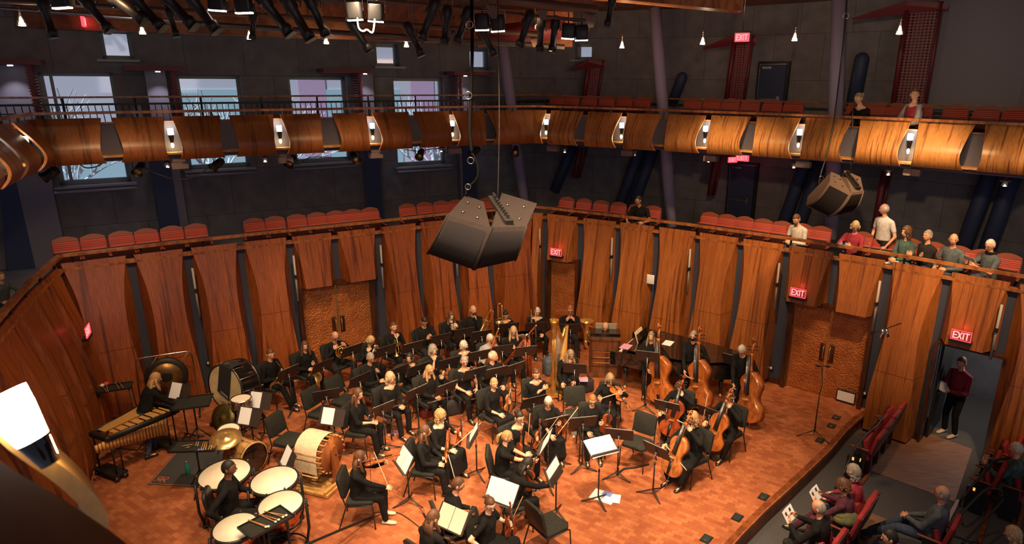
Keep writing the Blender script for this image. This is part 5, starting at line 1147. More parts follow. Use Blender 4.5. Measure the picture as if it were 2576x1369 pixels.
def horn(T, label, m='brass'):
    r = empty('french_horn'); r.matrix_world = T; tag(r, label, 'french horn')
    b = mb(m)
    for R_, y, rr in ((.145, 0, .010), (.125, .016, .008), (.100, -.014, .008)): b.tube([(R_*cos(a), y, R_*sin(a)) for a in np.linspace(0, 2*pi, 26)[:-1]], rr, 7, closed=True)
    b.tube([(.02, .03, -.08), (.07, .03, .0), (.03, .03, .09), (-.05, .03, .07), (-.08, .03, -.02), (-.03, .03, -.09)], .007, 6); b.tube([(-.06, -.02, -.06), (.05, -.02, -.05), (.08, -.02, .03), (.0, -.02, .08)], .007, 6); b.build('tubing', r)
    b = mb(m); b.tube([(-.145, 0, .02), (-.13, .0, -.08), (-.06, .0, -.15), (.03, .0, -.17)], [.011, .018, .028, .042], 12, cap=False); lath(b, (.02, 0, -.17), (.25, .0, -.15), [(.040, 0), (.055, .06), (.085, .11), (.135, .145), (.160, .155), (.155, .158), (.08, .115), (.0, .06)], 20); b.build('bell', r)
    b = mb(m)
    for k in range(3): b.tube([(-.03+.035*k, -.03, -.02), (-.03+.035*k, .03, -.02)], .017, 10); b.tube([(-.03+.035*k, -.01, -.02), (-.04+.035*k, -.02, .05)], .004, 5)
    b.build('valve', r); b = mb('silver'); b.tube([(-.10, -.01, .10), (-.12, -.08, .20), (-.10, -.14, .28)], [.006, .005, .004], 6); lath(b, (-.10, -.14, .28), (-.09, -.18, .34), [(.004, 0), (.006, .04), (.012, .055), (.011, .06)], 10); b.build('mouthpiece', r); return r
def trumpet(T, label, m='brass', mute=False):
    r = empty('trumpet'); r.matrix_world = T; tag(r, label, 'trumpet')          # along Z, mouthpiece at 0, bell at .5
    b = mb(m); b.tube([(0, 0, .05), (0, 0, .42), (0, .02, .45), (0, .05, .45), (0, .075, .42), (0, .075, .14), (0, .06, .11), (0, .04, .14), (0, .04, .3)], .006, 7); b.build('tubing', r)
    b = mb(m); lath(b, (0, .075, .16), (0, .075, .5), [(.006, 0), (.008, .14), (.014, .24), (.030, .31), (.058, .345), (.062, .35), (.055, .348), (.02, .29)], 18); b.build('bell', r)
    b = mb(m)
    for k in range(3): b.tube([(0, -.03, .20+.035*k), (0, .11, .20+.035*k)], .011, 9); b.tube([(0, -.05, .20+.035*k), (0, -.03, .20+.035*k)], .004, 6); b.lathe([(0, 0), (.010, 0), (.010, .004), (0, .004)], 8, T=frame_z((0, -.05, .20+.035*k), (0, -1, 0)))
    b.build('valve', r); b = mb('silver'); lath(b, (0, 0, .06), (0, 0, 0), [(.005, 0), (.006, .04), (.013, .055), (.012, .06)], 10); b.build('mouthpiece', r); return r
def trombone(T, label, L=.95):
    r = empty('trombone'); r.matrix_world = T; tag(r, label, 'trombone')
    b = mb('brass'); 
    b.tube([(-.055, 0, 0), (-.055, 0, L)], .007, 7); b.tube([(.055, 0, .1), (.055, 0, L)], .007, 7); b.tube([(-.055, 0, L), (-.03, 0, L+.045), (0, 0, L+.055), (.03, 0, L+.045), (.055, 0, L)], .008, 7)
    for z in (.16, .45, .62): b.tube([(-.055, 0, z), (.055, 0, z)], .005, 6)
    b.build('slide', r)
    b = mb('brass'); b.tube([(.055, .0, .12), (.055, .03, .02), (.055, .08, -.02), (.055, .12, .02), (.055, .12, .12)], .009, 7); lath(b, (.055, .12, .1), (.055, .12, 1), [(.010, 0), (.014, .18), (.026, .32), (.06, .42), (.10, .455), (.104, .46), (.095, .455), (.03, .35)], 20); b.build('bell', r)
    b = mb('silver'); lath(b, (-.055, 0, .04), (-.055, 0, -.06), [(.007, 0), (.008, .06), (.017, .09), (.016, .1)], 10); b.build('mouthpiece', r); return r
def tuba(T, label):
    r = empty('tuba'); r.matrix_world = T; tag(r, label, 'tuba')
    b = mb('brass'); lath(b, (0, 0, .28), (0, 0, 1), [(.055, 0), (.07, .25), (.11, .42), (.19, .54), (.205, .56), (.20, .562), (.10, .44), (0, .3)], 24); b.build('bell', r)
    b = mb('brass'); b.tube([(0, 0, .30), (0, 0, .14), (.06, 0, .05), (.15, 0, .04), (.22, 0, .12), (.22, 0, .55), (.19, .02, .64), (.13, .03, .64), (.10, .03, .56), (.10, .03, .22)], [.055, .055, .052, .048, .044, .036, .030, .026, .022, .020], 12)
    b.tube([(.16, -.05, .2), (.16, -.05, .5), (.10, -.06, .56), (.05, -.06, .5), (.05, -.06, .25), (.10, -.06, .18), (.16, -.05, .2)], .014, 8); b.tube([(-.02, -.07, .3), (-.06, -.08, .45), (.0, -.08, .58), (.08, -.08, .5), (.10, -.08, .35)], .012, 8); b.build('tubing', r)
    b = mb('silver')
    for k in range(4): b.tube([(.03+.035*k, -.09, .30), (.03+.035*k, -.09, .45)], .014, 9)
    b.build('valve', r); return r
def woodwind(T, label, name, L, rad, m, keys='silver', bell=None, flare=True):
    r = empty(name); r.matrix_world = T; tag(r, label, name.replace('_', ' '))
    b = mb(m); lath(b, (0, 0, 0), (0, 0, 1), [(rad*.5, 0), (rad*.7, .03), (rad, .08), (rad, L*.45), (rad*1.15, L*.46), (rad*1.15, L*.5), (rad, L*.51), (rad, L*.86), (rad*(1.6 if flare else 1.1), L*.97), (rad*(2.0 if flare else 1.1), L)], 12); b.build('tube', r)
    b = mb(keys)
    for k in range(13): z = L*(.16+.055*k); b.ball((0, -rad*1.15, z), (rad*.62, rad*.25, rad*.62), 8, 5)
    b.tube([(rad*.9, -rad*.8, L*.15), (rad*.9, -rad*.8, L*.85)], rad*.16, 5)
    for z in (L*.08, L*.48, L*.88): lath(b, (0, 0, z), (0, 0, 1), [(rad*1.22, 0), (rad*1.22, .012)], 12)
    b.build('key', r); return r
def bassoon(T, label):
    r = empty('bassoon'); r.matrix_world = T; tag(r, label, 'bassoon')
    b = mb('fiddle_red'); b.tube([(-.017, 0, 0), (-.017, 0, .95)], .020, 10); b.tube([(.020, 0, 0), (.020, 0, 1.22)], [.024, .020], 10); b.build('tube', r)
    b = mb('silver'); b.tube([(.0, 0, -.03), (.0, 0, .05)], .040, 10); b.lathe([(.022, 1.20), (.027, 1.23), (.022, 1.24)], 12, T=Matrix.Translation((.02, 0, 0)))
    for k in range(14): b.ball((.0+.02*((k % 2)*2-1), -.024, .12+.06*k), (.013, .006, .015), 8, 5)
    b.tube([(0, -.026, .08), (0, -.026, .9)], .004, 5); b.build('key', r); b = mb('silver'); b.tube([(-.017, 0, .94), (-.05, .0, 1.04), (-.12, -.02, 1.06), (-.20, -.05, .99)], .004, 6); b.build('crook', r); return r
# ------------------------------------------------------------------ people
def capsule(b, p, q, r1, r2, n=10, flat=1.0):
    p, q = Vector(p), Vector(q); d = (q-p); L = d.length
    if L < 1e-4: return b.ball(p, r1, n, 6)
    u = d/L; pts = []; rs = []
    for a in (1.45, 1.0, .5): pts.append(p-u*r1*sin(a)); rs.append(r1*cos(a))
    pts.append(p); rs.append(r1); pts.append(q); rs.append(r2)
    for a in (.5, 1.0, 1.45): pts.append(q+u*r2*sin(a)); rs.append(r2*cos(a))
    return b.tube(pts, rs, n, flat=flat)
def torso_loft(b, pts, n=16, grow=0, X=Vector((1, 0, 0))):
    """pts: (centre, half width, half depth)"""
    rings = []
    for i, (c, w, d) in enumerate(pts):
        c = Vector(c); t = (Vector(pts[min(i+1, len(pts)-1)][0])-Vector(pts[max(i-1, 0)][0])).normalized(); Y = t.cross(X).normalized(); Xn = Y.cross(t)
        rings.append([c+Xn*cos(2*pi*k/n)*(w+grow)+Y*sin(2*pi*k/n)*(d+grow) for k in range(n)])
    b.loft(rings)
def remeshed(b, voxel, smooth=2):
    me = b.mesh('tmp'); o = bpy.data.objects.new('tmp', me); COL.objects.link(o)
    m = o.modifiers.new('r', 'REMESH'); m.mode = 'VOXEL'; m.voxel_size = voxel; m.use_smooth_shade = True
    s = o.modifiers.new('s', 'SMOOTH'); s.factor = .6; s.iterations = smooth
    dg = bpy.context.evaluated_depsgraph_get(); dg.update(); ev = o.evaluated_get(dg); em = ev.to_mesh()
    nv = len(em.vertices); co = np.empty(nv*3); em.vertices.foreach_get('co', co); fs = [tuple(p.vertices) for p in em.polygons]
    ev.to_mesh_clear(); bpy.data.objects.remove(o); bpy.data.meshes.remove(me)
    return co.reshape(-1, 3), fs
def add_np(b, co, fs): return b.add([tuple(c) for c in co], fs, True)
def head_mesh(b, skin, T, S, mouth=True, old=False):
    b.use(skin); n, k = 26, 20; vs = []; fs = []
    for i in range(k+1):
        t = pi*i/k; zz = -cos(t)
        for j in range(n):
            a = 2*pi*j/n; x = sin(t)*cos(a); y = sin(t)*sin(a); z = zz
            w = .078*(1-.22*max(0, -z)**1.3); dp = .097; X = x*w; Y = y*dp; Z = z*.118
            if z < -.2 and y < 0: Y *= 1-.35*(-z-.2)                           # nape
            if y > .5 and abs(x) < .5:
                Y += .006*math.exp(-((z+.75)/.22)**2)                             # chin
                Y -= .007*math.exp(-((z+.02)/.14)**2)*math.exp(-((abs(x)-.32)/.2)**2)  # eye sockets
                Y += .004*math.exp(-((z-.22)/.1)**2)                              # brow
            vs.append((X, Y, Z))
    for i in range(k):
        for j in range(n): fs.append((i*n+j, i*n+(j+1) % n, (i+1)*n+(j+1) % n, (i+1)*n+j))
    b.add(vs, fs, True, T)
    b.add([(-.006, .090, .012), (.006, .090, .012), (.017, .088, -.036), (-.017, .088, -.036), (0, .118, -.030), (0, .100, .010)], [(0, 1, 5), (0, 5, 4, 3), (1, 2, 4, 5), (3, 4, 2)], True, T)
    for s in (-1, 1): b.ball((s*.080, -.008, -.012), (.010, .020, .032), 8, 6, T); b.ball((s*.0, .106, -.028), (.012, .012, .010), 8, 5, T)
    b.use('white_felt')
    for s in (-1, 1): b.ball((s*.031, .0815, .004), (.0125, .007, .0065), 8, 5, T)
    b.use('eye_dark')
    for s in (-1, 1): b.ball((s*.031, .0875, .004), (.0055, .003, .0055), 8, 5, T); b.tube([T @ Vector((s*.016, .0905, .019)), T @ Vector((s*.032, .0915, .0235)), T @ Vector((s*.047, .084, .019))], .0032, 5)
    b.use('lip'); b.ball((0, .0905, -.062), (.022, .007, .0065), 10, 5, T)
def hand_mesh(b, skin, wrist, direc, palm_n, side, curl=.7, spread=.012):
    """side=+1 right, -1 left; palm_n points out of the palm"""
    b.use(skin); d = Vector(direc).normalized(); pn = Vector(palm_n); pn = (pn-d*pn.dot(d))
    pn = pn.normalized() if pn.length > 1e-3 else d.orthogonal().normalized()
    r = d.cross(pn)*side                                                    # towards the thumb side
    w = Vector(wrist)
    vs = []; 
    for t, wd, th in ((0, .024, .018), (.03, .036, .017), (.065, .042, .015), (.09, .041, .012)):
        c = w+d*t; vs.append([c+r*cos(a)*wd+pn*sin(a)*th for a in [2*pi*k/10 for k in range(10)]])
    b.loft(vs)
    for i, (o_, L) in enumerate(((.030, .068), (.010, .076), (-.011, .070), (-.031, .054))):
        p = w+d*.086+r*o_; u = (d+r*(o_*2.2)).normalized(); pts = [p]; ang = curl*(.55+.12*i)
        for k_, f in enumerate((.44, .32, .24)):
            u = (Matrix.Rotation(ang, 3, r*side*-1 if False else d.cross(pn)) @ u) if True else u
            p = p+u*L*f; pts.append(p)
        b.tube(pts, [.0095, .009, .0082, .0065], 7)
    p = w+d*.028+r*.030; u = (d*.75+r*.75+pn*.25).normalized(); q = p+u*.038; u2 = (d*.95+r*.2+pn*.45).normalized(); b.tube([p-u*.01, q, q+u2*.03, q+u2*.045], [.0125, .011, .0095, .006], 7)
def bend(a, c, L1, L2, hint):
    """middle joint of a two bone limb"""
    a, c, hint = Vector(a), Vector(c), Vector(hint); v = c-a; D = min(v.length, (L1+L2)*.995); u = v.normalized(); c2 = a+u*D
    x = (L1*L1-L2*L2+D*D)/(2*D); h = sqrt(max(0, L1*L1-x*x)); n = hint-u*hint.dot(u); n = n.normalized() if n.length > 1e-3 else Vector((0, -1, 0)); return a+u*x+n*h, c2
POSES = {   # right hand, left hand, lean, head (yaw, pitch)
    'lap': ((.13, .34, .66), (-.13, .34, .66)), 'together': ((.05, .33, .68), (-.05, .34, .69)), 'chin': ((.04, .20, 1.02), (-.10, .30, .68)), 'chin_l': ((.14, .32, .66), (-.04, .20, 1.02)),
    'horn_lap': ((.10, .24, .70), (-.02, .34, .84)), 'horn_up': ((.16, .26, .98), (-.13, .30, 1.0)), 'phone': ((.07, .34, .86), (-.07, .33, .87)), 'trumpet_up': ((.10, .27, 1.02), (-.12, .32, .66)),
    'trumpet_d': ((.07, .30, .92), (-.09, .32, .98)), 'wind': ((.05, .34, .74), (-.02, .28, .92)), 'bassoon': ((.16, .18, .62), (.02, .30, .88)), 'viol_rest': ((.12, .36, .66), (-.20, .34, .84)), 'viol_play': ((.20, .44, .92), (-.30, .42, 1.06)),
    'cello': ((.27, .42, .72), (-.14, .26, 1.10)), 'reach_up': ((.10, .22, .98), (-.10, .22, .98)), 'read': ((.13, .40, .84), (-.13, .40, .84)), 'forward': ((.22, .50, .66), (-.2, .5, .70)), 'back': ((.30, .12, .58), (-.16, .36, .66)), 'hold_out': ((.18, .58, .86), (-.16, .44, .78)), 'arms_cross': ((-.10, .26, .84), (.10, .27, .80)), 'chair_back': ((.36, -.10, .72), (-.14, .34, .66)),
}
BODY_N = [0]
def person(key, loc, face, pose='lap', skin='fair', hair=('short', 'brown'), top='black_cloth', legs='black_cloth', sleeves='long', label='', head=(0, 0), lean=0.0, glasses=False, female=False, beard=None, stand=False, skirt=False, shoe='shoe', collar=None, hands=None, knees=.13, sit=.47, size=1.0, lift=0, feet=None, mask=False, chest=None, arms=True, curl=.7):
    """loc = floor point under the head, face = heading angle of the body (radians, 0 = +Y)"""
    R, Lh = POSES.get(pose, POSES['lap']) if hands is None else hands
    R, Lh = Vector(R), Vector(Lh); f = .97 if female else 1.07; sk = 'skin_'+skin
    rn = random.Random(key)
    H0 = .93 if stand else sit+.08                                       # pelvis height
    ln = lean; P0 = Vector((0, 0, H0)); up = Vector((0, sin(ln), cos(ln)))
    P1 = P0+up*.17; P2 = P0+up*.34; P3 = P0+up*.46; NK = P0+up*.53+Vector((0, .01, 0)); hy, hp = radians(head[0]), radians(head[1])
    HC = NK+up*.075+Vector((0, .022, .088))+Vector((sin(-hy)*.02, cos(hy)*.02-.01, 0))
    if hp < 0: HC += Vector((sin(-hy)*-sin(hp)*.06, -sin(hp)*.06, sin(hp)*.03))
    sw = .188*f
    SR, SL = P3+Vector((sw, 0, -.035)), P3+Vector((-sw, 0, -.035))
    if stand:
        hipR, hipL = Vector((.09, 0, H0-.04)), Vector((-.09, 0, H0-.04)); fr, fl = feet or ((.11, .02), (-.12, .0))
        aR, aL = Vector((fr[0], fr[1], .085)), Vector((fl[0], fl[1], .085)); kR, aR = bend(hipR, aR, .408, .408, (0, 1, .0)); kL, aL = bend(hipL, aL, .408, .408, (0, 1, 0))
    else:
        hipR, hipL = Vector((.09, .0, H0-.02)), Vector((-.09, .0, H0-.02)); kR, kL = Vector((knees, .41, sit+.05)), Vector((-knees-.01, .40, sit+.05))
        fr, fl = feet or ((.12, .46), (-.14, .40)); aR, aL = Vector((fr[0], fr[1], .085)), Vector((fl[0], fl[1], .085))
    eR, wR = bend(SR, R, .29*f, .26*f, (.6, -.5, -.6)); eL, wL = bend(SL, Lh, .29*f, .26*f, (-.6, -.5, -.6))
    fat = rn.uniform(.0, .03)
    tor = [(P0-up*.07, .13, .09), (P0, .165, .115+fat), (P0+up*.10, .155*f, .110+fat), (P1+up*.04, .150*f, .108+fat), (P2-up*.02, .165*f, .118+fat*.4), (P3-up*.05, .165*f, .11), (P3+up*.005, .135*f, .085), (P3+up*.04, .075, .065)]
    r = empty('person', loc, face, label, 'person'); r.scale = (size,)*3
    # one continuous skin surface
    b = mb(sk); torso_loft(b, tor); capsule(b, P3-up*.02, HC-Vector((0, .01, .06)), .055, .052)
    if collar == 'low': b.ball(P3+Vector((0, .070, .012)), (.070, .052, .055), 12, 8)
    for S_, E_, W_, s in ((SR, eR, wR, 1), (SL, eL, wL, -1)):
        capsule(b, NK-up*.03, S_, .045, .046); capsule(b, S_, E_, .050, .040); capsule(b, E_, W_, .040, .026)
    for h_, k_, a_ in ((hipR, kR, aR), (hipL, kL, aL)):
        capsule(b, h_, k_, .085, .056); capsule(b, k_, a_, .055, .036); d = Vector((0, 1, 0)); capsule(b, a_-Vector((0, .02, .045)), a_+Vector((0, .13, -.050)), .034, .028)
    co, fs = remeshed(b, .020)
    bb = mb(sk); add_np(bb, co, fs)
    HT = Matrix.Translation(HC) @ Matrix.Rotation(hy, 4, 'Z') @ Matrix.Rotation(hp, 4, 'X')
    head_mesh(bb, sk, HT, 1)
    if arms:
        for E_, W_, s in ((eR, wR, 1), (eL, wL, -1)):
            d = (W_-E_).normalized(); pn = Vector((-s*.5, -.25, -.8)) if W_.z < .80 else Vector((-s*.9, -.45, .0)); hand_mesh(bb, sk, W_+d*.0, d, pn, s, curl)
    bb.build('body', r)
    # top
    g = .014; c = mb(top); torso_loft(c, [(p_, w+g, d+g) for p_, w, d in tor[1 if not skirt else 0:7]]+([(P3+up*.03, .080, .070)] if collar != 'low' else []))
    for S_ in (SR, SL):
        capsule(c, P3+up*.0, S_, .058, .056)
        if collar != 'low': capsule(c, NK-up*.035, S_, .056, .057)
    if collar != 'low': capsule(c, P3+up*.0, P3+up*.045, .078, .062)
    if chest or female: 
        for s in (-1, 1): c.ball(P2+Vector((s*.065, .085, -.01)), (.062, .052, .058), 10, 7)
    for S_, E_, W_ in ((SR, eR, wR), (SL, eL, wL)):
        if sleeves == 'long': capsule(c, S_, E_, .057, .050); capsule(c, E_, W_-(W_-E_)*.05, .052, .038)
        elif sleeves == 'short': capsule(c, S_, S_.lerp(E_, .62), .058, .056)
        elif sleeves == 'elbow': capsule(c, S_, E_, .057, .050); capsule(c, E_, E_.lerp(W_, .25), .052, .048)
    co, fs = remeshed(c, .020); c = mb(top); add_np(c, co, fs); tp = c.build('top', r)
    if collar == 'shirt': 
        c = mb('pale_shirt'); c.add([P3+Vector((-.035, .10, .055)), P3+Vector((.035, .10, .055)), P2+Vector((0, .145, .02))], [(0, 1, 2)], False); c.ball(P3+Vector((0, .075, .0)), (.035, .05, .09), 8, 6); c.build('shirt_front', r)
        c = mb('black'); 
        for s in (-1, 1): c.ball(P3+Vector((s*.028, .125, .035)), (.028, .010, .016), 8, 5)
        c.build('bow_tie', r)
    if collar == 'tie': c = mb('tan'); c.tube([P3+Vector((0, .105, .03)), P2+Vector((0, .145, -.04))], [.014, .026], 6); c.build('necktie', r)
    if collar == 'scarf': c = mb('black_cloth'); c.tube([P3+Vector((.085*cos(a), .07*sin(a)+.01, .065)) for a in np.linspace(0, 2*pi, 14)[:-1]], .028, 8, closed=True); c.build('scarf', r)
    if collar == 'low' or female:                                        # neckline
        pass
    # trousers or skirt
    c = mb(legs); g = .012
    torso_loft(c, [(P0-up*.075, .14, .10), (P0, .178, .128+fat), (P0+up*.09, .160*f, .117+fat)])
    for h_, k_, a_ in ((hipR, kR, aR), (hipL, kL, aL)):
        capsule(c, h_, k_, .098, .072); capsule(c, k_, a_.lerp(k_, .06), .070, .058)
    if skirt:
        m1, m2, m3 = (hipR+hipL)/2, (kR+kL)/2, (aR+aL)/2
        for s in (-1, -.5, 0, .5, 1):
            k_ = m2+Vector((s*(knees+.01), .02, 0)); a_ = m3+Vector((s*.17, .03, .10)); capsule(c, m1+Vector((s*.08, 0, 0)), k_, .095, .080); capsule(c, k_, a_, .080, .065)
    co, fs = remeshed(c, .022); c = mb(legs); add_np(c, co, fs); c.build('skirt' if skirt else 'trousers', r)
    for s, a_ in ((1, aR), (-1, aL)):
        c = mb(shoe); z = -a_.z+.0
        c.loft([[a_+Vector((cos(t)*w, y, -a_.z+.001+h*(.5+.5*sin(t)))) for t in [2*pi*k/10 for k in range(10)]] for y, w, h in ((-.070, .018, .05), (-.055, .034, .085), (-.01, .036, .090), (.05, .042, .070), (.11, .046, .052), (.16, .038, .042), (.185, .016, .022))]); c.build('shoe', r)
    # hair
    st, hc = hair
    if st != 'bald':
        c = mb('hair_'+hc); n, k = 26, 18; vs = []; fs = []; rr = random.Random(key+'h')
        vol = {'short': 1.07, 'long': 1.09, 'pony': 1.06, 'bun': 1.06, 'curly': 1.22, 'fringe': 1.05, 'bob': 1.14, 'buzz': 1.035}[st]
        for i in range(k+1):
            t = pi*i/k
            for j in range(n):
                a = 2*pi*j/n; x = sin(t)*cos(a); y = sin(t)*sin(a); z = -cos(t)
                line = .42 if y > 0 else -.55-(.25 if st in ('long', 'bob', 'curly') else 0)
                if abs(x) > .6 and y < .45: line = min(line, -.05 if st in ('short', 'pony', 'bun', 'buzz', 'fringe') else -.7)
                if y > .25 and abs(x) > .35 and st in ('long', 'bob', 'curly'): line = min(line, .30-(abs(x)-.35)*1.6)
                on = z > line
                if st == 'fringe': on = on and z < .55 and y < .35
                v = vol*(1+(rr.uniform(-.04, .05) if st == 'curly' else 0)) if on else .90
                w = .078*(1-.22*max(0, -z)**1.3); vs.append((x*w*v, y*.097*v-.003, z*.118*(v if z > 0 else 1)))
        for i in range(k):
            for j in range(n): fs.append((i*n+j, i*n+(j+1) % n, (i+1)*n+(j+1) % n, (i+1)*n+j))
        c.add(vs, fs, True, HT)
        if st == 'long':
            c.ball((0, -.040, -.055), (.084, .072, .115), 14, 10, HT)
            for s in (-1, -.5, 0, .5, 1):
                p = Vector((s*.050, -.045-.03*(1-abs(s)), -.01)); q = Vector((s*.085, -.075-.02*(1-abs(s)), -.27)); c.tube([HT @ p, HT @ p.lerp(q, .5)+Vector((0, -.01, 0)), HC+(Matrix.Rotation(hy, 3, 'Z') @ q), HC+(Matrix.Rotation(hy, 3, 'Z') @ (q+Vector((0, .0, -.06))))], [.030, .042, .038, .012], 8)
            for s in (-1, 1): c.tube([HT @ Vector((s*.062, .015, .03)), HT @ Vector((s*.076, .015, -.08)), HC+(Matrix.Rotation(hy, 3, 'Z') @ Vector((s*.095, .035, -.21))), HC+(Matrix.Rotation(hy, 3, 'Z') @ Vector((s*.09, .05, -.27)))], [.018, .028, .030, .008], 8)
        if st == 'pony': c.ball((0, -.105, .035), .025, 8, 6, HT); c.tube([HT @ Vector((0, -.11, .035)), HT @ Vector((0, -.15, -.02)), HT @ Vector((0, -.14, -.13)), HT @ Vector((0.01, -.12, -.20))], [.022, .034, .030, .008], 8)
        if st == 'bun': c.ball((0, -.10, .05), (.042, .036, .042), 10, 8, HT)
        if st == 'curly' or st == 'bob':
            for i in range(60 if st == 'curly' else 26):
                a = rr.uniform(.25*pi, 2.75*pi); z = rr.uniform(-.12 if st == 'curly' else -.10, .02); a = rr.choice([rr.uniform(pi*.92, 2.08*pi)]); c.ball((cos(a)*.085, sin(a)*.095+.01, z), rr.uniform(.020, .030), 6, 5, HT)
        c.build('hair', r)
    if beard: 
        c = mb('hair_'+beard[1]); c.ball((0, .068, -.085 if beard[0] == 'full' else -.046), (.052, .040, .045) if beard[0] == 'full' else (.026, .032, .007), 12, 8, HT); 
        c.build('beard' if beard[0] == 'full' else 'moustache', r)
    if mask: c = mb('black_cloth'); c.ball((0, .055, -.055), (.062, .050, .045), 12, 8, HT); c.build('face_mask', r)
    if glasses:
        c = mb('dark_steel')
        for s in (-1, 1):
            c.tube([HT @ Vector((s*.032+.019*cos(a), .100, .002+.015*sin(a))) for a in np.linspace(0, 2*pi, 13)[:-1]], .0024, 5, closed=True); c.tube([HT @ Vector((s*.051, .098, .004)), HT @ Vector((s*.080, .0, .002))], .0022, 5)
        c.tube([HT @ Vector((-.013, .101, .004)), HT @ Vector((.013, .101, .004))], .0022, 5); c.build('glasses', r)
    info = dict(root=r, HC=HC, HT=HT, wR=wR, wL=wL, eR=eR, eL=eL, M=Matrix.Translation(Vector(loc)) @ Matrix.Rotation(face, 4, 'Z') @ Matrix.Scale(size, 4), face=face, P3=P3, kR=kR, kL=kL, dR=(wR-eR).normalized(), dL=(wL-eL).normalized())
    info['w'] = lambda v, I=info: I['M'] @ Vector(v)
    return info
# ------------------------------------------------------------------ people of the orchestra
K = P(1530, 1330, 0)
def head_to(px, py, z, tx=None, ty=None):
    p = P(px, py, z); t = K if tx is None else P(tx, ty, 0); return atan2(-(t.x-p.x), t.y-p.y)
INFO = {}; CH = []
def player(key, px, py, short, label, zh=1.24, rot=0, face=None, toward=None, chair=True, stand=False, lean=0.06, **kw):
    size = kw.pop('size', 1.0)*(.94 if kw.get('female') else .985); zh *= size
    if face is None: face = head_to(px, py, zh, *(toward or (None, None)))+radians(rot)
    h = P(px, py, zh); off = .035+sin(lean)*.62+.0; hd = Vector((-sin(face), cos(face), 0)); sit = .47
    loc = (h.x-hd.x*off*size, h.y-hd.y*off*size, kw.pop('z0', 0))
    I = person(key, loc, face, label=label, stand=stand, lean=lean, size=size, **kw); INFO[key] = I; I['short'] = short
    if chair and not stand:
        c = Vector((loc[0], loc[1], 0))+hd*.06; put_chair(c.x, c.y, face, 'black padded orchestra chair under '+short)
    return I
def LT(I, loc, zdir, xhint=(1, 0, 0)): return I['M'] @ frame_z(loc, zdir, xhint)
pl = player
# horns
pl('hornA', 680, 889, 'the leftmost horn player', 'person with short brown hair in black suit, leftmost, horn on lap', pose='horn_lap', skin='fair', hair=('short', 'brown'), rot=12, head=(-25, -12), feet=((.10, .58), (-.06, .52)))
pl('hornB', 768, 869, 'the dark haired horn player', 'woman with shoulder length dark hair and necklace, horn on left side', pose='horn_lap', skin='fair', hair=('long', 'brown'), female=True, head=(-30, -5))
pl('hornC', 842, 843, 'the grey haired horn player', 'man with glasses before the left double doors, lifting his horn', pose='horn_up', skin='ruddy', hair=('fringe', 'grey'), glasses=True, head=(-10, -30), legs='charcoal_cloth', knees=.24)
pl('hornD', 930, 852, 'the blonde horn player', 'blonde person bent over a silver horn, right of the left double doors', pose='horn_up', hair=('bob', 'blonde'), female=True, head=(0, -45), lean=.15)
pl('tptA', 990, 822, 'the spiky haired trumpeter', 'trumpeter with spiky swept up brown hair, holding trumpet upright', pose='trumpet_up', hair=('short', 'brown'), skin='fair', head=(-10, 0), rot=10)
pl('tptB', 1067, 805, 'the man reading his phone', 'man with shaved head in dark shirt looking at a phone', pose='phone', skin='olive', hair=('buzz', 'black'), top='black_cloth', legs='charcoal_cloth', head=(-10, -35), size=1.04)
pl('tptC', 1134, 792, 'the long haired trumpeter', 'trumpeter with very long wavy brown hair, white shirt and bow tie', pose='trumpet_d', hair=('long', 'brown'), skin='pale', collar='shirt', head=(-5, -20))
pl('trbA', 1190, 780, 'the bearded trombonist', 'bald trombonist with full dark beard, hand at his chin', pose='chin_l', hair=('bald', 'black'), skin='olive', beard=('full', 'black'), head=(5, 5), size=1.05)
pl('trbB', 1272, 790, 'the dark haired trombonist', 'trombonist with tied dark hair and short sleeves looking down', pose='trumpet_up', hair=('bun', 'black'), female=True, sleeves='elbow', skin='fair', collar='low', head=(-10, -25))
pl('trbC', 1352, 783, 'the short grey haired trombonist', 'trombonist with short pale grey hair, glasses and white edged V neck', pose='trumpet_up', hair=('short', 'white'), female=True, skin='pale', glasses=True, collar='low', head=(-5, -8), knees=.2)
pl('tuba', 1434, 778, 'the tuba player', 'tuba player with thin hair and glasses, fists raised before his chest', pose='reach_up', hair=('short', 'ginger'), skin='ruddy', glasses=True, legs='charcoal_cloth', head=(0, -15), size=1.04)
pl('celesta', 1524, 818, 'the keyboard player behind the wooden organ', 'balding man in dark shirt behind the wooden keyboard, hand at his nose', pose='chin', hair=('fringe', 'brown'), skin='ruddy', head=(-8, -20), lean=.30, feet=((.1, .12), (-.1, .12)))
# winds
pl('clA', 931, 898, 'the bass clarinet player', 'man with close cropped hair, glasses and dark jacket playing a silver keyed clarinet', pose='wind', hair=('buzz', 'grey'), skin='olive', glasses=True, top='black_cloth', legs='charcoal_cloth', head=(-15, -10), rot=10)
pl('clB', 1032, 900, 'the black haired clarinettist', 'clarinettist with straight black hair, raised hand beside her face', pose='chin', hair=('long', 'black'), female=True, skin='olive', sleeves='elbow', head=(-50, 0), legs='charcoal_cloth')
pl('clC', 1088, 880, 'the curly grey haired player', 'player with bushy curly grey hair resting chin on hand', pose='chin', hair=('curly', 'grey'), skin='fair', sleeves='elbow', head=(0, -5))
pl('bnA', 1168, 868, 'the white bobbed contrabassoonist', 'white bobbed woman seen in profile blowing into a thin metal crook', pose='wind', hair=('bob', 'white'), female=True, skin='fair', collar='low', head=(-60, -8))
pl('bnB', 1231, 850, 'the grey cardigan bassoonist', 'older bassoonist with grey hair, glasses and grey cardigan', pose='bassoon', hair=('short', 'white'), female=True, skin='fair', glasses=True, top='grey_cloth', head=(15, -15))
pl('bnC', 1292, 832, 'the blonde bassoonist', 'bassoonist with long blonde fringe and glasses, smiling, holding a huge bassoon', pose='bassoon', hair=('long', 'blonde'), female=True, skin='fair', glasses=True, head=(-10, -5), size=1.05)
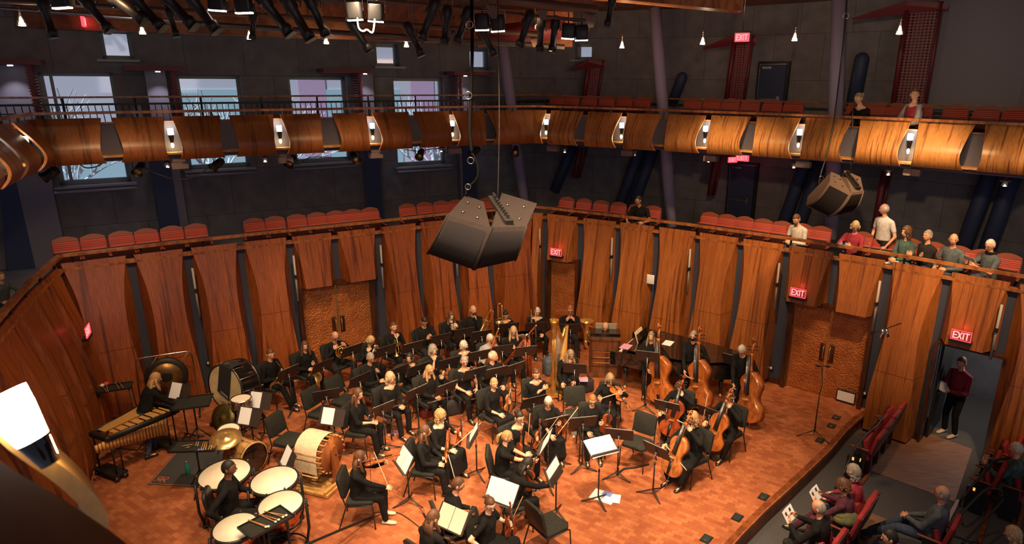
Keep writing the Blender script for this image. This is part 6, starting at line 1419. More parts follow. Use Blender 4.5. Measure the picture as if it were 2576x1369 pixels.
pl('flA', 981, 950, 'the smiling curly haired flutist', 'smiling flutist with curly pale blonde hair and wide neckline', pose='together', hair=('curly', 'blonde'), female=True, skin='fair', collar='low', head=(-10, -5), size=1.03)
pl('flB', 1079, 930, 'the flutist with long blonde fringe', 'flutist with very long straight blonde hair, glasses and sheer sleeves', pose='together', hair=('long', 'gold'), female=True, skin='fair', glasses=True, head=(0, -10))
pl('obA', 1168, 908, 'the oboist with hair in a bun', 'oboist with grey hair in a bun, glasses and bare forearms', pose='lap', hair=('bun', 'grey'), female=True, skin='ruddy', glasses=True, sleeves='short', collar='low', head=(-15, -8), size=1.05)
pl('obB', 1238, 896, 'the white moustached man', 'balding man with white moustache and black jacket looking left', pose='lap', hair=('fringe', 'white'), skin='ruddy', beard=('moustache', 'white'), head=(40, -5), size=1.05)
pl('flC', 900, 990, 'the flutist seen from the left', 'flutist with very long brown hair in profile, hands folded on her lap', pose='together', hair=('long', 'brown'), female=True, skin='fair', sleeves='elbow', head=(-20, -5), rot=14, size=1.05)
pl('vaT', 1349, 940, 'the smiling violist before the harp', 'smiling woman with dark hair parted in the middle, one arm crossed high', pose='chin', hair=('bun', 'brown'), female=True, skin='fair', sleeves='elbow', collar='low', head=(-5, -10), hands=((-.10, .22, .92), (.0, .34, .66)))
pl('harpist', 1433, 885, 'the harpist', 'harpist with long wavy blonde hair leaning forward beside the golden harp', pose='forward', hair=('long', 'ash'), female=True, skin='fair', head=(20, -25), lean=.35, hands=((.2, .45, .55), (-.1, .5, .6)), collar='low')
# violins and violas
pl('vnA', 1243, 963, 'the ponytailed violinist holding violin upright', 'violinist with tied blonde hair and long skirt, violin upright on her knee', pose='viol_rest', hair=('pony', 'gold'), female=True, skirt=True, skin='fair', sleeves='elbow', head=(-20, -5), rot=8)
pl('vnB', 1106, 1045, 'the curly blonde violinist', 'smiling violinist with wavy golden hair, round glasses and long skirt', pose='viol_rest', hair=('curly', 'gold'), female=True, skirt=True, skin='pale', glasses=True, sleeves='elbow', collar='low', head=(5, -8), size=1.03)
pl('vnC', 1068, 1085, 'the sitter with waist long dark hair', 'violinist with waist long dark hair seen from her left side', pose='lap', hair=('long', 'brown'), female=True, skin='fair', head=(15, 0), rot=8)
pl('vnD', 904, 1150, 'the leftmost violinist', 'violinist with very long straight brown hair in profile, bow pointing down', pose='viol_play', hair=('long', 'brown'), female=True, skin='fair', head=(5, -5), shoe='shoe_pale', hands=((.14, .50, .74), (-.22, .42, .98)), rot=5)
pl('vaA', 1380, 1008, 'the white haired violist', 'violist with short white hair looking down, bow raised to the upper right', pose='viol_rest', hair=('short', 'white'), female=True, skirt=True, skin='ruddy', sleeves='elbow', head=(-20, -22), rot=-5, hands=((.1, .5, .72), (-.16, .36, .86)))
pl('vaB', 1490, 1003, 'the short haired violist', 'violist with short reddish hair and glasses behind the central stands', pose='viol_rest', hair=('short', 'ginger'), female=True, skin='fair', glasses=True, head=(0, -22))
pl('vaC', 1533, 950, 'the violist with raised viola', 'violist with wavy light brown hair and glasses, playing with bow', pose='viol_play', hair=('curly', 'ash'), female=True, skin='fair', glasses=True, head=(20, -25), rot=-5)
pl('vnE', 1305, 1048, 'the violinist with bow before her face', 'violinist with dark tied hair, glasses and scoop neck, bow before her face', pose='viol_rest', hair=('bun', 'black'), female=True, skin='fair', glasses=True, collar='low', head=(-5, -10), size=1.03)
pl('vnF', 1272, 1098, 'the ponytailed violinist turning a page', 'violinist with blonde ponytail reaching out to turn a page', pose='hold_out', hair=('pony', 'gold'), female=True, skin='fair', sleeves='short', skirt=True, head=(0, -15), rot=28, hands=((.12, .60, .80), (-.1, .5, .74)))
pl('vnG', 1322, 1172, 'the curly black haired violinist bending down', 'violinist with curly black hair bending forward with outstretched arm', pose='forward', hair=('long', 'black'), female=True, skin='olive', head=(-5, -30), lean=.42, zh=1.14, rot=30, hands=((.12, .72, .70), (-.16, .5, .6)))
pl('vnH', 1147, 1217, 'the short haired man turning round', 'violinist with short cropped brown hair and glasses looking down over his shoulder', pose='lap', hair=('buzz', 'brown'), skin='ruddy', head=(-15, -18), rot=10, lean=.1)
pl('vnI', 1232, 1265, 'the violinist in lace sleeves turned to the camera', 'violinist with braided hair, glasses and lace short sleeves, violin on lap', pose='chair_back', hair=('bun', 'brown'), female=True, skin='pale', glasses=True, sleeves='short', skirt=True, face=radians(-105), head=(-45, -12), hands=((.28, .06, .64), (-.14, .32, .84)))
pl('vnJ', 1086, 1302, 'the long brown haired violinist at the bottom', 'violinist with long brown hair seen from behind at the bottom edge', pose='lap', hair=('long', 'brown'), female=True, skin='fair', face=radians(-38), head=(-10, -15))
# low strings
pl('vcA', 1744, 1052, 'the curly golden haired cellist', 'cellist with long curly golden hair and long black dress, nearest the stage edge', pose='cello', hair=('curly', 'gold'), female=True, skirt=True, skin='fair', head=(10, -5), knees=.26, size=1.06, rot=-5)
pl('vcB', 1711, 968, 'the dark haired cellist', 'cellist with dark wavy hair looking down, playing a red cello', pose='cello', hair=('bob', 'brown'), female=True, skin='pale', head=(5, -30), knees=.26)
pl('vcC', 1837, 996, 'the cellist with the pale tie', 'cellist with brushed back hair, glasses and pale tie', pose='cello', hair=('short', 'brown'), skin='fair', glasses=True, collar='tie', head=(25, -15), knees=.26)
B_ = dict(stand=True, chair=False, zh=1.62)
pl('dbA', 1638, 858, 'the long fair haired bassist', 'double bassist with shoulder length fair hair, leftmost of three basses', pose='cello', hair=('long', 'ash'), skin='fair', **{**B_, 'zh': 1.50}, size=.95, hands=((-.02, .42, .84), (-.24, .30, 1.36)), legs='charcoal_cloth')
pl('dbB', 1745, 845, 'the masked bassist', 'double bassist with grey hair, black face mask and dinner jacket', pose='cello', hair=('short', 'grey'), skin='fair', mask=True, glasses=True, **B_, hands=((.06, .44, .86), (-.22, .32, 1.30)), size=1.0)
pl('dbC', 1867, 888, 'the white haired bassist', 'double bassist with thick white hair bending over his bass, rightmost', pose='cello', hair=('short', 'white'), skin='fair', glasses=True, **{**B_, 'zh': 1.50}, lean=.28, head=(0, -35), hands=((.04, .42, .86), (-.30, .42, 1.06)))
# percussion
pl('percA', 391, 968, 'the percussionist', 'percussionist with light brown ponytail bending over the mallet instrument, back to camera', pose='forward', hair=('long', 'gold'), female=True, skin='fair', stand=True, chair=False, zh=1.42, face=radians(-38), lean=.42, head=(-20, -15), hands=((.28, .56, .92), (-.1, .55, .92)), feet=((.16, -.12), (-.10, .12)), legs='denim')
I = pl('timp', 573, 1168, 'the timpanist', 'timpanist with shaved dark hair in black, sitting among the four kettledrums', pose='chair_back', hair=('buzz', 'black'), skin='brown', face=radians(-75), head=(-6, 0), chair=False, zh=1.30, hands=((.34, .02, .58), (-.18, .38, .66)), lean=.08, size=1.06)
# timpanist's swivel stool
r = empty('swivel_stool', (I['root'].location.x, I['root'].location.y, 0), radians(-75), 'black swivel stool with round backrest under the timpanist', 'stool')
b = mb('black'); b.rbox((0, .02, .47), (.42, .40, .07), .12, 4); b.build('seat', r); b = mb('black'); b.rbox((0, 0, 0), (.38, .34, .05), .12, 4, rot=Matrix.Rotation(radians(98), 3, 'X')); b.build('backrest', r, (0, -.25, .82))
b = mb('steel'); b.tube([(0, 0, .04), (0, 0, .45)], .022, 8); b.tube([(0, -.1, .44), (0, -.27, .46), (0, -.29, .70)], .012, 6)
for k in range(5): a = 2*pi*k/5; b.tube([(0, 0, .06), (cos(a)*.27, sin(a)*.27, .03)], .014, 6)
b.build('stem', r)

# ------------------------------------------------------------------ held and standing instruments
horn(LT(INFO['hornA'], (.02, .30, .70), (.1, .25, 1), (1, .2, 0)), 'golden french horn on the lap of the leftmost horn player')
horn(LT(INFO['hornB'], (-.10, .34, .68), (-.3, .2, 1), (.6, .6, 0)), 'golden french horn held low by the dark haired woman')
horn(LT(INFO['hornC'], (.02, .36, .92), (.1, .1, 1), (-1, .2, 0)), 'golden french horn lifted by the man in glasses before the doors')
horn(LT(INFO['hornD'], (-.02, .36, .94), (.3, .1, 1), (1, .4, 0)), 'silver french horn lifted before the bent blonde player', 'silver')
trumpet(LT(INFO['tptA'], (.10, .30, 1.12), (-.02, .12, -1), (0, 1, 0)), 'trumpet held upright by the spiky haired player')
trumpet(LT(INFO['tptC'], (.16, .22, 1.10), (-.55, .45, -.42), (0, 0, 1)), 'silver trumpet across the chest of the long haired player', 'silver')
trombone(LT(INFO['trbA'], (.10, .60, .58), (-.45, -.28, .55), (1, 0, 0)), 'trombone leaning across the lap of the bearded player', .85)
trombone(LT(INFO['trbB'], (.20, .34, .62), (.02, .02, 1), (1, 0, 0)), 'trombone standing upright beside the dark haired player', .98)
trombone(LT(INFO['trbC'], (.16, .40, 1.38), (-.03, .05, -1), (1, 0, 0)), 'trombone held bell down by the short grey haired player', .98)
ti = INFO['tuba']; q = P(1473, 880, 0); tuba(Matrix.Translation((q.x, q.y, 0)) @ Matrix.Rotation(.6, 4, 'Z') @ Matrix.Scale(.98, 4), 'brass tuba standing upright right of its player')
woodwind(LT(INFO['clA'], (0, .16, 1.06), (0, .32, -1)), 'black clarinet with silver keys played by the man in glasses and jacket', 'clarinet', .78, .016, 'black')
woodwind(LT(INFO['obA'], (-.16, .42, .88), (-.10, .15, -1)), 'silver keyed oboe held upright by the oboist in short sleeves', 'oboe', .6, .012, 'black')
woodwind(LT(INFO['clC'], (-.20, .44, .80), (-.05, .12, -1)), 'black clarinet standing before the curly grey haired player', 'clarinet', .62, .014, 'black')
woodwind(LT(INFO['flA'], (.30, .42, .80), (.04, .04, -1)), 'black clarinet upright on a peg right of the smiling flutist', 'clarinet', .62, .014, 'black')
woodwind(LT(INFO['flA'], (-.22, .34, .69), (1, .12, .18)), 'silver flute across the lap of the smiling curly haired flutist', 'flute', .66, .010, 'silver', flare=False)
woodwind(LT(INFO['flB'], (.30, .40, .66), (-1, .1, -.05)), 'silver flute across the lap of the flutist with long blonde fringe', 'flute', .66, .010, 'silver', flare=False)
woodwind(LT(INFO['flC'], (0, .36, .95), (.02, .1, -1)), 'silver flute held upright by the brown haired flutist in profile', 'flute', .50, .010, 'silver', flare=False)
q = P(893, 1128, 0); r = empty('peg_stand', q, 0, 'tall copper coloured wooden flute on a peg stand beside the wind machine', 'instrument peg'); b = mb('tan'); b.tube([(0, 0, .04), (0, 0, .78)], .013, 8); b.build('wooden_flute', r); b = mb('steel'); b.tube([(-.14, 0, .02), (.14, 0, .02)], .010, 6); b.tube([(0, -.12, .02), (0, .12, .02)], .010, 6); b.build('foot', r)
bassoon(LT(INFO['bnB'], (.34, .42, .42), (-.34, -.16, .62)), 'red bassoon slanting across the grey cardigan player')
bassoon(LT(INFO['bnC'], (.34, .36, .50), (-.5, .0, .55)), 'red bassoon slanting left of the blonde bassoonist')
I = INFO['bnC']; T = LT(I, (-.28, .44, .10), (.05, .0, 1)); r = empty('contrabassoon'); r.matrix_world = T; tag(r, 'tall dark contrabassoon with silver bow top right of the blonde bassoonist', 'contrabassoon')
b = mb('fiddle_red'); b.tube([(-.05, 0, .0), (-.05, 0, 1.05)], .032, 10); b.tube([(.05, 0, .1), (.05, 0, 1.05)], .036, 10); b.tube([(.0, .05, .1), (.0, .05, .98)], .036, 10); b.build('tube', r)
b = mb('silver'); b.tube([(-.05, 0, 1.05), (-.045, 0, 1.12), (0, 0, 1.16), (.045, 0, 1.12), (.05, 0, 1.05)], .036, 10)
for k in range(12): b.ball((-.05+.05*(k % 3), -.042, .25+.06*k), (.020, .008, .022), 8, 5)
b.build('key', r)
I = INFO['bnA']; w = I['w']; b = mb('silver'); b.tube([w(I['HT'] @ Vector((0, .10, -.065)))-I['root'].location, w(I['HT'] @ Vector((.02, .17, -.13)))-I['root'].location, w(I['HT'] @ Vector((.04, .26, -.17)))-I['root'].location, w(I['HT'] @ Vector((.04, .34, -.16)))-I['root'].location], .005, 6); o = b.build('crook_tube'); o.location = I['root'].location; tag(o, 'thin silver crook tube at the lips of the white bobbed woman', 'instrument')
def F(I, sc, m, bot, nk, fr, label, name='violin', deep=1, slope=0, pin=0):
    R3 = I['M'].to_3x3(); return put_fiddle(name, sc, m, I['w'](bot), R3 @ Vector(nk), R3 @ Vector(fr), label, name.replace('_', ' '), deep, slope, pin)
F(INFO['vnA'], 1, 'cello_gold', (-.16, .30, .62), (-.10, .02, 1), (-.2, 1, .1), 'golden brown violin upright on the knee of the ponytailed player')
F(INFO['vnB'], 1, 'fiddle_red', (-.18, .34, .60), (-.08, .05, 1), (-.2, 1, .15), 'reddish violin upright on the knee of the curly blonde player')
F(INFO['vnC'], 1, 'fiddle_orange', (-.16, .38, .57), (-.15, .10, 1), (-.5, 1, .15), 'orange violin upright on the knee of the player with dark waist long hair')
F(INFO['vnD'], 1, 'fiddle_orange', (-.09, .10, 1.03), (-.42, .85, .0), (-.3, 0, 1), 'orange violin under the chin of the leftmost violinist')
F(INFO['vaA'], 1.12, 'fiddle_red', (-.16, .32, .60), (-.10, .06, 1), (-.1, 1, .15), 'red viola upright on the knee of the white haired player', 'viola')
F(INFO['vaB'], 1.12, 'fiddle_red', (-.24, .32, .62), (-.10, .06, 1), (-.1, 1, .15), 'dark red viola beside the short haired player with glasses', 'viola')
F(INFO['vaC'], 1.14, 'fiddle_orange', (-.09, .10, 1.04), (-.50, .72, -.30), (-.2, .3, 1), 'golden viola under the chin of the player at the empty chairs', 'viola')
F(INFO['vnE'], 1, 'fiddle_red', (-.20, .34, .60), (-.06, .04, 1), (-.1, 1, .1), 'red violin upright on the knee of the player with the scoop neck')
F(INFO['vnF'], 1, 'fiddle_red', (-.22, .30, .58), (-.10, .05, 1), (-.6, 1, .1), 'reddish violin upright before the page turning player')
F(INFO['vnG'], 1, 'fiddle_red', (-.12, .34, .58), (.05, .25, .9), (-.6, .8, .1), 'red violin held low by the bending black haired player')
F(INFO['vnH'], 1, 'fiddle_orange', (-.10, .44, .60), (.55, -.25, .35), (.1, .5, 1), 'orange violin across the lap of the man turning round')
F(INFO['vnI'], 1, 'fiddle_red', (-.18, .34, .56), (.02, -.02, 1), (.6, .8, .1), 'red violin upright on the lap of the player in lace sleeves')
F(INFO['vnJ'], 1, 'fiddle_red', (-.20, .30, .60), (-.75, .25, .28), (0, 0, 1), 'red violin at the left side of the long haired player at the bottom')
F(INFO['vcA'], 2.08, 'cello_gold', (.02, .56, .28), (-.10, -.28, 1), (-.02, 1, .30), 'golden cello of the curly golden haired player', 'cello', 1.45, 0, .30)
F(INFO['vcB'], 2.08, 'fiddle_red', (.02, .56, .28), (-.12, -.26, 1), (-.02, 1, .30), 'bright red cello of the dark haired player', 'cello', 1.45, 0, .30)
F(INFO['vcC'], 2.08, 'fiddle_orange', (.02, .56, .28), (-.12, -.26, 1), (-.02, 1, .30), 'orange brown cello of the man with the pale tie', 'cello', 1.45, 0, .30)
for k_, m_, x_ in (('dbA', 'fiddle_orange', -.30), ('dbB', 'fiddle_orange', -.28), ('dbC', 'fiddle_orange', -.36)):
    I = INFO[k_]; F(I, 2.95, m_, (x_-.06, .50, .16), (.09, -.16, 1), (.45, 1, .15), {'dbA': 'double bass held by the long fair haired player, leftmost of three', 'dbB': 'double bass held by the masked player, middle of three', 'dbC': 'double bass held by the white haired player, rightmost of three'}[k_], 'double_bass', 1.75, .6, .15)
def bw(I, a, c, label): return bow(I['w'](a), I['w'](c), label)
bw(INFO['vnA'], (-.02, .42, .60), (-.12, .46, 1.20), 'bow standing upright in the hand of the ponytailed violinist')
bw(INFO['vnB'], (.06, .36, .68), (-.52, .62, .98), 'bow pointing up to the right from the curly blonde violinist')
bw(INFO['vnC'], (.0, .48, .90), (.02, .62, .34), 'bow hanging down before the violinist with waist long dark hair')
bw(INFO['vnD'], (.16, .58, .66), (-.22, .26, 1.20), 'bow held steeply across the violin of the leftmost violinist')
bw(INFO['vaA'], (-.02, .44, .62), (-.46, .50, 1.22), 'bow rising to the upper right from the white haired violist')
bw(INFO['vaC'], (.22, .50, .90), (-.36, .40, 1.12), 'bow laid on the golden viola near the empty chairs')
bw(INFO['vnE'], (.06, .36, .74), (-.06, .30, 1.36), 'bow raised upright before the face of the violinist in scoop neck')
bw(INFO['vnE'], (-.1, .42, .70), (-.58, .52, 1.18), 'second bow rising right of the violinist in scoop neck')
bw(INFO['vnG'], (-.05, .50, .42), (-.22, .30, 1.05), 'bow standing between the bending violinist and her neighbour')
bw(INFO['vnH'], (-.02, .66, .52), (.36, .16, .98), 'bow lying along the violin of the man turning round')
bw(INFO['vnI'], (-.10, .26, .60), (-.42, .46, 1.14), 'bow slanting to the upper right from the violinist in lace sleeves')
bw(INFO['vnJ'], (.10, .40, .74), (.22, .98, .76), 'pale bow pointing right from the violinist at the bottom edge')
bw(INFO['vcA'], (.28, .46, .72), (-.30, .50, .50), 'bow held low behind the stand by the golden haired cellist')
bw(INFO['vcB'], (.30, .46, .72), (-.36, .56, .62), 'bow drawn across the bright red cello')
bw(INFO['vcC'], (.34, .40, .62), (.30, .38, 1.22), 'bow standing upright beside the cellist with the pale tie')
bw(INFO['dbB'], (.12, .48, .82), (-.38, .56, .80), 'short bow held level by the masked bassist')
bw(INFO['dbC'], (.06, .44, .86), (-.10, .52, .20), 'bow hanging down from the hand of the white haired bassist')
q = INFO['tptB']; b = mb('phone'); b.rbox((0, 0, 0), (.075, .145, .01), .01, rot=Matrix.Rotation(radians(35), 3, 'X')); o = b.build('mobile_phone'); o.matrix_world = LT(q, (0, .42, .92), (0, 0, 1)); tag(o, 'black mobile phone held by the man with shaved head', 'phone')
# ------------------------------------------------------------------ music stands
def stn(px, py, short, z=1.02, base=None, face=None, toward=None, tilt=62, paper=None, plabel=''):
    """face: heading towards the player who reads the stand"""
    p = P(*base, 0) if base else P(px, py, z)
    if base:
        d = ray(px, py); t = p.y/d[1]; z = min(1.35, max(.85, CZ+d[2]*t)) 
    if face is None: t = K if toward is None else P(*toward, .6); v = (p-t) if toward is None else (t-p); face = atan2(-v.x, v.y)
    else: face = radians(face)
    return put_stand(p.x, p.y, face, 'black music stand '+short, tilt, round(z*20)/20, paper, plabel)
stn(724, 940, 'of the leftmost horn player', base=(735, 1035), paper='m', plabel='sheet music on the stand of the leftmost horn player')
stn(807, 922, 'of the dark haired horn player', base=(820, 1010))
stn(886, 882, 'just right of the horn player in glasses', base=(895, 1002), paper='m', plabel='sheet music on the stand right of the horn player in glasses')
stn(970, 881, 'below the blonde horn player')
stn(1037, 872, 'below the spiky haired trumpeter', paper='m', plabel='sheet music below the spiky haired trumpeter')
stn(1109, 851, 'of the man reading his phone')
stn(1167, 836, 'of the long haired trumpeter')
stn(1211, 842, 'of the bearded trombonist', paper='m', plabel='sheet music on the stand of the bearded trombonist')
stn(1280, 826, 'of the dark haired trombonist', z=.98)
stn(1344, 820, 'of the short grey haired trombonist', base=(1346, 905))
stn(1435, 828, 'of the tuba player', z=.98)
stn(1578, 806, 'standing alone and tall behind the wooden organ', base=(1573, 880))
stn(1446, 927, 'right of the golden harp', z=1.0, face=-10)
stn(1633, 899, 'of the long fair haired bassist', base=(1622, 1030), paper='m', plabel='sheet music on the stand of the fair haired bassist')
stn(1744, 909, 'of the masked bassist', base=(1738, 1010), paper='m', plabel='sheet music on the stand of the masked bassist')
stn(1847, 908, 'of the white haired bassist', z=1.2, paper='m', plabel='sheet music on the stand of the white haired bassist')
stn(1663, 1036, 'of the dark haired cellist', base=(1672, 1122), paper='m', plabel='sheet music on the stand of the dark haired cellist')
stn(1783, 1050, 'of the cellist with the pale tie', base=(1778, 1140))
stn(1650, 1133, 'of the golden haired cellist', base=(1645, 1243), paper='m', plabel='sheet music on the stand of the golden haired cellist')
stn(1561, 1100, 'before the empty chair left of the cellos', base=(1553, 1198), paper='m', plabel='sheet music on the stand before the empty chair')
stn(1474, 1064, 'of the short haired violist', base=(1463, 1178), paper='m', plabel='sheet music on the stand of the short haired violist')
stn(1398, 1067, 'of the white haired violist', base=(1396, 1165), paper='m', plabel='sheet music on the stand of the white haired violist')
stn(1341, 1012, 'left behind the white haired violist', z=1.0)
stn(903, 957, 'of the bass clarinet player', z=1.0)
stn(1000, 936, 'between the bass clarinet and the black haired clarinettist', z=1.0)
stn(1052, 932, 'of the black haired clarinettist', z=.98)
stn(1128, 914, 'of the curly grey haired player', z=1.0)
stn(1205, 895, 'of the white bobbed woman', z=1.0, paper='m', plabel='sheet music on the stand of the white bobbed woman')
stn(1263, 881, 'of the grey cardigan bassoonist', z=1.0)
stn(1322, 884, 'of the blonde bassoonist', z=1.0, paper='m', plabel='sheet music on the stand of the blonde bassoonist')
stn(1194, 940, 'of the oboist with bun', z=1.0, paper='m', plabel='sheet music on the stand of the oboist with bun')
stn(1247, 938, 'of the white moustached man', z=1.0, paper='m', plabel='sheet music on the stand of the moustached man')
stn(1298, 927, 'turned sideways behind the first ponytailed violinist', base=(1295, 1022), face=40, paper='m', plabel='sheet music on the sideways stand behind the ponytailed violinist')
stn(966, 1031, 'of the flutist in profile', base=(968, 1130), face=48, paper='m', plabel='sheet music on the stand of the flutist in profile')
stn(1052, 989, 'of the smiling flutist', base=(1052, 1090), paper='m', plabel='sheet music on the stand of the smiling flutist')
stn(1123, 978, 'of the long blonde flutist', base=(1126, 1078), paper='m', plabel='sheet music on the stand of the long blonde flutist')
stn(1190, 1104, 'facing the curly blonde violinist', base=(1195, 1198), toward=(1060, 1130), paper='p', plabel='white page on the stand facing the curly blonde violinist')
stn(1022, 1166, 'of the leftmost violinist', base=(1025, 1268), face=122, paper='w', plabel='white pages on the stand of the leftmost violinist')
stn(1137, 1302, 'at the bottom edge with two cream pages', z=1.02, face=148, paper='o', tilt=52, plabel='cream printed score pages on the stand at the bottom edge')
stn(1262, 1236, 'with white and cream pages behind the lace sleeved violinist', z=1.02, face=150, paper='W', tilt=52, plabel='two white pages on the stand behind the lace sleeved violinist')
stn(1396, 1187, 'between conductor stand and bending violinist', base=(1393, 1298), toward=(1300, 1230), paper='p', tilt=58, plabel='white page on the stand left of the conductor stand')
stn(1372, 1112, 'seen edge on where the page is being turned', base=(1373, 1225), toward=(1270, 1140), paper='w', plabel='pages being turned on the edge on stand')
stn(1498, 1121, 'of the conductor, almost flat with white pages', base=(1507, 1268), toward=(1600, 1290), tilt=26, paper='W', plabel='white score pages spread on the flat conductor stand')
stn(625, 1055, 'with a long white sheet beside the snare drum', base=(640, 1150), toward=(520, 1160), paper='p', plabel='long white sheet on the stand beside the snare drum')
stn(660, 1012, 'with a printed sheet behind the snare drum', base=(665, 1105), toward=(560, 1110), paper='p', plabel='printed sheet on the stand behind the snare drum')
stn(842, 1068, 'with a bright sheet behind the wind machine', base=(845, 1150), toward=(760, 1150), paper='p', plabel='bright sheet on the stand behind the wind machine')
stn(815, 1000, 'before the first empty chair at the left', base=(830, 1090), face=25)
stn(722, 1178, 'rising behind the second kettledrum with a white sheet', base=(738, 1265), toward=(600, 1230), paper='p', plabel='white sheet on the stand behind the second kettledrum')
stn(450, 985, 'low beside the hanging gong with a pale page', z=1.05, toward=(420, 1060), paper='p', plabel='pale page on the low stand beside the gong')
# empty chairs
for px, py, rot, lab in ((812, 1036, 4, 'empty black orchestra chair nearest the horn players'), (868, 1006, 8, 'empty black orchestra chair beside the bass clarinet player'), (728, 1104, 0, 'empty black orchestra chair between snare drum and wind machine'),
                         (1604, 1112, -14, 'empty black orchestra chair left of the cellos'), (1450, 1042, 0, 'empty black orchestra chair behind the short haired violist')):
    p = P(px, py, .47); v = K-p; put_chair(p.x, p.y, atan2(-v.x, v.y)+radians(rot), lab)
p = P(1382, 1318, .47); put_chair(p.x, p.y, radians(-52), 'empty black orchestra chair with its back to the camera at the bottom')

# ------------------------------------------------------------------ percussion
def legs(b, pts, rad=.011, z=.0):
    for p, q in pts: b.tube([p, q], rad, 6)
def timpano(px, py, D, label, tilt=4):
    z = .84; c = P(px, py, z); R_ = D/2; r = empty('kettledrum', (c.x, c.y, 0), 0, label, 'timpani'); tl = Matrix.Translation((0, 0, z)) @ Matrix.Rotation(radians(tilt), 4, 'X')
    b = mb('copper_bowl'); b.lathe([(0, -.42), (R_*.35, -.40), (R_*.7, -.30), (R_*.92, -.15), (R_*.97, -.02)], 28, T=tl); b.build('bowl', r)
    b = mb('drumskin'); b.lathe([(0, .012), (R_*.98, .010), (R_*.985, .0)], 36, T=tl); b.build('drumhead', r)
    b = mb('black'); b.lathe([(R_*.985, .013), (R_+.022, .010), (R_+.028, -.02), (R_+.02, -.045), (R_*.98, -.04)], 36, T=tl); b.build('hoop', r)
    for k in range(8):
        a = 2*pi*k/8+.2; b = mb('steel'); b.tube([tl @ Vector((cos(a)*(R_+.03), sin(a)*(R_+.03), .005)), tl @ Vector((cos(a)*(R_+.01), sin(a)*(R_+.01), -.12))], .008, 6); b.box(tl @ Vector((cos(a)*(R_+.03), sin(a)*(R_+.03), .02)), (.022, .022, .03)); b.build('tension_rod', r)
    for k in range(4):
        a = 2*pi*k/4+.6; b = mb('black'); b.tube([(cos(a)*(R_+.045), sin(a)*(R_+.045), z-.04), (cos(a)*(R_+.05), sin(a)*(R_+.05), .30), (cos(a)*(R_+.0), sin(a)*(R_+.0), .05)], [.022, .024, .018], 6); b.lathe([(.0, 0), (.035, 0), (.035, .05), (0, .05)], 10, T=Matrix.Translation((cos(a)*R_, sin(a)*R_, 0))); b.build('leg', r)
    b = mb('black'); b.tube([(cos(a)*R_*.98, sin(a)*R_*.98, .10) for a in np.linspace(0, 2*pi, 24)[:-1]], .014, 6, closed=True); b.prism([(-.10, -R_-.1), (.10, -R_-.1), (.07, -.05), (-.07, -.05)], .03, .07); b.build('base_ring', r)
    return r
timpano(565, 1193, .76, 'kettledrum with white head behind the timpanist, largest and farthest'); timpano(690, 1209, .69, 'kettledrum with the sheet stand behind it, second from the left')
timpano(706, 1270, .62, 'kettledrum with the mallet tray in front of it'); timpano(592, 1328, .58, 'kettledrum in the lower left, nearest the camera')
def mallet(p, q, head, label, hr=.020, m='pine', grp=None):
    b = mb(m); p, q = Vector(p), Vector(q); b.tube([(0, 0, 0), q-p], .006, 6); b.build; o = b.build('mallet'); o.location = p; c = mb(head); c.ball(q-p, (hr, hr, hr*.9), 10, 7); c.build('mallet_head', o); return tag(o, label, 'mallet', grp)
def tray(name, c, L, Wd, rz, label, h, m='chair_cloth', base='tripod'):
    r = empty(name, (c[0], c[1], 0), rz, label, 'tray table'); b = mb(m); b.box((0, 0, h), (L, Wd, .02)); b.build('table_top', r)
    b = mb('black')
    for s in (-1, 1): b.box((s*L/2, 0, h+.012), (.018, Wd+.02, .035)); b.box((0, s*Wd/2, h+.012), (L+.02, .018, .035))
    b.build('rim', r)
    b = mb('black')
    if base == 'tripod':
        b.tube([(0, 0, .35), (0, 0, h-.01)], .016, 8)
        for k in range(3): a = 2*pi*k/3+.5; b.tube([(0, 0, .42), (cos(a)*.30, sin(a)*.30, .01)], .012, 6); b.tube([(0, 0, .2), (cos(a)*.16, sin(a)*.16, .22)], .007, 5)
    else:
        for s in (-1, 1):
            for t in (-1, 1): b.tube([(s*(L/2-.03), t*(Wd/2-.03), h), (s*(L/2), t*(Wd/2+.06), .0)], .011, 6)
    b.build('stand', r); return r
# tray beside the kettledrums with five mallets
cc = P(670, 1312, 1.0); a_ = P(735, 1290, 1.0); l_ = P(603, 1332, 1.0); rzt = atan2((P(690, 1277, 1.0)-P(603, 1322, 1.0)).y, (P(690, 1277, 1.0)-P(603, 1322, 1.0)).x)
tray('mallet_table', cc, .62, .36, rzt, 'grey felt mallet table among the kettledrums at the lower left', .98)
for k, (x0, y0, x1, y1) in enumerate(((665, 1286, 712, 1301), (664, 1287, 720, 1297), (650, 1294, 693, 1313), (651, 1293, 701, 1308), (624, 1309, 669, 1326), (625, 1308, 675, 1325))):
    p, q = P(x0, y0, 1.01), P(x1, y1, 1.018); mallet(p, q, 'white_felt', 'white headed timpani mallet on the felt table, %s from the right' % ORD[k], .019, 'pine', 'timpani mallets on the felt table')
# far tray with coloured beaters
tray('beater_tray', P(281, 976, 1.05), .66, .30, radians(24), 'narrow black tray with coloured beaters by the left wall', 1.04, base='legs')
for x0, y0, x1, y1, hd, lab, hr in ((268, 985, 257, 970, 'white_felt', 'cream headed beater on the wall tray', .040), (272, 986, 267, 966, 'pink_felt', 'pink headed beater on the wall tray', .048), (300, 978, 291, 964, 'blue_print', 'blue headed thin mallets on the wall tray', .018), (310, 976, 300, 962, 'brown_felt', 'dark brown headed big beater on the wall tray', .045)):
    mallet(P(x0, y0, 1.07), P(x1, y1, 1.09), hd, lab, hr, 'pine')
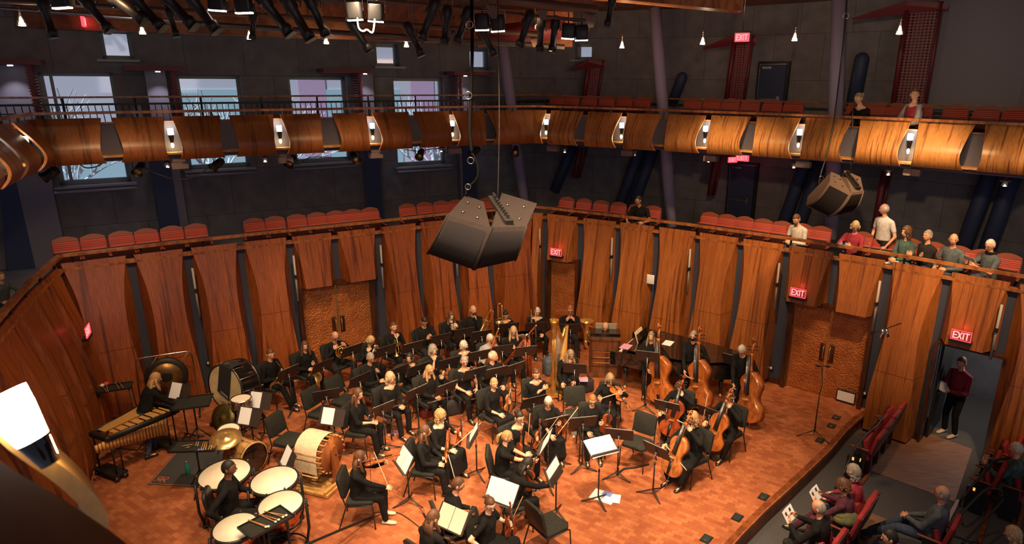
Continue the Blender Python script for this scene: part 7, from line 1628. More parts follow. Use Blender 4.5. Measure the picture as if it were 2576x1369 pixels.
# sticks tray on the mat
tray('stick_tray', P(492, 1123, .86), .74, .34, radians(4), 'tray table with drum sticks standing on the dark mat', .85)
for k, (x0, y0, x1, y1, m_) in enumerate(((457, 1123, 485, 1118, 'pine'), (459, 1130, 488, 1121, 'silver'), (492, 1122, 495, 1111, 'tan'), (497, 1123, 500, 1111, 'tan'), (505, 1132, 513, 1112, 'maple'), (511, 1133, 517, 1112, 'maple'), (517, 1132, 521, 1112, 'maple'), (524, 1131, 532, 1110, 'maple'), (530, 1131, 537, 1110, 'pine'))):
    p, q = P(x0, y0, .875), P(x1, y1, .875); b = mb(m_); b.tube([(0, 0, 0), q-p], .008, 6); o = b.build('drum_stick'); o.location = p; tag(o, 'drum stick on the tray over the dark mat, %s from the left' % ORD[k], 'drum stick', 'sticks on the tray over the mat')
b = mb('blue_print'); b.ball((0, 0, 0), (.022, .022, .018), 8, 6); b.ball((.05, 0, 0), (.022, .022, .018), 8, 6); o = b.build('mallet_head_pair'); o.location = P(500, 1132, .89); tag(o, 'two blue mallet heads on the tray over the mat', 'mallet')
# table by the percussionist
p = P(485, 1012, .95); tray('black_table', p, .62, .50, radians(18), 'empty dark tray table between percussionist and big bass drum', .94)
# dark drum mat
A, B, C, D, E5 = P(372, 1220, 0), P(452, 1128, 0), P(690, 1131, 0), P(652, 1190, 0), P(508, 1226, 0)
b = mb('mat_dark'); pts = [A, B, C, D, E5]; c0 = sum(pts, Vector())/5; b.prism([(q.x-c0.x, q.y-c0.y) for q in reversed(pts)], 0, .012); mo = b.build('drum_mat'); mo.location = (c0.x, c0.y, 0); tag(mo, 'dark percussion mat with thin orange border and logos', 'mat')
b = mb('mat_border')
for i in range(5):
    a, q = (pts[i]-c0)*.975, (pts[(i+1) % 5]-c0)*.975; b.box(((a.x+q.x)/2, (a.y+q.y)/2, .0135), ((q-a).length, .012, .002), rot=Matrix.Rotation(atan2(q.y-a.y, q.x-a.x), 3, 'Z'))
b.build('border', mo)
def rr_logo(px, py, ang, sc):
    q = P(px, py, .014)-c0; T = Matrix.Translation((q.x, q.y, .0145)) @ Matrix.Rotation(ang, 4, 'Z') @ Matrix.Scale(sc, 4); b = mb('logo_orange')
    for s in (-1, 1):
        b.tube([T @ Vector((s*.02, 0, 0)), T @ Vector((s*.02, .16, 0)), T @ Vector((s*.08, .16, 0)), T @ Vector((s*.11, .12, 0)), T @ Vector((s*.08, .08, 0)), T @ Vector((s*.02, .08, 0)), T @ Vector((s*.06, .06, 0)), T @ Vector((s*.12, 0, 0))], .012, 5, flat=.2)
    b.build('logo', mo)
rr_logo(400, 1212, -.15, .9); rr_logo(668, 1140, 0, .75)
# bass drum on its cradle
def drum(name, c, axis, R_, L, shell, head, label, cat, hoop='black', lugs=10, hx=(0, 0, 1)):
    T = frame_z(c, axis, hx); r = empty(name); r.matrix_world = T; tag(r, label, cat)
    b = mb(shell); b.tube([(0, 0, -L/2+.01), (0, 0, L/2-.01)], R_, 40, cap=False); b.build('shell', r)
    for s, hd in ((1, head[0]), (-1, head[1])):
        b = mb(hd); b.lathe([(0, s*(L/2+.003)), (R_*.985, s*L/2)], 40); b.build('drumhead', r)
        b = mb(hoop); b.lathe([(R_*.97, s*(L/2+.012)), (R_+.014, s*(L/2+.012)), (R_+.014, s*(L/2-.03)), (R_*.99, s*(L/2-.03))], 40); b.build('hoop', r)
    for k in range(lugs):
        a = 2*pi*k/lugs; b = mb('steel'); b.tube([(cos(a)*(R_+.02), sin(a)*(R_+.02), -L/2), (cos(a)*(R_+.02), sin(a)*(R_+.02), L/2)], .0045, 5); b.box((cos(a)*(R_+.01), sin(a)*(R_+.01), 0), (.03, .03, .04)); b.build('tension_rod', r)
    return r
bc = P(567, 975, .92); ax = Vector((-.42, -.90, .10)).normalized()
bc = bc-ax*.22; bd = drum('bass_drum', bc, ax, .47, .44, 'black_gloss', ('calfskin', 'calfskin'), 'big concert bass drum with cream head standing by the left wall', 'bass drum', 'dark_steel', 12)
T0 = bd.matrix_world.copy()
Ti = T0.inverted(); up_l = (Ti.to_3x3() @ Vector((0, 0, 1))); upl = Vector((up_l.x, up_l.y, 0)).normalized(); sd = Vector((-upl.y, upl.x, 0)); 
if (T0.to_3x3() @ sd).x < 0: sd = -sd
def bdT(u, v, w, s=1): p = sd*u+upl*v+Vector((0, 0, .22+w)); X = sd; Y = upl; Z = X.cross(Y); return Matrix(((X[0], Y[0], Z[0], p[0]), (X[1], Y[1], Z[1], p[1]), (X[2], Y[2], Z[2], p[2]), (0, 0, 0, 1)))
text_mesh('YAMAHA', .085, 'ink', 'lettering', bd, bdT(.02, -.34, .006))
r = empty('drum_cloth', bc, 0, 'black cloth with white brand lettering draped over the bass drum', 'cloth'); r.matrix_world = T0
b = mb('black_matte'); ol_ = [(-.10, .48), (.22, .44), (.12, -.26), (.04, -.22), (-.20, -.10), (-.18, -.02)]
b.add([sd*u+upl*v+Vector((0, 0, .245+.004*sin(9*u))) for u, v in ol_], [tuple(range(6))], False); b.add([sd*u+upl*v+Vector((0, 0, .252)) for u, v in ol_], [tuple(reversed(range(6)))], False)
b.add([sd*-.10+upl*.48+Vector((0, 0, .25)), sd*.22+upl*.44+Vector((0, 0, .25)), sd*.24+upl*.49+Vector((0, 0, .0)), sd*-.10+upl*.51+Vector((0, 0, .02))], [(0, 1, 2, 3)], False); b.build('cloth', r)
text_mesh('YAMAHA', .055, 'white_print', 'lettering', r, bdT(.0, -.14, .036) @ Matrix.Rotation(radians(-24), 4, 'Z'))
r2 = empty('drum_cradle', (bc.x, bc.y, 0), atan2(ax.y, ax.x), 'black wheeled cradle under the big bass drum', 'drum stand'); b = mb('black')
for s in (-1, 1):
    b.tube([(-.30, s*.40, .10), (.34, s*.40, .10)], .022, 6); b.tube([(0, s*.52, .9), (0, s*.52, .12), (0, s*.40, .10)], .020, 6)
    for t in (-1, 1): b.tube([(t*.30, s*.40, .10), (t*.16, s*.30, .46)], .016, 6)
b.tube([(-.3, -.4, .10), (-.3, .4, .10)], .018, 6); b.tube([(.34, -.4, .10), (.34, .4, .10)], .018, 6); b.build('frame', r2)
for s in (-1, 1):
    for t in (-1, 1): b = mb('dark_steel'); b.tube([(t*.32, s*.44-.012, .045), (t*.32, s*.44+.012, .045)], .045, 12); b.build('wheel', r2)
# snare drums, cymbals, kick drum
def snare(px, py, z, R_, dep, label, shell='steel', tilt=(0, 0, 1)):
    c = P(px, py, z); d = drum('snare_drum', c-Vector(tilt)*dep/2, tilt, R_, dep, shell, ('drumskin', 'drumskin'), label, 'snare drum', 'steel', 8, (1, 0, 0))
    r = empty('snare_stand', (c.x, c.y, 0), 0, 'stand under the '+label.split(' on ')[0], 'drum stand'); b = mb('dark_steel'); b.tube([(0, 0, .25), (0, 0, z-dep-.04)], .012, 8)
    for k in range(3): a = 2*pi*k/3+.3; b.tube([(0, 0, .34), (cos(a)*.26, sin(a)*.26, .01)], .009, 6); b.tube([(0, 0, z-dep-.05), (cos(a)*R_*.95, sin(a)*R_*.95, z-dep-.01)], .008, 6)
    b.build('tripod', r)
snare(606, 1003, .98, .178, .16, 'silver snare drum before the big bass drum on a stand'); snare(575, 1081, .90, .178, .15, 'wooden snare drum above the kick drum on a stand', 'maple', (.08, -.15, 1))
def cym(px, py, z, R_, nrm, label, m='cymbal_bronze', stand=True):
    c = P(px, py, z); r = empty('cymbal'); r.matrix_world = frame_z(c, nrm); tag(r, label, 'cymbal'); b = mb(m)
    b.lathe([(0, .03), (R_*.12, .026), (R_*.18, .012), (R_*.5, .004), (R_, -.012), (R_, -.015), (R_*.5, .0), (R_*.18, .008), (0, .026)], 40); b.build('plate', r)
    if stand:
        r = empty('cymbal_stand', (c.x, c.y, 0), .4, 'thin stand carrying the '+label.split(' above ')[0].split(' before ')[0], 'stand'); b = mb('dark_steel'); b.tube([(0, 0, .3), (0, 0, z)], .010, 8)
        for k in range(3): a = 2*pi*k/3; b.tube([(0, 0, .38), (cos(a)*.3, sin(a)*.3, .01)], .009, 6)
        b.build('tripod', r)
cym(560, 1052, .62, .27, (-.30, -.92, .45), 'front of two dark greenish cymbals before the big bass drum', 'cymbal_dark'); cym(590, 1040, .66, .25, (-.25, -.9, .5), 'rear of two dark greenish cymbals before the big bass drum', 'cymbal_dark', stand=False)
cym(567, 1103, .92, .26, (.10, -.28, 1), 'bright ride cymbal above the kick drum', 'brass')
kc = P(618, 1146, .30); ka = Vector((.86, -.42, .05)).normalized()
kd = drum('kick_drum', kc, ka, .28, .44, 'maple', ('black_gloss', 'drumskin'), 'maple kick drum lying on the dark mat with black front head', 'drum', 'maple', 8)
# hanging gong
g0, g1 = P(345, 1066, 0), P(503, 1036, 0)
gl = solve  # noqa
gA = on_plane(343, 905, (g0.x, g0.y), (g1.x, g1.y)); gB = on_plane(478, 881, (g0.x, g0.y), (g1.x, g1.y)); gC = on_plane(419, 948, (g0.x, g0.y), (g1.x, g1.y))
r = empty('gong_stand', (g0.x, g0.y, 0), 0, 'tall chrome tube frame holding the gong by the left wall', 'gong frame'); o_ = Vector((g0.x, g0.y, 0)); zt = (gA.z+gB.z)/2; d_ = (g1-g0).normalized()
b = mb('steel'); A_ = Vector((gA.x, gA.y, zt)); B_2 = Vector((gB.x, gB.y, zt)); b.tube([Vector((gA.x, gA.y, .03))-d_*.04-o_, A_-Vector((0, 0, .12))-o_-d_*.02, A_-Vector((0, 0, .03))-o_, A_+d_*.08-o_, B_2-d_*.08-o_, B_2-Vector((0, 0, .03))-o_, B_2-Vector((0, 0, .12))+d_*.02-o_, Vector((gB.x, gB.y, .03))+d_*.06-o_], .016, 8); b.build('tube_frame', r)
b = mb('black')
for q in (gA, gB): n_ = Vector((-d_.y, d_.x, 0)); b.tube([Vector((q.x, q.y, .03))+n_*.3-o_, Vector((q.x, q.y, .03))-n_*.3-o_], .02, 6)
b.build('foot', r)
r = empty('gong'); nG = Vector((d_.y, -d_.x, .05)); r.matrix_world = frame_z(gC, nG); tag(r, 'large dark rimmed bronze gong hanging in the chrome frame', 'gong'); RG = .40
b = mb('gong_rim'); b.lathe([(RG*.72, .012), (RG*.97, .010), (RG, -.01), (RG, -.06), (RG*.98, -.06), (RG*.97, -.004), (RG*.72, 0)], 40); b.build('rim', r)
b = mb('gong_bronze'); b.lathe([(RG*.28, .016), (RG*.73, .012), (RG*.73, 0), (RG*.28, 0)], 40); b.build('plate', r); b = mb('gong_rim'); b.lathe([(0, .020), (RG*.20, .019), (RG*.29, .015), (RG*.29, .0), (0, .0)], 30); b.build('boss', r)
b = mb('tan'); ri = r.matrix_world.inverted()
for s in (-1, 1): b.tube([ri @ (gC+d_*.28*s+Vector((0, 0, .24))), ri @ Vector(((gA+d_*.0).x+(d_.x*((gC-gA).length*.96+s*.28)), gA.y+d_.y*((gC-gA).length*.96+s*.28), zt-.02))], .006, 5)
b.build('cord', r)
# mallet keyboard
ma, mbp = P(262, 1092, .88), P(402, 1026, .88); dv = (mbp-ma); L = dv.length; rzm = atan2(dv.y, dv.x)
r = empty('vibraphone', (ma.x, ma.y, 0), rzm, 'long mallet keyboard instrument with golden bars by the left wall', 'mallet instrument')
for rowy, w0, w1, hz, skip in ((.13, .30, .17, .885, False), (-.13, .28, .16, .90, True)):
    pass
NB = 25
for k in range(NB):
    t = k/(NB-1); x = .06+(L-.12)*t; wl_ = .17+.17*t; b = mb('brass' if False else 'gong_bronze'); 
    b = mb('bar_gold'); b.box((x, .06+wl_/2, .885), ((L-.12)/NB*.82, wl_, .016)); b.build('bar', r)
    if k % 7 not in (2, 6): b = mb('bar_gold'); b.box((x+(L-.12)/NB/2, -.03-wl_*.42, .905), ((L-.12)/NB*.82, wl_*.84, .016)); b.build('bar', r)
b = mb('black'); b.loft([[Vector((x, y*w, z)) for y, z in ((-1, .80), (-1, .90), (-.94, .90), (-.94, .80))] for x, w in ((-.02, .20), (L+.05, .36))]); b.loft([[Vector((x, y*w, z)) for y, z in ((.94, .80), (.94, .89), (1, .89), (1, .80))] for x, w in ((-.02, .27), (L+.05, .46))])
b.rbox((-.06, .03, .855), (.10, .50, .10), .04); b.rbox((L+.09, .04, .855), (.10, .84, .10), .04); b.build('side_rail', r)
b = mb('bar_gold')
for k in range(22): x = L-.05-.06*k; h_ = .42-.014*k; b.tube([(x, -.16, .82-h_), (x, -.16, .83)], .024, 8)
b.build('resonator', r)
for x in (.0, L): b = mb('black'); b.tube([(x-.02, -.16, .82), (x-.02, -.16, .12)], .018, 6); b.tube([(x+.12, -.14, .82), (x+.12, -.14, .12)], .014, 6); b.tube([(x-.02, .3, .82), (x-.02, .3, .12)], .018, 6); b.box((x+.03, .07, .11), (.24, .56, .05)); b.build('leg', r)
b = mb('black'); b.tube([(.05, -.1, .60), (L*.5, .05, .25), (L, -.1, .60)], .012, 6); b.tube([(0, .07, .45), (L, .07, .45)], .012, 6); b.build('brace', r)
for x in (-.05, .1, L-.05, L+.1):
    for y in (-.2, .34): b = mb('dark_steel'); b.tube([(x, y-.015, .045), (x, y+.015, .045)], .045, 12); b.build('wheel', r)
# wind machine
wc = P(802, 1135, .62); wa = (P(838, 1140, .62)-P(770, 1125, .62)); wa.z = 0; wa.normalize(); r = empty('wind_machine'); r.matrix_world = frame_z((wc.x, wc.y, 0), (0, 0, 1), wa); tag(r, 'wooden wind machine with canvas draped over its drum on a wooden base', 'wind machine')
RW = .34; b = mb('oak_wheel')
for x in (-.24, .27): b.tube([(x-.012, 0, .62), (x+.012, 0, .62)], RW-.03, 36)
b.build('drum_disc', r)
for k in range(20): a = 2*pi*k/20; b = mb('pine'); b.box((0.015, cos(a)*(RW-.015), .62+sin(a)*(RW-.015)), (.56, .028, .022), rot=Matrix.Rotation(a, 3, 'X')); b.build('slat', r)
b = mb('canvas'); rings = [[Vector((x, cos(a)*(RW+.014), .62+sin(a)*(RW+.014))) for a in [radians(q) for q in range(-8, 150, 8)]]+([Vector((x, cos(radians(150))*(RW+.014)-.03, .62+sin(radians(150))*(RW+.014)-z)) for z in (.15, .30, .42)]) for x in (-.25, .20)]
n_ = len(rings[0]); b.add(rings[0]+rings[1], [(i, i+1, n_+i+1, n_+i) for i in range(n_-1)], True)
rings = [[Vector((x, y, z-.006)) for x, y, z in rg] for rg in rings]; b.build('canvas', r); b = mb('pine'); b.tube([(-.30, -RW-.04, .36), (.24, -RW-.04, .36)], .014, 8); b.build('canvas_batten', r)
b = mb('oak_wheel'); b.prism([(-.10, .08), (.10, .08), (.07, .60), (.07, .74), (.04, .79), (-.04, .79), (-.07, .74), (-.07, .60)], .31, .34, T=Matrix(((0, 0, 1, 0), (1, 0, 0, 0), (0, 1, 0, 0), (0, 0, 0, 1)))); b.build('upright', r); b = mb('oak_wheel'); b.prism([(-.10, .08), (.10, .08), (.07, .60), (.07, .70), (-.07, .70), (-.07, .60)], -.33, -.30, T=Matrix(((0, 0, 1, 0), (1, 0, 0, 0), (0, 1, 0, 0), (0, 0, 0, 1)))); b.build('upright', r)
b = mb('maple'); b.box((0, 0, .04), (.84, .80, .05)); b.box((.37, 0, .09), (.04, .80, .06)); b.box((-.37, 0, .09), (.04, .80, .06)); b.build('base_board', r); b = mb('dark_steel'); b.tube([(.34, 0, .62), (.42, 0, .62), (.42, .14, .55), (.50, .14, .55)], .010, 6); b.build('crank', r)

# ------------------------------------------------------------------ harp, keyboard, piano
hb = P(1392, 1000, 0); hx = Vector((.50, .866, 0)); r = empty('harp'); r.matrix_world = frame_z((hb.x, hb.y, 0), (0, 0, 1), hx); tag(r, 'golden concert harp with carved column in the middle of the stage', 'harp'); HS = 1.86
b = mb('harp_gold'); b.lathe([(0, .02), (.10, .02), (.11, .05), (.08, .10), (.085, .16), (.06, .20), (.065, .25), (.045, .30), (.050, .42), (.034, .46), (.036, .48), (.034, 1.42), (.050, 1.44), (.040, 1.47), (.055, 1.52), (.058, 1.62), (.050, 1.72), (.085, 1.80), (.095, 1.86), (.080, 1.85), (0, 1.84)], 18)
for k in range(10): a = 2*pi*k/10; b.ball((.085*cos(a), .085*sin(a), 1.865), .016, 6, 5)
for k in range(7): a = 2*pi*k/7; b.tube([(cos(a)*.034, sin(a)*.034, .48), (cos(a)*.034, sin(a)*.034, 1.42)], .006, 5)
b.build('column', r)
b = mb('harp_gold'); pts = bez((.03, 0, 1.76), (.16, 0, 1.66), (.24, 0, 1.42), 8)[:-1]+bez((.24, 0, 1.42), (.36, 0, 1.18), (.50, 0, 1.52), 8); b.tube(pts, [.055-.001*k for k in range(len(pts))], 8, flat=1.0); b.build('neck', r)
b = mb('harp_board'); n_ = 9; rg = []
for k in range(n_+1):
    t = k/n_; c = Vector((.50-.38*t*1.0, 0, 1.50-1.36*t)); w_ = .045+.20*t**1.1; rg.append([c+Vector((.02, -w_, 0)), c+Vector((.02, w_, 0)), c+Vector((.10+.05*t, w_*.75, .04)), c+Vector((.14+.09*t, 0, .05)), c+Vector((.10+.05*t, -w_*.75, .04))])
b.loft(rg); b.build('sound_box', r)
b = mb('harp_gold'); b.rbox((.10, 0, .09), (.34, .50, .11), .06)
for sx_ in (-.04, .24):
    for sy_ in (-.2, .2): b.ball((sx_, sy_, .035), (.05, .04, .035), 8, 6)
b.build('base', r); b = mb('ivory')
for k in range(30): t = (k+1)/31; i_ = t*(len(pts)-1); j_ = int(i_); a = pts[j_].lerp(pts[min(j_+1, len(pts)-1)], i_-j_); c = Vector((.12+.38*t*1.0, 0, .16+1.34*t)); b.tube([a, c], .0012, 4)
b.build('string', r)
# wooden keyboard (back towards the camera)
kl, kr = P(1480, 948, 0), P(1558, 951, 0); r = empty('celesta', (kl+kr)/2, atan2((kr-kl).y, (kr-kl).x), 'dark wooden upright keyboard cabinet seen from behind in front of the balding man', 'keyboard instrument'); Wc = (kr-kl).length
b = mb('celesta_wood'); b.box((0, .25, .52), (Wc, .50, 1.0)); b.box((0, .02, .99), (Wc+.04, .10, .05)); b.box((0, .02, .06), (Wc+.04, .10, .10)); b.build('cabinet', r)
b = mb('dark_wood'); 
for z in (.30, .50, .68): b.box((0, -.012, z), (Wc*.80, .015, .018))
for s in (-1, 1): b.box((s*Wc*.45, -.012, .52), (.05, .02, .84))
b.build('back_frame', r); b = mb('gold'); 
for k in range(3): b.box((0, -.008, .38+.14*k), (Wc*.78, .006, .02))
b.build('gilt_strip', r); b = mb('black_gloss'); b.box((0, .22, 1.06), (Wc-.04, .36, .10)); b.build('lid', r)
b = mb('cream_paper'); b.box((0, 0, 0), (.50, .006, .20)); o = b.build('sheet_music'); o.matrix_world = r.matrix_world @ Matrix.Translation((.02, .34, 1.18)) @ Matrix.Rotation(radians(20), 4, 'X') if False else Matrix.Translation(r.location) @ Matrix.Rotation(r.rotation_euler.z, 4, 'Z') @ Matrix.Translation((.02, .34, 1.19)) @ Matrix.Rotation(radians(25), 4, 'X'); tag(o, 'cream sheet standing on the dark wooden keyboard cabinet', 'sheet music')
# grand piano behind the basses
pk = P(1600, 858, .98); pt = P(1848, 908, .98); ax_ = (pt-pk); ax_.z = 0; ax_.normalize(); r = empty('grand_piano'); r.matrix_world = frame_z((pk.x, pk.y, 0), (0, 0, 1), ax_); tag(r, 'black grand piano with open keyboard behind the double basses', 'piano')
pol = [(-.05, -.72), (.35, -.74), (1.1, -.70), (1.8, -.55), (2.35, -.20), (2.45, .15), (2.3, .45), (1.6, .60), (.8, .72), (-.05, .74)]
b = mb('black_gloss'); b.prism(pol, .62, .96); b.build('case', r); b = mb('black_gloss'); b.prism([(x+.0, y) for x, y in pol if x > .3 or 1], 1.02, 1.04, T=Matrix.Translation((0, 0, 0))); b.prism([(.30, -.68), (.34, -.68), (.34, .68), (.30, .68)], .96, 1.10); b.build('lid', r)
b = mb('black_gloss'); b.prism([(-.34, -.72), (-.05, -.72), (-.05, .74), (-.34, .74)], .60, .74); b.prism([(-.34, -.74), (-.05, -.74), (-.05, -.64), (-.34, -.64)], .74, .92); b.prism([(-.34, .64), (-.05, .64), (-.05, .74), (-.34, .74)], .74, .92); b.build('key_bed', r)
b = mb('ivory'); b.box((-.24, 0, .75), (.15, 1.24, .02)); b.build('white_keys', r); b = mb('black')
for k in range(36): b.box((-.20, -.60+k*.0345, .766), (.09, .012, .012)) if k % 7 not in (2, 6) else None
b.build('black_keys', r); b = mb('black_gloss'); b.box((.16, 0, 1.16), (.02, .60, .22), rot=Matrix.Rotation(radians(-20), 3, 'Y')); b.build('music_desk', r)
for x, y in ((.0, -.60), (.0, .62), (2.05, .05)): b = mb('black_gloss'); b.tube([(x, y, .62), (x, y, .12)], [.07, .045], 8); lg = b.build('leg', r); b = mb('brass'); b.tube([(x, y-.02, .045), (x, y+.02, .045)], .045, 12); b.tube([(x, y, .12), (x, y, .05)], .02, 8); b.build('castor', lg)
b = mb('black_gloss'); b.tube([(.16, -.05, .6), (.16, -.05, .1)], .02, 6); b.tube([(.16, .05, .6), (.16, .05, .1)], .02, 6); b.build('pedal_lyre', r)
for (x, y, z, sx_, sy_, m_, lab, rt) in ((.10, -.05, 1.165, .30, .42, 'cream_paper', 'pale open score on the piano music desk', -20), (.75, .1, 1.045, .21, .30, 'paper', 'white sheet lying on the piano lid', 0), (-.02, -.58, 1.045, .22, .30, 'pink_print', 'colourful magazine on the left end of the piano', 0)):
    b = mb(m_); b.box((0, 0, 0), (sx_ if rt == 0 else .02, sy_, .006 if rt == 0 else .28), rot=Matrix.Rotation(radians(rt), 3, 'Y')); o = b.build('sheet_music'); o.matrix_world = Matrix.Translation((pk.x, pk.y, 0)) @ Matrix.Rotation(atan2(ax_.y, ax_.x), 4, 'Z') @ Matrix.Translation((x, y, z)); tag(o, lab, 'sheet music')
# ------------------------------------------------------------------ small things on the stage
def bottle(px, py, m, cap, h, R_, label):
    p = P(px, py, 0); r = empty('bottle', p, 0, label, 'bottle'); b = mb(m); b.lathe([(R_, .0), (R_, h*.72), (R_*.45, h*.86), (R_*.4, h*.9), (0, h*.9)], 14); b.build('body', r); b = mb(cap); b.lathe([(R_*.5, h*.88), (R_*.5, h), (0, h)], 12); b.build('cap', r)
bottle(474, 1194, 'bottle_green', 'steel', .28, .040, 'teal green drinking bottle standing on the dark mat'); bottle(978, 1090, 'black', 'steel', .26, .036, 'black drinking bottle beside the stand of the flutist in profile')
bottle(1407, 1145, 'clear_plastic', 'paper', .22, .032, 'clear plastic water bottle by the stand of the white haired violist'); bottle(1343, 1125, 'clear_plastic', 'paper', .22, .032, 'clear plastic water bottle under the violist before the centre stands'); bottle(1443, 1122, 'clear_plastic', 'paper', .22, .032, 'clear plastic water bottle left of the short haired violist')
def bagm(px, py, sz, m, label, name='bag', strap=True):
    p = P(px, py, 0); r = empty(name, p, .5, label, 'bag'); b = mb(m); b.rbox((0, 0, sz[2]/2), sz, .07, 4); b.ball((0, 0, sz[2]*.9), (sz[0]*.42, sz[1]*.42, sz[2]*.25), 12, 8); b.build('bag_body', r)
    if strap: b = mb('black'); b.tube([(-sz[0]*.3, 0, sz[2]*.9), (-sz[0]*.15, 0, sz[2]*1.35), (sz[0]*.15, 0, sz[2]*1.35), (sz[0]*.3, 0, sz[2]*.9)], .010, 6); b.build('strap', r)
bagm(1143, 1040, (.40, .22, .30), 'bag', 'black bag on the floor below the long blonde flutist'); bagm(1074, 1048, (.28, .2, .2), 'red_leather', 'dark red bag on the floor between two flutists'); bagm(1385, 940, (.36, .30, .42), 'slate_cloth', 'dark grey backpack on the floor left of the harp', 'backpack'); bagm(1470, 985, (.42, .24, .30), 'bag', 'black bag with pink magazine beside the harpist')
b = mb('pink_print'); b.box((0, 0, 0), (.20, .15, .004), rot=Matrix.Rotation(.3, 3, 'X')); o = b.build('magazine'); o.location = P(1468, 955, .40); tag(o, 'pink magazine on the black bag beside the harpist', 'magazine')
def papers(px, py, sx_, sy_, rz, m, label, z=0, name='papers'): b = mb(m); b.box((0, 0, .004), (sx_, sy_, .008)); o = b.build(name); o.location = P(px, py, z); o.rotation_euler = (0, 0, rz); return tag(o, label, 'paper')
papers(1518, 1250, .42, .30, -.5, 'paper', 'loose white score lying on the floor by the conductor stand'); papers(1537, 1254, .32, .24, -.2, 'paper', 'second white score overlapping on the floor by the conductor stand', .009); papers(1528, 1243, .16, .12, -.5, 'blue_print', 'blue printed leaflet under the scores on the floor', .018)
papers(990, 1090, .24, .18, .3, 'pink_print', 'folded leaflet on the floor beside the black bottle'); papers(1815, 1152, .26, .18, .2, 'olive_cloth', 'yellowish cloth on the floor beside the cellist with tie', name='cloth'); papers(1448, 1090, .16, .12, .3, 'paper', 'small white paper on the floor left of the short haired violist')
fl = lambda L_: [P(x, y, .015) for x, y in L_]
cable(fl([(1553, 1195), (1570, 1180), (1600, 1176), (1632, 1168)]), .020, 'strap', 'black strap lying on the floor between two stands', cat='strap')
cable([P(760, 1375, .5), P(830, 1345, .35), P(885, 1322, .2), P(940, 1300, .05)], .022, 'boom_pole', 'thick black boom pole at the bottom, left of the leftmost violinist', cat='pole')
cable([P(938, 1298, .06), P(934, 1230, .7), P(930, 1140, 1.4)], .004, 'wire', 'thin wire rising from the end of the black boom pole', cat='wire')
cable(fl([(940, 1300), (1000, 1290), (1060, 1330)]), .006, 'cable', 'thin cable on the floor near the bottom edge')
# microphone stand
p = P(2047, 1098, 0); r = empty('microphone_stand', p, .4, 'black microphone stand alone at the right of the stage', 'microphone stand'); hm = 1.55; b = mb('black'); b.tube([(0, 0, .08), (0, 0, .95)], .012, 8); b.tube([(0, 0, .9), (.06, .02, 1.15), (-.04, .0, hm)], .008, 6); b.build('pole', r)
b = mb('black')
for k in range(3): a = 2*pi*k/3+.7; b.tube([(0, 0, .14), (cos(a)*.36, sin(a)*.36, .015)], .010, 6)
b.build('leg', r); b = mb('black'); b.tube([(-.16, 0, hm+.03), (.08, 0, hm-.02)], .008, 6); b.tube([(-.20, 0, hm+.045), (-.10, 0, hm+.01)], .018, 8); b.tube([(.06, 0, hm-.015), (.16, 0, hm-.04)], .018, 8); b.build('microphone', r)
for k, (x, y) in enumerate(((2104, 1051), (2092, 1072), (2063, 1109), (1921, 1251), (1855, 1303), (1777, 1357))):
    q = P(x, y, 0); r = empty('floor_socket', q, .9, 'small dark socket box in the stage floor near its edge, %s from the far end' % ORD[k], 'floor socket', 'floor sockets along the stage edge'); b = mb('black'); b.box((0, 0, .006), (.20, .15, .012)); b.build('cover', r); b = mb('socket_green'); b.box((0, 0, .014), (.16, .11, .006)); b.build('lid', r); b = mb('steel'); b.box((-.05, 0, .018), (.05, .04, .004)); b.build('label_plate', r)
# white things on the walls and vents along the wall foot
s = sx(1641, 2.0); q = RP.at(s)+RP.nrm(s)*.12; b = mb('paper'); b.rbox((0, 0, 0), (.20, .05, .24), .02); o = b.build('wall_box'); o.location = (q.x, q.y, 2.02); u = RP.nrm(s); o.rotation_euler = (0, 0, atan2(u.y, u.x)+pi/2); tag(o, 'white rounded wall box between two right wood panels', 'wall box')
for k, (x, z_) in enumerate(((1939, .35), (2174, .35), (2457, .05), (525, .7))):
    s = d_x[1]+.14 if k == 2 else sx(x, z_); q = RP.at(s)+RP.nrm(s)*-.02; u = RP.nrm(s); b = mb('black'); b.lathe([(0, 0), (.055, 0), (.055, .02), (0, .02)], 16, T=frame_z((0, 0, 0), (u.x, u.y, 0))); b.use('paper').lathe([(0, .02), (.035, .02), (.035, .028), (0, .028)], 16, T=frame_z((0, 0, 0), (u.x, u.y, 0))); o = b.build('wall_button'); o.location = (q.x, q.y, z_); tag(o, ['small round wall button left of the right double doors', 'small round wall button right of the right double doors', 'small round wall button right of the open doorway', 'small round wall button behind the bass drum'][k], 'button')
for k, (x0, x1) in enumerate(((520, 760), (975, 1010), (1215, 1250), (1290, 1350), (1580, 1610), (1905, 1935))):
    a, c = ALL.find(x0, 0, SA), ALL.find(x1, 0, SA); pth = ALL.sub(a, c).off(-.42); b = mb('cream_plate'); ribbon(b, pth, [(.0, .001), (.0, .006), (-.22, .006), (-.22, .001)]); o = b.build('floor_vent'); tag(o, 'pale floor vent strip along the stage wall, %s from the left' % ORD[k], 'vent', 'floor vents along the stage wall')
q = P(2123, 995, .20); s = sx(2130, .3); q = RP.at(s)+RP.nrm(s)*.0; u = RP.nrm(s); b = mb('black'); b.box((0, 0, 0), (.40, .02, .26)); b.use('paper').box((0, -.012, 0), (.36, .006, .22)); o = b.build('notice_board'); o.location = (q.x, q.y, .16); o.rotation_euler = (0, 0, atan2(u.y, u.x)+pi/2); tag(o, 'white framed notice at the foot of the right double doors', 'notice')
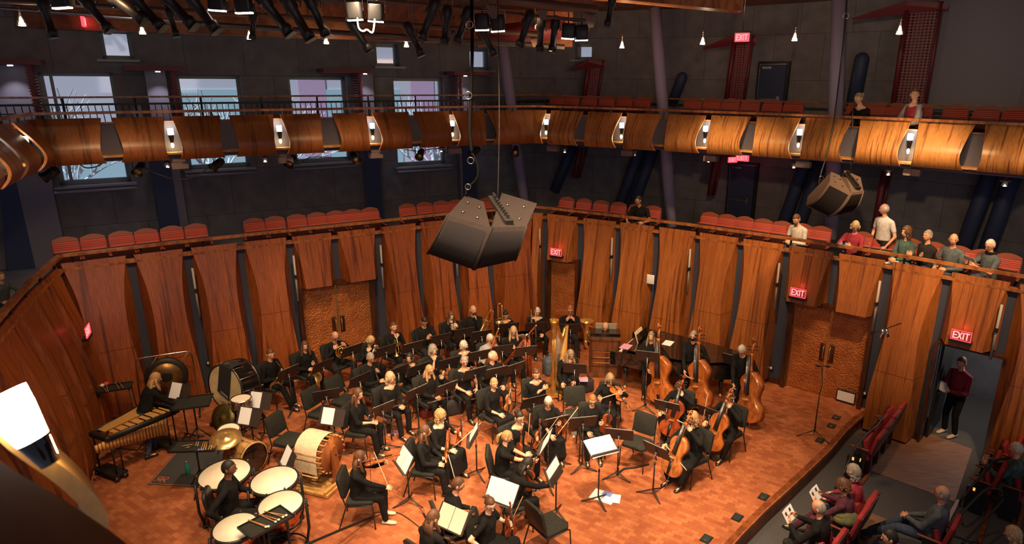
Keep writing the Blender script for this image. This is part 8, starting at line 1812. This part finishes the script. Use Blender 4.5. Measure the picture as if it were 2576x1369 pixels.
# ------------------------------------------------------------------ gallery spectators
def viewer(key, px, py, zf, label, face=None, rot=0, toward=(1400, 1100), stand=False, size=1.0, lean=.05, **kw):
    zh = zf+(1.62 if stand else 1.24)*size; h = P(px, py, zh) if abs(zh-CZ) > 1.2 else None
    if h is None or kw.get('path'):
        pth = kw.pop('path'); s, h = solve(px, py, pth, zh)
    else: kw.pop('path', None)
    t = P(*toward, 0); v = t-h
    if face is None: face = atan2(-v.x, v.y)+radians(rot)
    hd = Vector((-sin(face), cos(face), 0)); off = .035+sin(lean)*.62
    I = person(key, (h.x-hd.x*off*size, h.y-hd.y*off*size, zf), face, label=label, stand=stand, lean=lean, size=size, **kw); INFO[key] = I; return I
G1 = ALL.off(.78); G2 = ALL.off(.80)
viewer('g1', 1609, 497, FL1, 'young man in black T-shirt with white print leaning on the gallery rail', path=G1, pose='forward', hair=('short', 'black'), skin='olive', sleeves='short', head=(-45, -5), lean=.25, legs='denim')
viewer('g2', 2007, 546, FL1, 'bearded young man in pale grey hooded sweatshirt looking down at the rail', path=G1, pose='together', hair=('short', 'brown'), skin='fair', beard=('full', 'brown'), top='pale_shirt', legs='denim', lean=.20, head=(0, -30))
I = viewer('g3', 2152, 556, FL1, 'woman with short blonde hair in red cardigan holding a tablet', path=G1, pose='read', hair=('bob', 'blonde'), female=True, skin='fair', top='red_cloth', glasses=True, head=(35, -25), rot=20)
b = mb('phone'); b.rbox((0, 0, 0), (.25, .18, .012), .01, rot=Matrix.Rotation(.35, 3, 'X')); b.use('screen'); b.box((0, 0, .008), (.22, .15, .003), rot=Matrix.Rotation(.35, 3, 'X')); o = b.build('tablet'); o.matrix_world = LT(I, (0, .46, .84), (0, 0, 1)); tag(o, 'tablet with lit blue screen held by the woman in red cardigan', 'tablet')
viewer('g4', 2229, 512, FL1, 'balding older man standing in short sleeved pale shirt behind the gallery seats', path=ALL.off(1.05), pose='lap', stand=True, hair=('fringe', 'white'), skin='ruddy', top='pale_shirt', sleeves='short', collar='tie' if False else None, legs='charcoal_cloth', size=1.0, hands=((.22, .12, .86), (-.24, .14, .84)), head=(-25, -5))
viewer('g5', 2283, 580, FL1, 'woman with curly dark hair and sunglasses on her head, green striped top', path=G1, pose='together', hair=('curly', 'brown'), female=True, skin='fair', top='green_cloth', head=(-15, 0), legs='pale_shirt', rot=10)
viewer('g6', 2338, 572, FL1, 'grey haired man with folded arms in dark jacket over blue shirt', path=ALL.off(.74), pose='arms_cross', hair=('short', 'grey'), skin='ruddy', top='charcoal_cloth', collar=None, legs='denim', head=(10, 0))
viewer('g7', 2398, 600, FL1, 'older man in blue grey shirt turned toward his neighbour', path=G1, pose='lap', hair=('fringe', 'ash'), skin='ruddy', top='slate_cloth', legs='denim', head=(35, -5), rot=15, lean=.12)
I = viewer('g8', 2497, 598, FL1, 'white haired man in dark vest reading a booklet at the right end', path=G1, pose='read', hair=('short', 'white'), skin='ruddy', glasses=True, top='slate_cloth', sleeves='short', head=(15, -20), collar='scarf', legs='denim')
def booklet(I, loc, label, open_=True, m='paper', rx=55, w=.15):
    b = mb(m); R_ = Matrix.Rotation(radians(rx), 3, 'X')
    for s in (-1, 1): b.box(R_ @ Vector((s*w/2, 0, .0)), (w, .21, .004), rot=R_ @ Matrix.Rotation(s*-.12, 3, 'Y'))
    b.use('ink')
    b.box(R_ @ Vector((-.07, .04, .006)), (.05, .05, .002), rot=R_); b.box(R_ @ Vector((.07, .05, .006)), (.05, .05, .002), rot=R_)
    o = b.build('programme_booklet'); o.matrix_world = LT(I, loc, (0, 0, 1)); return tag(o, label, 'booklet')
booklet(I, (0, .44, .92), 'open programme booklet held by the white haired man at right gallery end', m='paper')
viewer('g9', 2162, 250, FL2, 'young blonde woman in black top leaning on the upper balcony rail', path=ALL.off(.50), pose='together', hair=('bun', 'ash'), female=True, skin='fair', collar='low', head=(-5, -15), lean=.35, size=.95, hands=((.06, .5, .58), (-.06, .5, .58)))
viewer('g10', 2299, 243, FL2, 'woman in dark red V neck and grey cardigan on the upper balcony looking left', path=ALL.off(.55), pose='lap', hair=('bun', 'brown'), female=True, skin='fair', top='red_cloth', collar='low', head=(55, -5), size=1.0)
I = INFO['g10']; c = mb('grey_cloth')
for s, (a, e, w_) in ((1, (I['P3']+Vector((.16, 0, -.02)), I['eR'], I['wR'])), (-1, (I['P3']+Vector((-.16, 0, -.02)), I['eL'], I['wL']))): capsule(c, a, e, .068, .062); capsule(c, e, e.lerp(w_, .85), .062, .048)
torso_loft(c, [(I['P3']*0+Vector((0, -.02, .62)), .18, .12), (Vector((0, -.03, .85)), .18, .10), (I['P3']-Vector((0, .035, .0)), .17, .07)]); c.build('cardigan', I['root'])
viewer('g11', 14, 748, FL1, 'small child with short fair hair resting on the near left gallery rail', face=radians(-115), path=NP.off(.60), pose='forward', hair=('short', 'ash'), skin='fair', size=.72, top='slate_cloth', legs='denim', lean=.3)
# people in the stalls and the doorway
p = P(2387, 1093, -.31)
I = person('door', (p.x, p.y, -.31), atan2(-(K-p).x, (K-p).y)+radians(-8), 'together', 'fair', ('short', 'brown'), 'red_cloth', 'black_cloth', label='man in dark red sweater and pale clogs standing in the open doorway', stand=True, shoe='shoe_pale', head=(5, -12), hands=((.08, .30, 1.06), (-.08, .30, 1.06)), size=1.04); INFO['door'] = I
b = mb('paper'); b.box((0, 0, 0), (.15, .005, .20)); o = b.build('programme_booklet'); o.matrix_world = LT(I, (0, .42, 1.14), (0, 0, 1)); tag(o, 'white sheet held by the man in the doorway', 'booklet')
FS = -.31
SEAT_DIR = atan2(.74, .67)                     # heading of a stalls seat towards the stage
sd_ = Vector((-.74, .67, 0)); rowd = Vector((-.67, -.74, 0))
plush0 = make_seat('red_plush', 'seat_shell', False); NPL = [0]
def stall_seat(px, py, label, z=FS, open_=False, rz=None, zc=.5, group='red stalls seats'):
    q = P(px, py, z+zc); rz = SEAT_DIR if rz is None else rz; NPL[0] += 1
    return tag(place(plush0, (q.x, q.y, z), rz), label, 'seat', group) if NPL[0] == 1 else dup(plush0, (q.x, q.y, z), rz, label, group, 'seat')
for k, (x, y) in enumerate(((2228, 1056), (2212, 1078), (2193, 1103), (2172, 1130))): stall_seat(x, y, 'empty red plush seat in the front stalls row by the wall, %s from the wall' % ORD[k])
for k, (x, y) in enumerate(((2532, 1112), (2515, 1142), (2494, 1176), (2470, 1212))): stall_seat(x, y, 'empty red plush seat in the second stalls row by the railing, %s from the wall' % ORD[k])
def stall_person(key, px, py, label, slab, rz=None, z=FS, **kw):
    size = kw.pop('size', 1.0); rz = SEAT_DIR+radians(kw.pop('rot', 0)) if rz is None else rz; lean = kw.get('lean', .0); h = P(px, py, z+1.24*size); hd = Vector((-sin(rz), cos(rz), 0)); off = (.035+sin(lean)*.62)*size
    loc = (h.x-hd.x*off, h.y-hd.y*off, z); I = person(key, loc, rz, label=label, size=size, **kw); INFO[key] = I; NPL[0] += 1
    dup(plush0, (loc[0]-hd.x*.02, loc[1]-hd.y*.02, z), rz, 'red plush stalls seat under '+slab, 'red stalls seats', 'seat'); return I
stall_person('s1', 2150, 1188, 'woman with curly grey hair in bright red top in the front stalls row', 'the woman in bright red', pose='lap', hair=('curly', 'grey'), female=True, skin='fair', top='red_cloth', legs='denim', head=(0, -10))
I = stall_person('s2', 2128, 1222, 'woman with dark bobbed hair in maroon coat reading a programme', 'the woman in maroon coat', pose='read', hair=('bob', 'brown'), female=True, skin='fair', top='maroon_cloth', legs='maroon_cloth', head=(0, -30), feet=((.05, .75), (-.16, .45)))
booklet(I, (0, .46, .88), 'programme booklet held by the woman in maroon coat')
I = stall_person('s3', 2066, 1278, 'balding man with glasses in black jacket reading a programme', 'the balding man reading', pose='read', hair=('fringe', 'grey'), skin='ruddy', glasses=True, legs='charcoal_cloth', head=(0, -25))
booklet(I, (0, .48, .90), 'large programme booklet held by the balding man in the front row')
stall_person('s4', 2372, 1242, 'bald man with glasses and grey sweater lounging with crossed ankles', 'the lounging man in grey sweater', pose='together', hair=('fringe', 'grey'), skin='ruddy', glasses=True, top='slate_cloth', legs='denim', lean=-.12, head=(0, 5), feet=((.1, .85), (-.02, .90)), size=1.05, shoe='dark_wood')
stall_person('s5', 2243, 1352, 'man with short dark hair at the bottom edge, mostly cut off', 'the man at the bottom edge', pose='lap', hair=('short', 'black'), skin='fair', head=(20, -10), legs='black_cloth')
stall_person('s6', 2560, 1130, 'person in green patterned top at the right edge holding a booklet', 'the person in green at the right edge', pose='read', hair=('short', 'white'), skin='fair', top='green_cloth', legs='olive_cloth', head=(0, -10))
stall_person('s7', 2553, 1345, 'person with fair hair in the lower right corner', 'the person in the lower right corner', pose='lap', hair=('bob', 'blonde'), female=True, skin='fair', top='maroon_cloth', head=(0, -10))
b = mb('olive_cloth'); b.ball((0, 0, 0), (.22, .16, .10), 14, 8); b.ball((.12, .05, -.14), (.13, .09, .20), 12, 8); b.ball((-.05, 0, .06), (.14, .10, .06), 12, 8); o = b.build('folded_coat'); o.location = P(2130, 1305, .45); tag(o, 'olive and grey coat draped over the empty seat beside the balding man', 'coat')
q = P(2105, 1318, .15); dup(plush0, (q.x+.25, q.y+.1, FS), SEAT_DIR, 'empty red stalls seat carrying the olive coat', 'red stalls seats', 'seat')
# row end lamps, black rails and stair trims
for k, (x, y, lab) in enumerate(((2148, 1152, 'front'), (2452, 1228, 'second'))):
    q = P(x, y, .15); r = empty('row_end_lamp', q, SEAT_DIR, 'small orange glowing lamp on the end of the %s stalls row' % lab, 'lamp'); b = mb('black'); b.box((0, 0, -.20), (.08, .22, .44)); b.build('end_panel', r); b = mb('row_glow'); b.box((0.0, -.115, .0), (.035, .012, .06)); b.box((-.045, 0, .0), (.012, .035, .06)); b.build('diffuser', r)
def rails(pts, label, rad=.020): return cable([P(x, y, z) for x, y, z in pts], rad, 'handrail', label, 'black', 'railing')
rails([(2222, 1048, .55), (2205, 1072, .52), (2172, 1100, .5), (2145, 1140, .45), (2120, 1195, .2), (2100, 1230, .0)], 'bent black metal rail along the empty front stalls seats')
rails([(2545, 1150, .6), (2502, 1160, .6), (2480, 1185, .5), (2420, 1255, .3), (2415, 1275, -.2)], 'black metal rail beside the second row seats')
rails([(2388, 1340, -.2), (2395, 1320, .2), (2470, 1240, .55), (2500, 1230, .6), (2524, 1240, .6), (2520, 1262, .3), (2420, 1369, .1)], 'bent black stair rail at the lower right')
rails([(2335, 1369, -.2), (2342, 1342, .3), (2365, 1338, .35), (2440, 1362, .3), (2460, 1362, .3)], 'low black rail at the bottom of the stairs', .018)
for k, (a, c) in enumerate((((2410, 1262), (2366, 1345)), ((2494, 1268), (2462, 1369)), ((2576, 1275), (2550, 1369)), ((2188, 1190), (2150, 1240)))):
    p, q = P(*a, -.30), P(*c, -.30); b = mb('stage_edge_wood'); d = q-p; b.box(((p.x+q.x)/2, (p.y+q.y)/2, -.29), (d.length, .06, .05), rot=Matrix.Rotation(atan2(d.y, d.x), 3, 'Z')); struct(b.build('trim_%d' % (k+1)))
